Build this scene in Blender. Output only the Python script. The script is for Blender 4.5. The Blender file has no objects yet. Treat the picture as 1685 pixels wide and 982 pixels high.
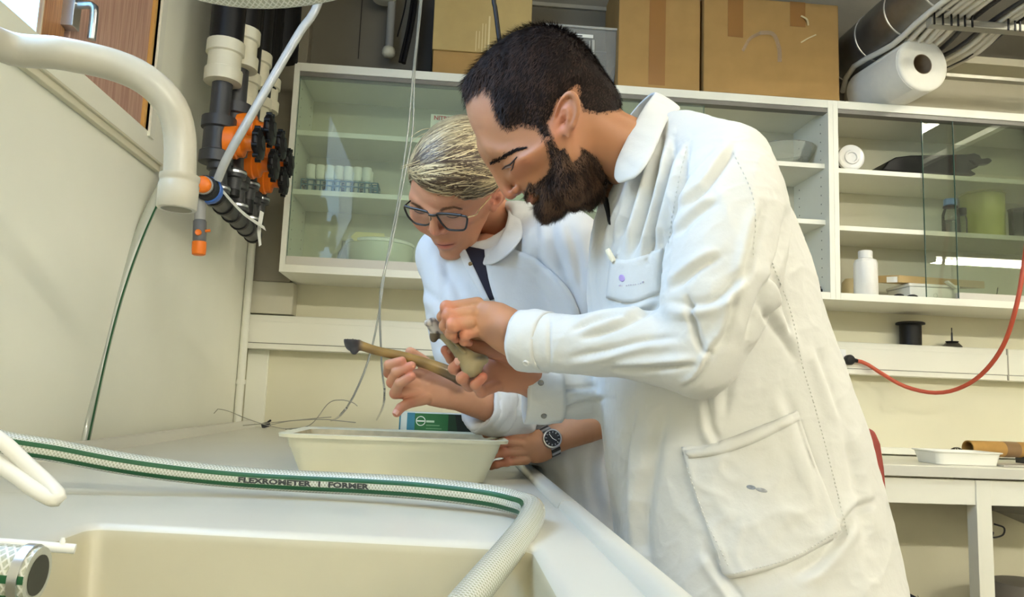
import bpy, bmesh, math, random
import numpy as np
from mathutils import Vector, Matrix
from mathutils.bvhtree import BVHTree

random.seed(7)
rng = np.random.default_rng(7)
scene = bpy.context.scene
COL = scene.collection

# ------------------------------------------------------------------ camera
FOC = 1280.0                     # focal length in pixels of the 1685 x 982 frame
CX, CY = 842.5, 491.0
CAMZ = 1.0
def _basis(vx=735.0, vy=651.0, s=0.049):
    dy = np.array([vx - CX, -(vy - CY), -FOC]); dy /= np.linalg.norm(dy)
    t = -(dy[0] - s * dy[1]) / dy[2]
    dx = np.array([1, -s, t]); dx /= np.linalg.norm(dx)
    return np.array([dx, dy, np.cross(dx, dy)])
CAMR = _basis()
cam_data = bpy.data.cameras.new('camera')
cam = bpy.data.objects.new('camera', cam_data)
COL.objects.link(cam)
cam_data.sensor_width = 36.0
cam_data.lens = FOC / 1685.0 * 36.0
cam_data.clip_start = 0.02
mw = Matrix([[*CAMR[i], 0] for i in range(3)] + [[0, 0, 0, 1]])
mw.translation = (0, 0, CAMZ)
cam.matrix_world = mw
scene.camera = cam

# ------------------------------------------------------------------ world, exposure
w = bpy.data.worlds.new('world'); scene.world = w
w.use_nodes = True
w.node_tree.nodes['Background'].inputs[0].default_value = (0.75, 0.85, 1.0, 1)
w.node_tree.nodes['Background'].inputs[1].default_value = 0.6
scene.view_settings.view_transform = 'Standard'
scene.view_settings.look = 'None'
scene.view_settings.gamma = 1.0
scene.view_settings.exposure = 1.08

# ------------------------------------------------------------------ room lamps (the tubes of the fixtures give the light, see their builder) and daylight
LAMP = (1.0, 0.955, 0.82)
def area(name, loc, rot, sx, sy, power, col):
    l = bpy.data.lights.new(name, 'AREA'); l.shape = 'RECTANGLE'
    l.size, l.size_y, l.energy, l.color = sx, sy, power, col
    o = bpy.data.objects.new(name, l); COL.objects.link(o)
    o.location = loc; o.rotation_euler = rot
    return o
FIXTURES = [((1.05, 0.9, 2.56), 1.5, 7, 0), ((0.9, -1.7, 2.56), 1.5, 54, 0), ((2.46, 1.5, 2.56), 1.5, 17, 1), ((3.45, -1.7, 2.56), 1.4, 72, 0), ((5.35, -1.7, 2.5), 1.5, 26, 0)]
# daylight entering through the high window in the left wall
area('window_light', (-0.70, 0.75, 2.05), (0, math.radians(-90), 0), 0.85, 1.3, 10, (0.52, 0.68, 1.0))

# ------------------------------------------------------------------ pixel -> world at a true depth
def ray(px, py):
    return CAMR @ np.array([px - CX, -(py - CY), -FOC])
def P(px, py, Y=None, X=None, Z=None):
    d = ray(px, py)
    k = Y / d[1] if Y is not None else (X / d[0] if X is not None else (Z - CAMZ) / d[2])
    p = d * k
    return np.array([p[0], p[1], p[2] + CAMZ])
def proj(pts):
    p = np.asarray(pts, float) - np.array([0, 0, CAMZ])
    c = p @ CAMR
    return CX + FOC * c[..., 0] / -c[..., 2], CY - FOC * c[..., 1] / -c[..., 2]

# ------------------------------------------------------------------ materials
def lin(c):
    return tuple(((v / 255.0) / 12.92 if v / 255.0 <= 0.04045 else ((v / 255.0 + 0.055) / 1.055) ** 2.4) for v in c)
_M = {}
def mat(name, col, rough=0.5, metal=0.0, trans=0.0, ior=1.45, var=None, bump=None, emis=None, spec=0.5, coat=0, attr=False, sss=0, alpha=1.0, sheen=0, stretch=(1, 1, 1), col2=None, objc=True):
    """principled material; var=(scale, amount) mottles the colour, bump=(scale, strength, distance)"""
    if name in _M: return _M[name]
    m = bpy.data.materials.new(name); m.use_nodes = True
    nt = m.node_tree; b = nt.nodes['Principled BSDF']; L = nt.links.new
    c = lin(col)
    b.inputs['Base Color'].default_value = (*c, 1)
    b.inputs['Roughness'].default_value = rough
    b.inputs['Metallic'].default_value = metal
    b.inputs['Transmission Weight'].default_value = trans
    b.inputs['IOR'].default_value = ior
    b.inputs['Specular IOR Level'].default_value = spec
    b.inputs['Coat Weight'].default_value = coat
    b.inputs['Coat Roughness'].default_value = 0.08
    b.inputs['Alpha'].default_value = alpha
    b.inputs['Sheen Weight'].default_value = sheen
    if sss:
        b.inputs['Subsurface Weight'].default_value = sss
        b.inputs['Subsurface Radius'].default_value = (1.0, 0.35, 0.2)
        b.inputs['Subsurface Scale'].default_value = 0.006
    if emis:
        b.inputs['Emission Color'].default_value = (*lin(emis[0]), 1)
        b.inputs['Emission Strength'].default_value = emis[1]
    src = None
    if attr:
        a = nt.nodes.new('ShaderNodeAttribute'); a.attribute_name = 'col'; src = a.outputs['Color']
    tc = nt.nodes.new('ShaderNodeTexCoord'); mp = nt.nodes.new('ShaderNodeMapping')
    mp.inputs['Scale'].default_value = stretch
    L(tc.outputs['Object'], mp.inputs[0])
    if var:
        n = nt.nodes.new('ShaderNodeTexNoise'); n.inputs['Scale'].default_value = var[0]; n.inputs['Detail'].default_value = 5
        L(mp.outputs[0], n.inputs['Vector'])
        r = nt.nodes.new('ShaderNodeMapRange'); r.inputs[1].default_value = 0.35; r.inputs[2].default_value = 0.65
        L(n.outputs[0], r.inputs[0])
        mx = nt.nodes.new('ShaderNodeMix'); mx.data_type = 'RGBA'; mx.blend_type = 'MIX'
        L(r.outputs[0], mx.inputs[0])
        if src is None:
            c2 = lin(col2) if col2 else tuple(v * (1 - var[1]) for v in c)
            mx.inputs[6].default_value = (*c, 1); mx.inputs[7].default_value = (*c2, 1)
        else:
            ml = nt.nodes.new('ShaderNodeMix'); ml.data_type = 'RGBA'; ml.blend_type = 'MULTIPLY'
            ml.inputs[0].default_value = 1; L(src, ml.inputs[6]); ml.inputs[7].default_value = (1 - var[1],) * 3 + (1,)
            L(src, mx.inputs[6]); L(ml.outputs[2], mx.inputs[7])
        src = mx.outputs[2]
    if src is not None: L(src, b.inputs['Base Color'])
    if bump:
        n = nt.nodes.new('ShaderNodeTexNoise'); n.inputs['Scale'].default_value = bump[0]; n.inputs['Detail'].default_value = 4 if bump[0] > 50 else 7
        L(mp.outputs[0], n.inputs['Vector'])
        bp = nt.nodes.new('ShaderNodeBump'); bp.inputs['Strength'].default_value = bump[1]
        bp.inputs['Distance'].default_value = bump[2] if len(bump) > 2 else 0.002
        L(n.outputs[0], bp.inputs['Height']); L(bp.outputs[0], b.inputs['Normal'])
    _M[name] = m
    return m
def glass(name, tint, gloss=1.0, rough=0.0, haze=0.0):
    """thin pane: clear transmission, Fresnel mirror reflection and a little haze"""
    if name in _M: return _M[name]
    m = bpy.data.materials.new(name); m.use_nodes = True
    nt = m.node_tree; nt.nodes.remove(nt.nodes['Principled BSDF']); L = nt.links.new
    out = nt.nodes['Material Output']
    t = nt.nodes.new('ShaderNodeBsdfTransparent'); t.inputs[0].default_value = (*lin(tint), 1)
    g = nt.nodes.new('ShaderNodeBsdfGlossy'); g.inputs['Roughness'].default_value = rough
    f = nt.nodes.new('ShaderNodeFresnel'); f.inputs[0].default_value = 1.5
    mu = nt.nodes.new('ShaderNodeMath'); mu.operation = 'MULTIPLY'; mu.inputs[1].default_value = gloss
    L(f.outputs[0], mu.inputs[0])
    base = t.outputs[0]
    if haze:
        d = nt.nodes.new('ShaderNodeBsdfDiffuse'); d.inputs[0].default_value = (*lin(tint), 1)
        m1 = nt.nodes.new('ShaderNodeMixShader'); m1.inputs[0].default_value = haze
        L(base, m1.inputs[1]); L(d.outputs[0], m1.inputs[2]); base = m1.outputs[0]
    ms = nt.nodes.new('ShaderNodeMixShader')
    L(mu.outputs[0], ms.inputs[0]); L(base, ms.inputs[1]); L(g.outputs[0], ms.inputs[2]); L(ms.outputs[0], out.inputs[0])
    _M[name] = m
    return m

# ------------------------------------------------------------------ mesh building
def nrm(v):
    v = np.asarray(v, float); n = np.linalg.norm(v); return v / n if n > 1e-12 else v
def spline(pts, n):
    """Catmull-Rom through pts (rows of any width), n samples evenly spread"""
    p = np.asarray(pts, float)
    if len(p) < 3:
        t = np.linspace(0, 1, n)[:, None]; return p[0] * (1 - t) + p[-1] * t
    q = np.vstack([2 * p[0] - p[1], p, 2 * p[-1] - p[-2]])
    d = np.linalg.norm(np.diff(p[:, :3], axis=0), axis=1); s = np.concatenate([[0], np.cumsum(d)])
    u = np.linspace(0, s[-1], n); i = np.clip(np.searchsorted(s, u, side='right') - 1, 0, len(p) - 2)
    t = ((u - s[i]) / np.maximum(d[i], 1e-9))[:, None]
    a, b, c, e = q[i], q[i + 1], q[i + 2], q[i + 3]
    return 0.5 * (2 * b + (c - a) * t + (2 * a - 5 * b + 4 * c - e) * t ** 2 + (3 * b - a - 3 * c + e) * t ** 3)
def frames(path, up=(0, 0, 1)):
    path = np.asarray(path, float); T = np.gradient(path, axis=0)
    T /= np.maximum(np.linalg.norm(T, axis=1), 1e-9)[:, None]
    N = np.zeros_like(T); u = np.asarray(up, float)
    if abs(np.dot(u, T[0])) > 0.95: u = np.array([0.3, 1, 0.2])
    n = nrm(u - np.dot(u, T[0]) * T[0])
    for i in range(len(T)):
        n = nrm(n - np.dot(n, T[i]) * T[i]); N[i] = n
    return T, N, np.cross(T, N)
class MB:
    def __init__(s): s.v = []; s.f = []; s.uv = {}
    def add(s, v, f):
        o = len(s.v); s.v += [tuple(map(float, a)) for a in v]; s.f += [tuple(i + o for i in a) for a in f]; return s
    def box(s, a, b):
        (x0, y0, z0), (x1, y1, z1) = np.minimum(a, b), np.maximum(a, b)
        return s.add([(x0, y0, z0), (x1, y0, z0), (x1, y1, z0), (x0, y1, z0), (x0, y0, z1), (x1, y0, z1), (x1, y1, z1), (x0, y1, z1)],
                     [(0, 3, 2, 1), (4, 5, 6, 7), (0, 1, 5, 4), (1, 2, 6, 5), (2, 3, 7, 6), (3, 0, 4, 7)])
    def hexa(s, bot, top):
        return s.add(list(bot) + list(top), [(3, 2, 1, 0), (4, 5, 6, 7), (0, 1, 5, 4), (1, 2, 6, 5), (2, 3, 7, 6), (3, 0, 4, 7)])
    def obox(s, c, ax, ay, az):
        c, ax, ay, az = map(lambda q: np.asarray(q, float), (c, ax, ay, az))
        return s.hexa([c - ax - ay - az, c + ax - ay - az, c + ax + ay - az, c - ax + ay - az], [c - ax - ay + az, c + ax - ay + az, c + ax + ay + az, c - ax + ay + az])
    def tube(s, path, r, n=12, caps=True, up=(0, 0, 1), uv=False):
        path = np.asarray(path, float); k = len(path); r = np.broadcast_to(np.asarray(r, float), (k,))
        T, N, B = frames(path, up); o = len(s.v)
        a = np.linspace(0, 2 * np.pi, n, endpoint=False)
        V = path[:, None] + r[:, None, None] * (np.cos(a)[None, :, None] * N[:, None] + np.sin(a)[None, :, None] * B[:, None])
        L = np.concatenate([[0], np.cumsum(np.linalg.norm(np.diff(path, axis=0), axis=1))])
        s.v += [tuple(q) for q in V.reshape(-1, 3)]
        for i in range(k - 1):
            for j in range(n):
                j2 = (j + 1) % n
                s.f.append((o + i * n + j, o + i * n + j2, o + (i + 1) * n + j2, o + (i + 1) * n + j))
                if uv: s.uv[len(s.f) - 1] = [(j / n, L[i]), ((j + 1) / n, L[i]), ((j + 1) / n, L[i + 1]), (j / n, L[i + 1])]
        if caps:
            s.f.append(tuple(o + j for j in reversed(range(n)))); s.f.append(tuple(o + (k - 1) * n + j for j in range(n)))
        return s
    def cyl(s, a, b, r0, r1=None, n=20, caps=True):
        return s.tube([a, b], [r0, r0 if r1 is None else r1], n, caps)
    def lathe(s, base, axis, prof, n=24):
        """prof: list of (radius, height along axis)"""
        base = np.asarray(base, float); ax = nrm(axis)
        u = nrm(np.cross(ax, (0.31, 0.9, 0.17))); v = np.cross(ax, u); o = len(s.v)
        a = np.linspace(0, 2 * np.pi, n, endpoint=False)
        for r, h in prof:
            s.v += [tuple(base + ax * h + r * (math.cos(t) * u + math.sin(t) * v)) for t in a]
        for i in range(len(prof) - 1):
            for j in range(n):
                j2 = (j + 1) % n
                s.f.append((o + i * n + j, o + i * n + j2, o + (i + 1) * n + j2, o + (i + 1) * n + j))
        ring = tuple(prof[0]) == tuple(prof[-1])
        if prof[0][0] > 1e-6 and not ring: s.f.append(tuple(o + j for j in reversed(range(n))))
        if prof[-1][0] > 1e-6 and not ring: s.f.append(tuple(o + (len(prof) - 1) * n + j for j in range(n)))
        return s
    def ribbon(s, path, wid, nor, th=0.0015):
        """flat strip along path, wide along 'nor x tangent'"""
        path = np.asarray(path, float); T = np.gradient(path, axis=0); k = len(path)
        nor = np.broadcast_to(np.asarray(nor, float), path.shape); o = len(s.v)
        for i in range(k):
            t = nrm(T[i]); n = nrm(nor[i] - np.dot(nor[i], t) * t); b = np.cross(n, t); wd = wid[i] if hasattr(wid, '__len__') else wid
            for q, e in ((-1, -1), (1, -1), (1, 1), (-1, 1)): s.v.append(tuple(path[i] + b * q * wd / 2 + n * e * th / 2))
        for i in range(k - 1):
            for j in range(4):
                j2 = (j + 1) % 4
                s.f.append((o + i * 4 + j, o + i * 4 + j2, o + i * 4 + 4 + j2, o + i * 4 + 4 + j))
        s.f.append((o + 3, o + 2, o + 1, o)); e = o + (k - 1) * 4; s.f.append((e, e + 1, e + 2, e + 3))
        return s
    def prism(s, poly, d):
        """closed 3-D polygon extruded by vector d"""
        poly = [np.asarray(q, float) for q in poly]; n = len(poly); d = np.asarray(d, float); o = len(s.v)
        s.v += [tuple(q) for q in poly] + [tuple(q + d) for q in poly]
        s.f.append(tuple(o + i for i in reversed(range(n)))); s.f.append(tuple(o + n + i for i in range(n)))
        for i in range(n):
            j = (i + 1) % n; s.f.append((o + i, o + j, o + n + j, o + n + i))
        return s
WORLD = {}
def _link(o, parent):
    COL.objects.link(o)
    if parent is not None: o.parent = parent
def obj(name, mb, m, parent=None, smooth=False, bevel=0.0, seg=2, fix=False, sub=0, solid=0.0, kind=None, label=None):
    """link one mesh object; vertices are given in world space"""
    off = np.array(WORLD.get(parent.name, (0, 0, 0))) if parent is not None else np.zeros(3)
    me = bpy.data.meshes.new(name)
    v = np.asarray(mb.v, float) - off
    me.from_pydata(v.tolist(), [], mb.f)
    if mb.uv:
        ul = me.uv_layers.new(name='uv')
        for p in me.polygons:
            q = mb.uv.get(p.index)
            if q:
                for li, c in zip(p.loop_indices, q): ul.data[li].uv = c
    if fix:
        bm = bmesh.new(); bm.from_mesh(me); bmesh.ops.recalc_face_normals(bm, faces=bm.faces); bm.to_mesh(me); bm.free()
    if smooth: me.polygons.foreach_set('use_smooth', [True] * len(me.polygons))
    for q in (m if isinstance(m, (list, tuple)) else [m]): me.materials.append(q)
    o = bpy.data.objects.new(name, me); _link(o, parent)
    WORLD[o.name] = tuple(off)
    if solid:
        s = o.modifiers.new('solid', 'SOLIDIFY'); s.thickness = solid; s.offset = 0
    if bevel:
        b = o.modifiers.new('bevel', 'BEVEL'); b.width = bevel; b.segments = seg; b.limit_method = 'ANGLE'; b.angle_limit = math.radians(40)
        me.polygons.foreach_set('use_smooth', [True] * len(me.polygons)); b.harden_normals = True
    elif smooth:
        try:
            me.set_sharp_from_angle(angle=math.radians(50))
        except Exception: pass
    if sub:
        s = o.modifiers.new('sub', 'SUBSURF'); s.levels = s.render_levels = sub
    if kind: o['kind'] = kind
    if label: o['label'] = label
    return o
def tag(o, label, cat, group=None, kind=None):
    if label: o['label'] = label
    if cat: o['category'] = cat
    if group: o['group'] = group
    if kind: o['kind'] = kind
    return o
def thing(name, loc, label, cat, group=None):
    o = bpy.data.objects.new(name, None); COL.objects.link(o)
    o.empty_display_size = 0.05
    o.location = tuple(map(float, loc)); WORLD[o.name] = tuple(map(float, loc))
    return tag(o, label, cat, group)
def struct(name, mb, m, **k):
    return obj(name, mb, m, kind='structure', **k)
def text_mb(body, size, origin, xdir, ydir, bold=0.0, align='LEFT'):
    """flat lettering as a mesh lying in the plane of xdir, ydir"""
    cu = bpy.data.curves.new('t', 'FONT'); cu.body = body; cu.size = size; cu.align_x = align; cu.offset = bold; cu.resolution_u = 2
    o = bpy.data.objects.new('t', cu); COL.objects.link(o)
    dg = bpy.context.evaluated_depsgraph_get(); me = bpy.data.meshes.new_from_object(o.evaluated_get(dg))
    mb = MB(); x, y = nrm(xdir), nrm(ydir)
    mb.add([np.asarray(origin) + x * q.co.x + y * q.co.y for q in me.vertices], [tuple(p.vertices) for p in me.polygons])
    bpy.data.objects.remove(o); bpy.data.curves.remove(cu); bpy.data.meshes.remove(me)
    return mb
# ------------------------------------------------------------------ the room
XW = -0.745      # left wall plane
YW = 2.95        # back wall plane
YC = 2.65        # cabinet fronts
H = 2.85         # ceiling
m_wall = mat('wall_paint', (243, 242, 226), 0.55, var=(3, 0.04), bump=(60, 0.08, 0.001))
m_wallup = mat('wall_panel_shaded', (116, 110, 96), 0.6, var=(4, 0.08))
m_ceil = mat('ceiling_grey', (120, 114, 104), 0.8, var=(5, 0.15))
m_floor = mat('floor_vinyl', (96, 88, 76), 0.5, var=(8, 0.1))
m_white = mat('white_laminate', (236, 235, 221), 0.38, var=(6, 0.03))
m_white2 = mat('white_board', (202, 199, 178), 0.5, var=(6, 0.04))
m_trunk = mat('trunking_plastic', (236, 234, 219), 0.4)
m_wood = mat('window_wood', (186, 136, 88), 0.45, var=(9, 0.3), stretch=(30, 30, 1.2), col2=(146, 92, 52), bump=(30, 0.1, 0.0005))
m_wood2 = mat('window_wood_panel', (200, 164, 146), 0.5, var=(8, 0.25), stretch=(26, 26, 1.0), col2=(172, 132, 116))
m_woodedge = mat('window_wood_edge', (214, 166, 96), 0.45)
m_pane = mat('bright_sky_pane', (200, 225, 255), 0.3, emis=((130, 205, 255), 1.6), var=(90, 0.3))
m_steel = mat('brushed_steel', (200, 202, 205), 0.28, 1.0)
WY0, WY1, WZ0, WZ1 = 0.15, 1.868, 1.602, 2.45
wl = MB()
wl.box((XW - 0.12, -3.2, 0), (XW, YW, WZ0)); wl.box((XW - 0.12, -3.2, WZ1), (XW, YW, H))
wl.box((XW - 0.12, -3.2, WZ0), (XW, WY0, WZ1)); wl.box((XW - 0.12, WY1, WZ0), (XW, YW, WZ1))
struct('wall_left', wl, m_wall)
struct('wall_back', MB().box((XW - 0.12, YW, 0), (6.6, YW + 0.12, H)), mat('wall_paint_back', (226, 221, 194), 0.55, var=(3, 0.05), bump=(60, 0.08, 0.001)))
struct('wall_right', MB().box((6.5, -3.2, 0), (6.62, YW, H)), m_wall)
struct('wall_front', MB().box((XW - 0.12, -3.3, 0), (6.6, -3.2, H)), m_wall)
struct('floor', MB().box((XW - 0.12, -3.3, -0.1), (6.6, YW + 0.1, 0)), m_floor)
struct('ceiling', MB().box((XW - 0.12, -3.3, H), (6.6, YW + 0.1, H + 0.1)), m_ceil)
TOPZ0 = CAMZ + 0.4285 * YC + 0.002
# panelling above the wall cabinets, shade put into its colour; column in the corner
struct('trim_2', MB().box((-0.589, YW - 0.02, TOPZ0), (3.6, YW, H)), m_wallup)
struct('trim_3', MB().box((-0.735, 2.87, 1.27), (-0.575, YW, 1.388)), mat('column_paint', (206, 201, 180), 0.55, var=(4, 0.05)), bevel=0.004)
struct('trim_13', MB().box((-0.735, 2.872, 1.388), (-0.59, YW, H)), mat('column_paint_shaded', (146, 138, 120), 0.55, var=(4, 0.06)), bevel=0.004)  # upper column lies in shadow, painted as a darker copy of the column paint
# window in the left wall
win = struct('window_1', MB().box((XW - 0.10, WY0, WZ0), (XW - 0.02, 0.22, WZ1)).box((XW - 0.1, 1.405, WZ0), (XW - 0.018, 1.482, WZ1)).box((XW - 0.1, 0.22, WZ1 - 0.08), (XW - 0.02, 1.405, WZ1)).box((XW - 0.1, 0.22, WZ0), (XW - 0.03, 1.405, WZ0 + 0.004)), m_wood, bevel=0.003)
obj('pane', MB().box((XW - 0.034, 0.22, WZ0 + 0.004), (XW - 0.028, 1.405, WZ1 - 0.08)), m_pane, win)
obj('panel', MB().box((XW - 0.10, 1.490, WZ0), (XW - 0.012, 1.853, WZ1)), m_wood2, win, bevel=0.002)
obj('edge_strip', MB().box((XW - 0.1, 1.854, WZ0), (XW - 0.006, 1.868, WZ1)), m_woodedge, win)
hp = P(125, 12, X=XW); hb = P(122, 66, X=XW)
hd = MB().box((XW - 0.02, hp[1] - 0.014, hb[2] + 0.02), (XW + 0.004, hp[1] + 0.014, hp[2] + 0.03))
hd.tube(spline([(XW, hp[1], hp[2] + 0.005), (XW + 0.03, hp[1], hp[2] + 0.005), (XW + 0.035, hp[1], hp[2] - 0.015), (XW + 0.035, hp[1], hb[2])], 12), 0.008, 10)
obj('handle', hd, m_steel, win, smooth=True, bevel=0.001)
struct('trim_4', MB().box((XW - 0.01, WY1, WZ0 - 0.012), (XW + 0.006, WY1 + 0.03, WZ1)), m_white)
# slim ledge below the window
la, lb = P(30, 103, X=XW), P(254, 279, X=XW)
led = MB().box((XW, 0.4, la[2] - 0.009), (XW + 0.014, lb[1], la[2] + 0.009)).box((XW, 0.4, la[2] + 0.006), (XW + 0.02, lb[1], la[2] + 0.012))
struct('trim_1', led, mat('ledge_paint', (214, 208, 182), 0.5), bevel=0.002)

# ------------------------------------------------------------------ ceiling fixtures
m_fix = mat('fixture_white', (232, 230, 220), 0.4)
for i, ((fx, fy, fz), fl, pw, along) in enumerate(FIXTURES):
    t = thing('ceiling_lamp', (fx, fy, fz), None, 'lamp', 'fluorescent fixtures hung along the ceiling')
    t['label'] = ['white fluorescent fixture hung above the drain board and the two people', 'white fluorescent fixture behind the camera above the sink', 'white fluorescent fixture running lengthwise over the room before the glass cabinets', 'white fluorescent fixture in the middle of the room behind', 'white fluorescent fixture by the far corner of the room'][i]
    def fb(mb, u0, v0, z0, u1, v1, z1):
        return mb.box((fx + v0, fy + u0, z0), (fx + v1, fy + u1, z1)) if along else mb.box((fx + u0, fy + v0, z0), (fx + u1, fy + v1, z1))
    m_tube = mat('lamp_tube_%d' % i, (255, 255, 255), 0.3, emis=((255, 250, 233), pw * 1.15))
    fp = lambda u, v, z: (fx + v, fy + u, z) if along else (fx + u, fy + v, z)
    obj('housing', fb(MB(), -fl / 2 - 0.03, -0.1, fz, fl / 2 + 0.03, 0.1, fz + 0.05), m_fix, t, bevel=0.006)
    for s in (-0.045, 0.045):
        obj('tube', MB().cyl(fp(-fl / 2, s, fz - 0.03), fp(fl / 2, s, fz - 0.03), 0.016, n=12), m_tube, t, smooth=True)
    for s in (-1, 1):
        obj('hanger', MB().cyl(fp(s * fl * 0.35, 0, fz + 0.05), fp(s * fl * 0.35, 0, H), 0.006, n=8), m_steel, t)
        obj('tube_holder', fb(MB(), s * (fl / 2 + 0.015) - 0.012, -0.08, fz - 0.05, s * (fl / 2 + 0.015) + 0.012, 0.08, fz), m_fix, t)
struct('trim_7', MB().box((2.88, -3.0, 2.54), (2.92, 2.3, 2.57)), m_fix)

# ------------------------------------------------------------------ wall cabinets
TOPZ, BOTZ = CAMZ + 0.4285 * YC, CAMZ + 0.1485 * YC
XA, XB, XC = -0.585, 1.366, 3.05
m_glass = glass('green_tinted_glass', (244, 250, 243), 0.35, 0.0, 0.08)
m_glass2 = glass('clear_cabinet_glass', (246, 249, 245), 1.0, 0.0, 0.015)
m_gedge = mat('glass_edge', (70, 100, 86), 0.2)
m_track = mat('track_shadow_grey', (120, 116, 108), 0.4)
m_tracklow = mat('lower_track', (206, 202, 190), 0.4)
sh1 = P(1300, 275, Y=YC + 0.03)[2]; sh2 = P(1320, 371, Y=YC + 0.03)[2]
sl1 = P(560, 222, Y=YC + 0.03)[2]; sl2 = P(560, 319, Y=YC + 0.03)[2]
def cabinet(x0, x1, label, name='wall_cabinet'):
    t = thing(name, ((x0 + x1) / 2, YC, BOTZ), label, 'cabinet', 'white wall cabinets with glass sliding doors')
    T = 0.019
    obj('side_panel', MB().box((x0, YC, BOTZ), (x0 + T, YW, TOPZ)), m_white, t, bevel=0.001)
    obj('side_panel', MB().box((x1 - T, YC, BOTZ), (x1, YW, TOPZ)), m_white, t, bevel=0.001)
    obj('top_panel', MB().box((x0 + T, YC, TOPZ - 0.03), (x1 - T, YW, TOPZ)), m_white, t, bevel=0.001)
    obj('bottom_panel', MB().box((x0 + T, YC, BOTZ), (x1 - T, YW, BOTZ + 0.026)), m_white, t, bevel=0.001)
    obj('back_panel', MB().box((x0 + T, YW - 0.012, BOTZ + 0.026), (x1 - T, YW - 0.004, TOPZ - 0.03)), m_white2, t)
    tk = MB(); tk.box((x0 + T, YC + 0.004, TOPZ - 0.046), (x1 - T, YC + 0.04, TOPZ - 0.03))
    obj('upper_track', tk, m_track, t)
    for z in ((sl1, sl2) if x0 < 0 else (sh1, sh2)):
        obj('shelf', MB().box((x0 + T, YC + 0.03, z - 0.009), (x1 - T, YW - 0.012, z + 0.009)), m_white, t, bevel=0.001)
    # shelf-pin holes along the side panels
    for sx, xx in ((1, x0 + T), (-1, x1 - T)):
        pm = MB()
        for yy in (YC + 0.06, YW - 0.06):
            for k in range(18):
                z = BOTZ + 0.09 + k * 0.034
                if z < TOPZ - 0.06: pm.cyl((xx - 0.001 * sx, yy, z), (xx + 0.0008 * sx, yy, z), 0.0028, n=6)
        obj('pin_holes', pm, m_track, t, kind='stuff')
    return t
cabL = cabinet(XA, XB, 'long white wall cabinet with green-tinted sliding glass behind the two people')
cabR = cabinet(XB, XC, 'white wall cabinet at the far end with clear sliding glass half open')
def pane(par, x0, x1, y, m, nm='glass_door', zt=None):
    p = obj(nm, MB().box((x0, y, BOTZ + 0.03), (x1, y + 0.004, TOPZ - 0.036)), m, par)
    for x in (x0, x1 - 0.0015): obj('pane_edge', MB().box((x, y - 0.0006, BOTZ + 0.03), (x + 0.0015, y + 0.0046, TOPZ - 0.036)), m_gedge, p)
    return p
gx = lambda px, py: P(px, py, Y=YC + 0.01)[0]
pane(cabL, XA + 0.02, gx(870, 300), YC + 0.008, m_glass)
pane(cabL, gx(790, 300), gx(1160, 250), YC + 0.022, m_glass)
pane(cabR, gx(1572, 350), XC - 0.02, YC + 0.008, m_glass2)
pane(cabR, gx(1524, 350), gx(1524, 350) + 0.85, YC + 0.022, m_glass2)
obj('lower_track', MB().box((XA + 0.02, YC + 0.003, BOTZ + 0.026), (gx(1160, 400), YC + 0.03, BOTZ + 0.056)), m_tracklow, cabL, bevel=0.001)
obj('lower_track', MB().box((gx(1577, 485), YC + 0.003, BOTZ + 0.026), (XC - 0.02, YC + 0.03, BOTZ + 0.05)), m_tracklow, cabR, bevel=0.001)

# ------------------------------------------------------------------ cable trunking along the back wall
YT = 2.87
tz1, tz0 = CAMZ + 0.0925 * YT, CAMZ + 0.0495 * YT
tx0 = XW + 0.012
tr = thing('cable_trunking', (1, YT, tz0), 'long cream cable trunking along the back wall under the cabinets', 'trunking')
obj('body', MB().box((tx0, YT, tz0), (3.4, YW, tz1)), m_trunk, tr, bevel=0.003)
obj('lid', MB().box((tx0 + 0.005, YT - 0.004, tz0 + 0.022), (3.4, YT, tz1 - 0.024)), m_trunk, tr, bevel=0.0015)
for a, b in ((tz1 - 0.026, tz1 - 0.024), (tz0 + 0.020, tz0 + 0.022)):
    obj('seam', MB().box((tx0 + 0.004, YT - 0.0012, a), (3.4, YT, b)), m_track, tr)
obj('end_cap', MB().box((tx0 - 0.003, YT - 0.002, tz0), (tx0, YW, tz1)), mat('dark_gap', (60, 56, 50), 0.7), tr)
obj('joint', MB().box((P(1656, 590, Y=YT)[0], YT - 0.0052, tz0 + 0.001), (P(1658, 590, Y=YT)[0], YT, tz1)), mat('joint_line', (168, 164, 148), 0.5), tr)
sk = P(1380, 590, Y=YT - 0.004)
so = MB().box((sk[0] - 0.05, YT - 0.009, sk[2] - 0.036), (sk[0] + 0.028, YT - 0.003, sk[2] + 0.036))
obj('socket_plate', so, mat('socket_white', (240, 240, 236), 0.3), tr, bevel=0.002)
struct('trim_5', MB().box((-0.735, YW - 0.018, 0.80), (-0.66, YW, tz0)), m_wall, bevel=0.003)
struct('trim_6', MB().box((1.2, YW - 0.03, 0.843), (3.4, YW, 0.868)), m_white, bevel=0.002)

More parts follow.
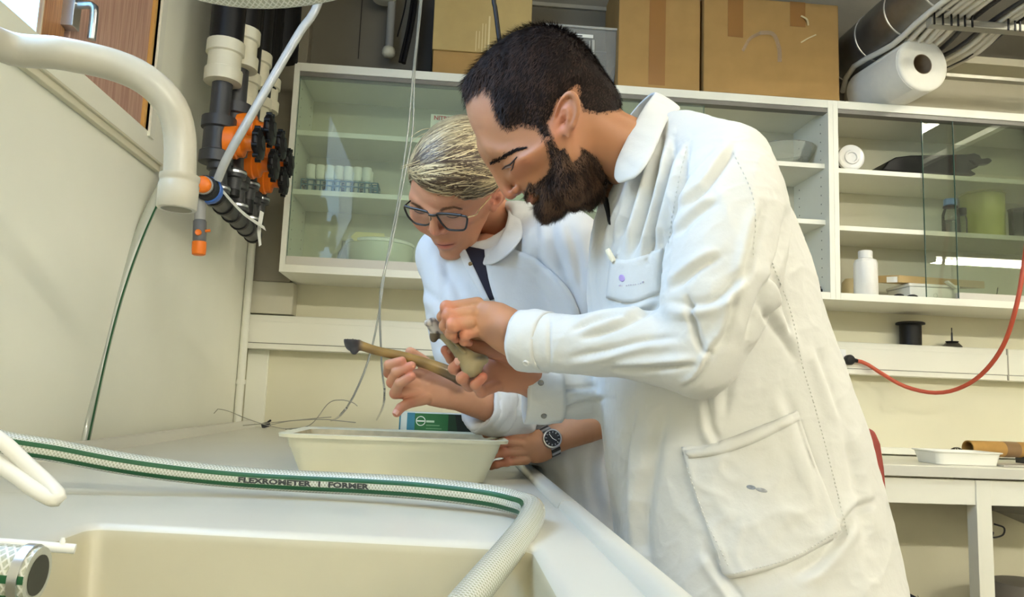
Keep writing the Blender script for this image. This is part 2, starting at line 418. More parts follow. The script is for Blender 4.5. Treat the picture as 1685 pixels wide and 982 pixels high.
# ------------------------------------------------------------------ bench at the far wall
bz = CAMZ - 0.0552 * YW; yb = 2.43
m_bench = mat('bench_top', (222, 219, 203), 0.35, var=(10, 0.03))
m_bedge = mat('bench_edge_grey', (206, 204, 192), 0.4)
bn = thing('lab_bench', (2.2, 2.7, 0), 'white laboratory bench on a square white frame under the trunking', 'bench')
obj('bench_top', MB().box((0.95, yb, bz - 0.036), (3.4, YW - 0.002, bz)), [m_bench], bn, bevel=0.002)
obj('edge_band', MB().box((0.95, yb - 0.003, bz - 0.035), (3.4, yb, bz - 0.002)), m_bedge, bn, bevel=0.001)
f1 = bz - 0.042; f0 = P(1500, 828, Y=yb + 0.02)[2]
obj('front_rail', MB().box((1.0, yb + 0.02, f0), (3.4, yb + 0.05, f1)), m_white, bn, bevel=0.002)
lx0, lx1 = P(1609, 880, Y=yb + 0.015)[0], P(1634, 880, Y=yb + 0.015)[0]
for a, b in ((lx0, lx1), (0.96, 1.0), (3.3, 3.34)):
    obj('leg', MB().box((a, yb + 0.015, 0), (b, yb + 0.065, f1)), m_white, bn, bevel=0.002)
    if a != lx0: obj('leg', MB().box((a, YW - 0.06, 0), (b, YW - 0.012, f1)), m_white, bn, bevel=0.002)
gb = thing('under_bench_box', P(1660, 850, Y=2.75), 'grey cable box fixed under the bench beyond the white leg', 'box')
g0, g1 = P(1588, 800, Y=2.80), P(1720, 872, Y=2.80)
obj('body', MB().prism([(g0[0], 2.65, bz - 0.04), (g1[0], 2.65, bz - 0.04), (g1[0], 2.65, g1[2]), (g0[0] + 0.12, 2.65, P(1630, 846, Y=2.65)[2]), (g0[0], 2.65, P(1600, 840, Y=2.65)[2])], (0, 0.22, 0)), mat('box_grey', (128, 124, 114), 0.5), gb, bevel=0.004)
cb = P(1640, 880, Y=2.75)
tag(obj('dangling_cable', MB().tube(spline([P(1636, 862, Y=2.66), P(1652, 868, Y=2.66), P(1650, 880, Y=2.66), P(1634, 884, Y=2.66), P(1634, 876, Y=2.7)], 24), 0.003, 8), mat('black_rubber', (26, 25, 25), 0.5), smooth=True), 'short black cable loop dangling under the bench by its leg', 'cable')
bk = P(1690, 985, Y=2.7)
tag(obj('waste_drum', MB().lathe((bk[0], bk[1], 0), (0, 0, 1), [(0.11, 0), (0.12, 0.02), (0.12, P(1690, 960, Y=2.7)[2] - 0.02), (0.11, P(1690, 958, Y=2.7)[2]), (0, P(1690, 958, Y=2.7)[2] + 0.003)], 28), mat('drum_grey', (112, 106, 98), 0.5), smooth=True), 'grey drum standing on the floor under the bench', 'drum')
# ------------------------------------------------------------------ sink, tap, hoses
DZ = CAMZ - 0.138            # deck level
m_ceram = mat('sink_white', (218, 216, 204), 0.3, var=(5, 0.03))
m_basin = mat('basin_shaded', (196, 190, 164), 0.3, var=(7, 0.04))  # darker than the deck: the shade inside the basin is put into the colour
m_por = mat('tap_plastic', (188, 183, 165), 0.32)
m_clearhose = mat('clear_hose', (176, 180, 168), 0.22, coat=0.6)
m_green = mat('hose_green', (24, 84, 46), 0.45, coat=0.1)
m_black = mat('black_plastic', (16, 15, 16), 0.45, spec=0.35)
m_black2 = mat('dark_grey_pvc', (56, 56, 58), 0.4)
m_cream = mat('cream_pvc', (214, 208, 184), 0.42)
m_orange = mat('orange_plastic', (238, 120, 22), 0.38)
m_blue = mat('blue_plastic', (52, 104, 190), 0.38)
m_grey = mat('grey_plastic', (148, 146, 140), 0.42)

def rrect(c, r, n=8):
    """corner points c (4, counter-clockwise) -> rounded loop of 4*(n+1) points"""
    out = []
    for i in range(4):
        p, q, s = np.array(c[i], float), np.array(c[i - 1], float), np.array(c[(i + 1) % 4], float)
        a, b = nrm(q - p), nrm(s - p)
        for k in range(n + 1):
            t = k / n * math.pi / 2
            out.append(p + a * r * (1 - math.sin(t)) + b * r * (1 - math.cos(t)))
    return out
def outer_loop(c, n=8):
    out = []
    for i in range(4):
        p, q, s = np.array(c[i], float), np.array(c[i - 1], float), np.array(c[(i + 1) % 4], float)
        for k in range(n + 1):
            t = k / n
            out.append(p + (q - p) * 0.35 * max(0, 1 - 2 * t) + (s - p) * 0.35 * max(0, 2 * t - 1))
    return out
SX0, SX1, SY0, SY1 = XW + 0.055, 0.150, 0.02, 1.02
sk = thing('sink', (-0.27, 0.5, 0), 'large white sink unit with a deep basin along the left wall', 'sink')
bc = [(-0.345, 0.20), (0.089, 0.20), (0.089, 0.762), (-0.345, 0.822)]
oc = [(SX0, SY0), (SX1, SY0), (SX1, SY1), (SX0, SY1)]
mb = MB(); n = 8; N4 = 4 * (n + 1)
ol = outer_loop(oc, n)
loops = [[(*q, DZ) for q in ol]]
def inset(c, d):
    m = np.mean(c, axis=0); return [tuple(np.array(q) - np.sign(np.array(q) - m) * d) for q in c]
for d, dz, r in ((-0.010, 0, 0.022), (-0.004, -0.0015, 0.02), (0.001, -0.006, 0.018), (0.003, -0.014, 0.018), (0.016, -0.17, 0.03), (0.026, -0.19, 0.035), (0.05, -0.2, 0.04)):
    loops.append([(*q, DZ + dz) for q in rrect(inset(bc, d), r, n)])
for lp in loops: mb.v += [tuple(map(float, q)) for q in lp]
for i in range(len(loops) - 1):
    for j in range(N4):
        j2 = (j + 1) % N4; mb.f.append((i * N4 + j, i * N4 + j2, (i + 1) * N4 + j2, (i + 1) * N4 + j))
mb.f.append(tuple((len(loops) - 1) * N4 + j for j in range(N4)))
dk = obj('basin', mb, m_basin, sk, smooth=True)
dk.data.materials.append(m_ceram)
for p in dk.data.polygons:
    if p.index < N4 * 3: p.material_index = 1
obj('drain', MB().lathe((-0.13, 0.48, DZ - 0.2), (0, 0, 1), [(0.04, 0.0), (0.04, 0.003), (0.028, 0.003), (0.026, 0.0005), (0, 0.0005)], 20), m_steel, sk, smooth=True)
# raised rim on the open side, front panel under it
def rim(y0, y1):
    m = MB(); pr = [(0.150, DZ), (0.153, DZ + 0.007), (0.158, DZ + 0.010), (0.172, DZ + 0.010), (0.177, DZ + 0.006), (0.178, DZ - 0.045), (0.150, DZ - 0.045)]
    return m.prism([(x, y0, z) for x, z in pr], (0, y1 - y0, 0))
obj('rim', rim(SY0, SY1 - 0.001), m_ceram, sk, smooth=True)
obj('front_panel', MB().box((0.135, SY0, 0.1), (0.155, SY1, DZ - 0.045)).box((XW + 0.06, SY0 - 0.0, 0.1), (0.135, SY0 + 0.02, DZ - 0.01)), m_white, sk)
# the long drain board beyond the basin
dbd = thing('drain_board', (-0.27, 2.0, 0), 'long white drain board running from the sink to the back wall', 'counter')
obj('board', MB().box((SX0, SY1 + 0.004, DZ - 0.03), (SX1, YW - 0.02, DZ - 0.0006)), m_ceram, dbd, bevel=0.003)
obj('rim', rim(SY1 + 0.004, YW - 0.02), m_ceram, dbd, smooth=True)
obj('front_panel', MB().box((0.135, SY1 + 0.004, 0.1), (0.155, YW - 0.03, DZ - 0.045)), m_white, dbd)
obj('plinth', MB().box((XW + 0.06, SY1 + 0.01, 0), (0.09, YW - 0.03, 0.1)), m_grey, dbd)
obj('plinth', MB().box((XW + 0.06, SY0 + 0.02, 0), (0.09, SY1, 0.1)), m_grey, sk)
uz = CAMZ - 0.1155
upm = lambda SY0, Y1: MB().prism([(SX0 - 0.022, SY0, DZ - 0.03), (SX0 + 0.012, SY0, DZ - 0.03), (SX0 + 0.006, SY0, DZ + 0.004), (SX0, SY0, DZ + 0.012), (SX0 - 0.003, SY0, uz - 0.003), (SX0 - 0.007, SY0, uz), (SX0 - 0.018, SY0, uz), (SX0 - 0.022, SY0, uz - 0.004)], (0, Y1 - SY0, 0))
obj('upstand', upm(SY1 + 0.004, YW - 0.03), m_ceram, dbd, smooth=True)
obj('upstand', upm(SY0, SY1), m_ceram, sk, smooth=True)

# ---- swan-neck tap
FY = 1.0
tp = thing('lab_tap', (-0.60, 0.72, DZ), 'cream plastic swan-neck tap reaching over the sink from the wall side', 'tap')
q = [P(0, 74, Y=0.93), P(100, 88, Y=0.95), P(190, 108, Y=0.97), P(245, 135, Y=0.98), P(282, 175, Y=0.99), P(296, 225, Y=1.0), P(296, 290, Y=1.0)]
st = np.array([-0.60, 0.72, 0]); head = [st + (0, 0, DZ + 0.02), st + (0, 0, 1.35), st + (0.005, 0.02, 1.40), st + (0.035, 0.08, q[0][2] + 0.0)]
sp = spline(head + q, 90)
obj('spout', MB().tube(sp, 0.0198, 20, caps=True, up=(1, 0, 0)), m_por, tp, smooth=True)
e = q[-1]; d_ = nrm(q[-1] - q[-2])
d_ = nrm(np.array([-0.006, 0, -1]))
obj('nozzle', MB().lathe(e - d_ * 0.002, d_, [(0.0206, 0), (0.0245, 0.001), (0.0245, 0.007), (0.0235, 0.0085), (0.0235, 0.012), (0.0245, 0.0135), (0.024, 0.044), (0.0225, 0.0455), (0.0185, 0.0455), (0.018, 0.03), (0, 0.03)], 28), m_por, tp, smooth=True)
obj('body', MB().lathe((-0.60, 0.72, DZ), (0, 0, 1), [(0.04, 0), (0.04, 0.012), (0.03, 0.02), (0.03, 0.12), (0.024, 0.14), (0.02, 0.15)], 24), m_por, tp, smooth=True)
# elbow lever: an open plastic loop
LV = 0.62
lo = [P(-60, 690, Y=LV), P(-2, 722, Y=LV), P(40, 760, Y=LV), P(78, 795, Y=LV - 0.005), P(93, 812, Y=LV - 0.01), P(95, 820, Y=LV - 0.012), P(84, 820, Y=LV - 0.012), P(58, 806, Y=LV - 0.01), P(25, 782, Y=LV - 0.005), P(-20, 752, Y=LV), P(-60, 722, Y=LV)]
obj('lever', MB().tube(spline(lo, 80), 0.0056, 12), mat('lever_white', (232, 230, 220), 0.32), tp, smooth=True)
obj('lever_neck', MB().tube([P(-40, 700, Y=LV), (-0.53, 0.66, DZ + 0.10), (-0.60, 0.72, DZ + 0.1)], 0.008, 10), m_por, tp, smooth=True)

# ---- braided clear hoses with green stripes
def braid_mat():
    m = mat('braided_clear_hose', (212, 212, 198), 0.22, coat=0.5)
    nt = m.node_tree; b = nt.nodes['Principled BSDF']; L = nt.links.new
    uv = nt.nodes.new('ShaderNodeUVMap'); sx = nt.nodes.new('ShaderNodeSeparateXYZ'); L(uv.outputs[0], sx.inputs[0])
    def mth(op, a, b_):
        q = nt.nodes.new('ShaderNodeMath'); q.operation = op
        for i, x in enumerate((a, b_)):
            if isinstance(x, (int, float)): q.inputs[i].default_value = x
            elif x is not None: L(x, q.inputs[i])
        return q.outputs[0]
    u = mth('MULTIPLY', sx.outputs[0], 2 * math.pi * 14); v = mth('MULTIPLY', sx.outputs[1], 2 * math.pi * 230)
    s1 = mth('SINE', mth('ADD', u, v), None); s2 = mth('SINE', mth('SUBTRACT', u, v), None)
    mx = mth('MAXIMUM', s1, s2); th = mth('GREATER_THAN', mx, 0.62)
    mi = nt.nodes.new('ShaderNodeMix'); mi.data_type = 'RGBA'; L(th, mi.inputs[0])
    mi.inputs[6].default_value = (*lin((176, 178, 158)), 1); mi.inputs[7].default_value = (*lin((216, 217, 205)), 1)
    L(mi.outputs[2], b.inputs['Base Color'])
    bp = nt.nodes.new('ShaderNodeBump'); bp.inputs['Strength'].default_value = 0.35; bp.inputs['Distance'].default_value = 0.0008
    L(mx, bp.inputs['Height']); L(bp.outputs[0], b.inputs['Normal'])
    return m
m_braid = braid_mat()
m_print = mat('hose_print', (60, 62, 60), 0.5)
def hose(name, pts, r, label, stripes, group=None, samples=120, loc=None, clear=False, ang_fn=None):
    path = spline(pts, samples)
    t = thing(name, path[0] if loc is None else loc, label, 'hose', group)
    obj('tube', MB().tube(path, r, 24, caps=True, uv=True), m_clearhose if clear else m_braid, t, smooth=True)
    T, N, B = frames(path)
    for (a0, a1, w_, t0, t1) in stripes:
        i0, i1 = int(t0 * (samples - 1)), int(t1 * (samples - 1)) + 1
        an = np.linspace(a0, a1, i1 - i0)
        rd = np.cos(an)[:, None] * N[i0:i1] + np.sin(an)[:, None] * B[i0:i1]
        m = MB(); k = i1 - i0; hw = w_ / r / 2
        for i in range(k):
            for j in range(5):
                aa = an[i] + hw * (j / 2 - 1)
                m.v.append(tuple(path[i0 + i] + (r + 0.0004) * (math.cos(aa) * N[i0 + i] + math.sin(aa) * B[i0 + i])))
        for i in range(k - 1):
            for j in range(4): m.f.append((i * 5 + j, i * 5 + j + 1, i * 5 + 6 + j, i * 5 + 5 + j))
        obj('stripe', m, m_green, t, smooth=True)
    return t, path, N, B
# angle 0 = up, pi/2 / -pi/2 = sideways
pB = [P(-70, 700, Y=1.02), P(0, 726, Y=1.02), P(100, 743, Y=1.03), P(200, 762, Y=1.04), P(300, 776, Y=1.05), P(400, 786, Y=1.05), P(500, 792, Y=1.04), P(600, 797, Y=1.02), P(700, 804, Y=0.99), P(800, 816, Y=0.955), P(850, 827, Y=0.925), P(876, 838, Y=0.885), P(868, 864, Y=0.82), P(835, 908, Y=0.74), P(785, 968, Y=0.66), P(740, 1025, Y=0.60), P(690, 1100, Y=0.55)]
def side_sign(path):
    T, N, B = frames(path); return 1 if B[len(B) // 3][1] < 0 else -1
sg = side_sign(spline(pB, 160))
hB, pathB, NB_, BB_ = hose('braided_hose', pB, 0.0138, 'braided hose with two green stripes lying along the drain board and over the sink edge', [(sg * 1.18, sg * 1.10, 0.0056, 0, 0.70), (sg * 2.16, sg * 2.06, 0.0060, 0, 0.70)], samples=160)
# printed lettering wrapped round the hose between its stripes
cu = text_mb('FLEXROMETER  1  FORMER', 0.0085, (0, 0, 0), (1, 0, 0), (0, 1, 0), bold=0.0004)
Lc = np.concatenate([[0], np.cumsum(np.linalg.norm(np.diff(pathB, axis=0), axis=1))])
i0 = int(np.argmin([abs(proj(q_)[0] - 395) for q_ in pathB[:90]]))
s0 = Lc[i0]; i1 = int(np.argmin([abs(proj(q_)[0] - 612) for q_ in pathB[:110]])); ln = Lc[i1] - s0
xs = [q_[0] for q_ in cu.v]; sc_ = ln / max(xs)
lv = []
for (x, y, z) in cu.v:
    s_ = s0 + x * sc_; p_ = np.array([np.interp(s_, Lc, pathB[:, k]) for k in range(3)])
    n_ = nrm([np.interp(s_, Lc, NB_[:, k]) for k in range(3)]); b_ = nrm([np.interp(s_, Lc, BB_[:, k]) for k in range(3)])
    a_ = sg * (1.60 - (y - 0.003) / 0.0138)
    lv.append(tuple(p_ + 0.01425 * (math.cos(a_) * n_ + math.sin(a_) * b_)))
lm = MB(); lm.v = lv; lm.f = cu.f
obj('printed_lettering', lm, m_print, hB)
pA = [P(292, 270, Y=1.90), P(262, 312, Y=1.89), P(228, 385, Y=1.88), P(195, 480, Y=1.86), P(168, 580, Y=1.85), P(146, 680, Y=1.84), P(134, 735, Y=1.83), P(120, 800, Y=1.83)]
pA = [np.array([max(q_[0], XW + 0.022), q_[1], q_[2]]) for q_ in pA]
pA = [P(300, 262, Y=1.93), P(268, 305, Y=1.90), P(230, 385, Y=1.86), P(196, 480, Y=1.81), P(169, 580, Y=1.765), P(147, 680, Y=1.72), P(133, 745, Y=1.70), P(118, 820, Y=1.68)]
hA, pathA, NA_, BA_ = hose('hanging_hose', pA, 0.0125, 'clear hose with a green stripe hanging down the left wall behind the tap', [(0, 0, 0.001, 0, 0.01)], clear=True)
for a0 in (0.3,):
    T_, N_, B_ = frames(pathA); vw = -np.array([q_ - np.array([0, 0, CAMZ]) for q_ in pathA]); m = MB()
    for i in range(len(pathA)):
        v_ = nrm(vw[i] - np.dot(vw[i], T_[i]) * T_[i]); s_ = nrm(np.cross(T_[i], v_)); s_ = s_ if s_[0] > 0 else -s_
        for j in range(5):
            aa = 0.75 + (j / 2 - 1) * 0.22
            m.v.append(tuple(pathA[i] + 0.0129 * (math.cos(aa) * v_ + math.sin(aa) * s_)))
    for i in range(len(pathA) - 1):
        for j in range(4): m.f.append((i * 5 + j, i * 5 + j + 1, i * 5 + 6 + j, i * 5 + 5 + j))
    obj('stripe', m, m_green, hA, smooth=True)
# loop hanging into the top of the view
pC = [P(x, -18 - (0.0013 if x < 430 else 0.00105) * (x - 430) ** 2, Y=0.62) for x in (-60, 60, 160, 250, 330, 430, 540, 650, 770, 900, 1010)]
pC = [pC[0] + np.array([-0.01, 0, 0.5])] + pC + [pC[-1] + np.array([0.01, 0, 0.5])]
sC = side_sign(spline(pC, 120))
hose('hose_loop', pC, 0.0155, 'pale braided hose loop dipping in from above the sink', [(sC * 1.75, sC * 1.75, 0.0022, 0.2, 0.8)])
# cut hose end near the camera, with a clamp
pE = [P(-180, 935, Y=0.45), P(-100, 936, Y=0.45), P(-30, 939, Y=0.45), P(62, 946, Y=0.45)]
sE = side_sign(spline(pE, 40))
hE, pathE, NE_, BE_ = hose('short_hose', pE, 0.0145, 'short braided hose end with green stripes and a steel clamp inside the sink corner', [(sE * 1.55, sE * 1.55, 0.0040, 0, 1), (sE * 2.3, sE * 2.3, 0.0040, 0, 1)], samples=40)
ce = pathE[-3]; ax = nrm(pathE[-1] - pathE[-4])
obj('bore_shade', MB().lathe(pathE[-1] + ax * 0.0002, ax, [(0.0105, 0), (0.0105, 0.0004), (0, 0.0004)], 24), mat('hose_bore_shade', (96, 96, 84), 0.5), hE)  # flat dark disc on the solid end, painted shade of a hollow
obj('clamp', MB().lathe(ce - ax * 0.004, ax, [(0.0146, 0), (0.0158, 0.0), (0.0158, 0.005), (0.0146, 0.005), (0.0146, 0)], 24).obox(ce - ax * 0.002 + np.array([0, -0.004, -0.017]), ax * 0.004, (0, 0.008, 0), (0, 0, 0.004)), m_steel, hE, smooth=True)
rod = [P(-150, 886, Y=0.47), P(-20, 893, Y=0.47), P(60, 898, Y=0.475), P(124, 903, Y=0.48)]
rd = thing('plastic_rod', rod[0], 'flat white plastic rod lying across the hose end', 'rod')
obj('shaft', MB().tube(spline(rod, 24), np.linspace(0.0035, 0.0028, 24), 12), mat('white_nylon', (240, 240, 232), 0.35), rd, smooth=True)
obj('nub', MB().lathe(P(102, 899, Y=0.478), (0, 0, 1), [(0.0014, 0), (0.0016, 0.003), (0.0010, 0.0048), (0, 0.005)], 10), mat('white_nylon', (240, 240, 232), 0.35), rd, smooth=True)

# ---- valves and pipes in the corner
mf = thing('valve_manifold', (-0.6, 2.2, 1.6), 'dark pipe manifold with orange valves and round black knobs in the corner', 'pipework')
cols = [(-0.565, 2.00), (-0.565, 2.20), (-0.565, 2.42), (-0.497, 2.06), (-0.497, 2.26), (-0.497, 2.46)]
ks = [(426, 237), (451, 272), (467, 299), (445, 214), (463, 239), (476, 268)]
for i, ((x, y), (kx, ky)) in enumerate(zip(cols, ks)):
    kp = P(kx, ky, Y=y); z = kp[2]; xk = kp[0]
    xc = x if i < 3 else xk - 0.085
    xc = xk - 0.105 if i < 3 else xk - 0.095
    obj('knob', MB().lathe((xk - 0.012, y, z), (1, 0, 0.08), [(0.016, -0.03), (0.018, 0), (0.036, 0.002), (0.043, 0.007), (0.044, 0.013), (0.040, 0.019), (0.022, 0.022), (0.020, 0.025), (0, 0.026)], 18), m_black, mf, smooth=True)
    # grip ribs
    rb = MB()
    for k in range(9):
        a = k / 9 * 2 * math.pi
        rb.cyl((xk - 0.008, y + 0.042 * math.cos(a), z + 0.042 * math.sin(a)), (xk + 0.006, y + 0.042 * math.cos(a), z + 0.042 * math.sin(a)), 0.006, n=8)
    obj('grip', rb, m_black, mf, smooth=True)
    obj('valve_body', MB().lathe((xk - 0.085, y, z), (1, 0, 0), [(0.030, 0), (0.043, 0.003), (0.043, 0.030), (0.038, 0.033), (0.038, 0.047), (0.026, 0.05), (0.02, 0.056), (0.02, 0.07)], 12), m_orange, mf, smooth=True)
    obj('coupling', MB().lathe((xc, y, z - 0.06), (0, 0, 1), [(0.03, 0), (0.042, 0.002), (0.042, 0.03), (0.036, 0.034), (0.036, 0.09), (0.043, 0.094), (0.043, 0.122), (0.03, 0.125)], 20), m_black2, mf, smooth=True)
    obj('riser', MB().cyl((xc, y, z + 0.06), (xc, y, z + 0.16), 0.026, n=16), m_black2, mf, smooth=True)
    ub = z + 0.15 + (0.0 if i < 3 else 0.01)
    if i == 0: ub = P(388, 140, Y=y)[2]
    u_ = [(0.034, 0), (0.047, 0.003), (0.048, 0.036), (0.042, 0.039), (0.042, 0.078), (0.048, 0.081), (0.048, 0.112), (0.036, 0.116)]
    obj('union', MB().lathe((xc, y, ub), (0, 0, 1), u_, 22), m_cream, mf, smooth=True)
    obj('drop_pipe', MB().cyl((xc, y, ub + 0.11), (xc, y, H), 0.043, n=18), m_black, mf, smooth=True)
    obj('lower_nut', MB().lathe((xc + 0.01, y, z - 0.14), (0, 0, 1), [(0.02, -0.03), (0.022, 0), (0.032, 0.002), (0.032, 0.022), (0.024, 0.025), (0.022, 0.06), (0.03, 0.064), (0.03, 0.082)], 16), m_black2, mf, smooth=True)
    obj('ring', MB().lathe((xc + 0.01, y, z - 0.122), (0, 0, 1), [(0.0225, -0.006), (0.0335, -0.006), (0.0335, 0.0), (0.0225, 0.0)], 16), m_steel, mf, smooth=True)
    obj('tail_pipe', MB().cyl((xc + 0.01, y, CAMZ + 0.50), (xc + 0.01, y, z - 0.16), 0.019, n=14), m_black, mf, smooth=True)
obj('back_pipe', MB().cyl((-0.66, 2.46, 1.95), (-0.66, 2.46, H), 0.07, n=20).cyl((-0.66, 2.30, 1.95), (-0.66, 2.30, H), 0.06, n=20).cyl((-0.63, 2.62, 2.13), (-0.63, 2.62, H), 0.06, n=20), m_black, mf, smooth=True)
# ribbed distribution pipe along the wall
h0, h1 = P(342, 312, Y=1.90), P(418, 388, Y=2.46)
hx = nrm(h1 - h0)
prof = []; Lh = np.linalg.norm(h1 - h0); k = 0.0
obj('header_pipe', MB().lathe(h0, hx, [(0.022, 0), (0.0235, 0.001), (0.0235, Lh - 0.002), (0, Lh)], 20), m_black2, mf, smooth=True)
for k in range(6):
    obj('clip_ring', MB().lathe(h0 + hx * (0.05 + k * (Lh - 0.08) / 5), hx, [(0.0235, 0), (0.0275, 0.002), (0.0275, 0.016), (0.0235, 0.018)], 20), m_black, mf, smooth=True)
adp = thing('hose_adapter', h0, 'blue-collared orange hose adapter on the near end of the dark pipe', 'adapter')
b0 = h0 - hx * 0.002; ad = nrm(np.array([-0.45, -0.85, 0.05]))
obj('collar', MB().lathe(b0 - hx * 0.006, hx, [(0.026, 0), (0.033, 0.003), (0.0345, 0.012), (0.033, 0.024), (0.0245, 0.026)], 14), m_blue, adp, smooth=True)
obj('sleeve', MB().lathe(b0 - hx * 0.03, hx, [(0.017, 0), (0.028, 0.002), (0.03, 0.024), (0.02, 0.026)], 20), m_black, adp, smooth=True)
obj('insert', MB().lathe(b0 - hx * 0.056, hx, [(0, 0), (0.015, 0.0), (0.0195, 0.004), (0.0195, 0.027)], 20), m_orange, adp, smooth=True)
obj('washer', MB().lathe(b0 - hx * 0.042, hx, [(0.02, 0), (0.0225, 0.001), (0.0225, 0.008), (0.02, 0.009)], 20), m_grey, adp, smooth=True)
gp = P(328, 352, Y=1.90)
gc = thing('quick_connector', P(328, 418, Y=1.90), 'grey and orange quick connector hanging below the blue collar', 'connector')
gt = P(330, 322, Y=1.90); gm = P(329, 362, Y=1.90); gl = P(328, 398, Y=1.90); ge = P(327, 420, Y=1.90)
obj('stem', MB().cyl(gt, gm, 0.0135, n=16), m_grey, gc, smooth=True)
obj('body', MB().lathe(gl, gm - gl, [(0.0145, 0), (0.0155, 0.004), (0.0155, 0.05), (0.012, 0.056)], 18), mat('connector_grey', (96, 96, 96), 0.45), gc, smooth=True)
obj('lock_ring', MB().lathe(ge, gl - ge, [(0.012, 0), (0.0155, 0.002), (0.0165, 0.012), (0.0165, np.linalg.norm(gl - ge)), (0.013, np.linalg.norm(gl - ge) + 0.002)], 18), m_orange, gc, smooth=True)
bp_ = P(326, 382, Y=1.882)
obj('button', MB().lathe(bp_, (0.1, -1, 0), [(0.0075, -0.006), (0.0075, 0.001), (0.0065, 0.0025), (0.004, 0.0015), (0, 0.0015)], 16), m_orange, gc, smooth=True)
obj('tab', MB().cyl(P(338, 380, Y=1.895), P(346, 379, Y=1.895), 0.0035, n=8), m_orange, gc)
# white marker strips on the pipe
m_tag = mat('white_tag', (238, 238, 232), 0.45)
for a, b, lab in (((364, 312), (436, 376), 'long white marker strip tied along the dark ribbed pipe'), ((431, 348), (428, 404), 'short white marker strip hanging from the end of the dark ribbed pipe')):
    a_, b_ = P(*a, Y=1.93 if a[0] < 400 else 2.28), P(*b, Y=2.28)
    mid = (a_ + b_) / 2 + np.array([0, -0.02, -0.01])
    tag(obj('marker_strip', MB().ribbon(spline([a_, mid, b_], 12), 0.014, (0.8, -0.5, 0.4), 0.0012), m_tag), lab, 'tag')
# translucent tube slung across the corner
tD = [P(470, 88, Y=1.86) + (np.array([0.10, -0.05, 0.16]) * 0), P(440, 138, Y=1.85), P(400, 214, Y=1.85), P(372, 265, Y=1.86), P(356, 296, Y=1.88)]
tD = [P(545, -60, Y=1.9), P(520, 14, Y=1.88), P(494, 52, Y=1.87), P(455, 118, Y=1.86), P(412, 192, Y=1.85), P(376, 255, Y=1.86), P(358, 296, Y=1.885)]
tD = [P(640, -300, Y=1.95), P(592, -170, Y=1.92)] + tD
tag(obj('milky_tube', MB().tube(spline(tD, 60), 0.0105, 14), mat('milky_tube', (186, 186, 180), 0.25, coat=0.5, var=(30, 0.1)), smooth=True), 'milky plastic tube slung across the orange valves to the blue collar', 'tube')
# thin white drain pipe in the corner
dp = thing('corner_pipe', (-0.71, 2.84, DZ), 'thin white pipe running down the corner beside the trunking', 'pipe')
c0, c1 = P(414, 385, Y=2.845), P(390, 690, Y=2.845)
cxm = (c0[0] + c1[0]) / 2 + 0.003
obj('pipe', MB().cyl((cxm, 2.845, DZ - 0.0), (cxm, 2.845, 1.75), 0.014, n=14), m_white, dp, smooth=True)
kz = P(388, 628, Y=2.845)[2]
obj('bore_shade', MB().lathe(pathE[-1] + ax * 0.0002, ax, [(0.0105, 0), (0.0105, 0.0004), (0, 0.0004)], 24), mat('hose_bore_shade', (96, 96, 84), 0.5), hE)
obj('clamp', MB().lathe((cxm, 2.845, kz - 0.008), (0, 0, 1), [(0.014, 0), (0.018, 0.0), (0.018, 0.016), (0.014, 0.016)], 14).box((XW, 2.838, kz - 0.006), (cxm - 0.012, 2.852, kz + 0.006)), m_white, dp)
# ------------------------------------------------------------------ on top of the wall cabinets
m_card = mat('cardboard', (172, 136, 80), 0.75, var=(14, 0.08), bump=(120, 0.1, 0.0005))
m_card2 = mat('cardboard_pale', (188, 162, 104), 0.7, var=(14, 0.08))
m_tape = mat('brown_tape', (152, 108, 56), 0.35, coat=0.4)
m_cleartape = glass('clear_tape', (252, 246, 232), 1.6, 0.25, 0.12)
def crate(name, px0, px1, py_top, yfront, depth, label, m, group='cardboard boxes on the wall cabinet'):
    x0, x1 = P(px0, 100, Y=yfront)[0], P(px1, 100, Y=yfront)[0]
    zt = P((px0 + px1) / 2, py_top, Y=yfront)[2]
    t = thing(name, ((x0 + x1) / 2, yfront, TOPZ), label, 'box', group)
    b = obj('body', MB().box((x0, yfront, TOPZ + 0.001), (x1, yfront + depth, zt)), m, t, bevel=0.004)
    # bottom flap line and side seam as real relief
    obj('flap', MB().box((x0 + 0.002, yfront - 0.002, TOPZ + 0.004), (x1 - 0.002, yfront, TOPZ + 0.018)), m, t, bevel=0.001)
    return t, x0, x1, zt
YB = 2.67
c2, x0, x1, zt = crate('cardboard_box', 1017, 1152, -40, YB, 0.27, 'cardboard box with one brown tape strip, beside the clear plastic bin', m_card)
ta, tb_ = P(1068, 60, Y=YB)[0], P(1095, 60, Y=YB)[0]
obj('tape', MB().box((ta, YB - 0.0012, TOPZ + 0.005), (tb_, YB, zt)), m_tape, c2)
c3, x0, x1, zt = crate('cardboard_box', 1158, 1381, 0, YB - 0.01, 0.27, 'largest cardboard box, with torn clear tape, beside the paper roll', m_card)
for a, b, yb_ in ((1196, 1221, 62), (1298, 1323, 45)):
    obj('tape', MB().box((P(a, 30, Y=YB)[0], YB - 0.0115, P(a, yb_, Y=YB)[2]), (P(b, 30, Y=YB)[0], YB - 0.010, zt)), m_tape, c3)
ct = MB()
tt = [P(1250, 54, Y=YB - 0.013), P(1272, 56, Y=YB - 0.02), P(1282, 80, Y=YB - 0.015), P(1283, 102, Y=YB - 0.0115)]
ct.ribbon(spline(tt, 14), [0.016] * 14, (0, -1, 0), 0.0005)
ct.ribbon(spline([P(1252, 54, Y=YB - 0.0125), P(1234, 64, Y=YB - 0.014), P(1222, 84, Y=YB - 0.0115)], 10), 0.012, (0, -1, 0), 0.0005)
obj('clear_tape', ct, m_cleartape, c3)
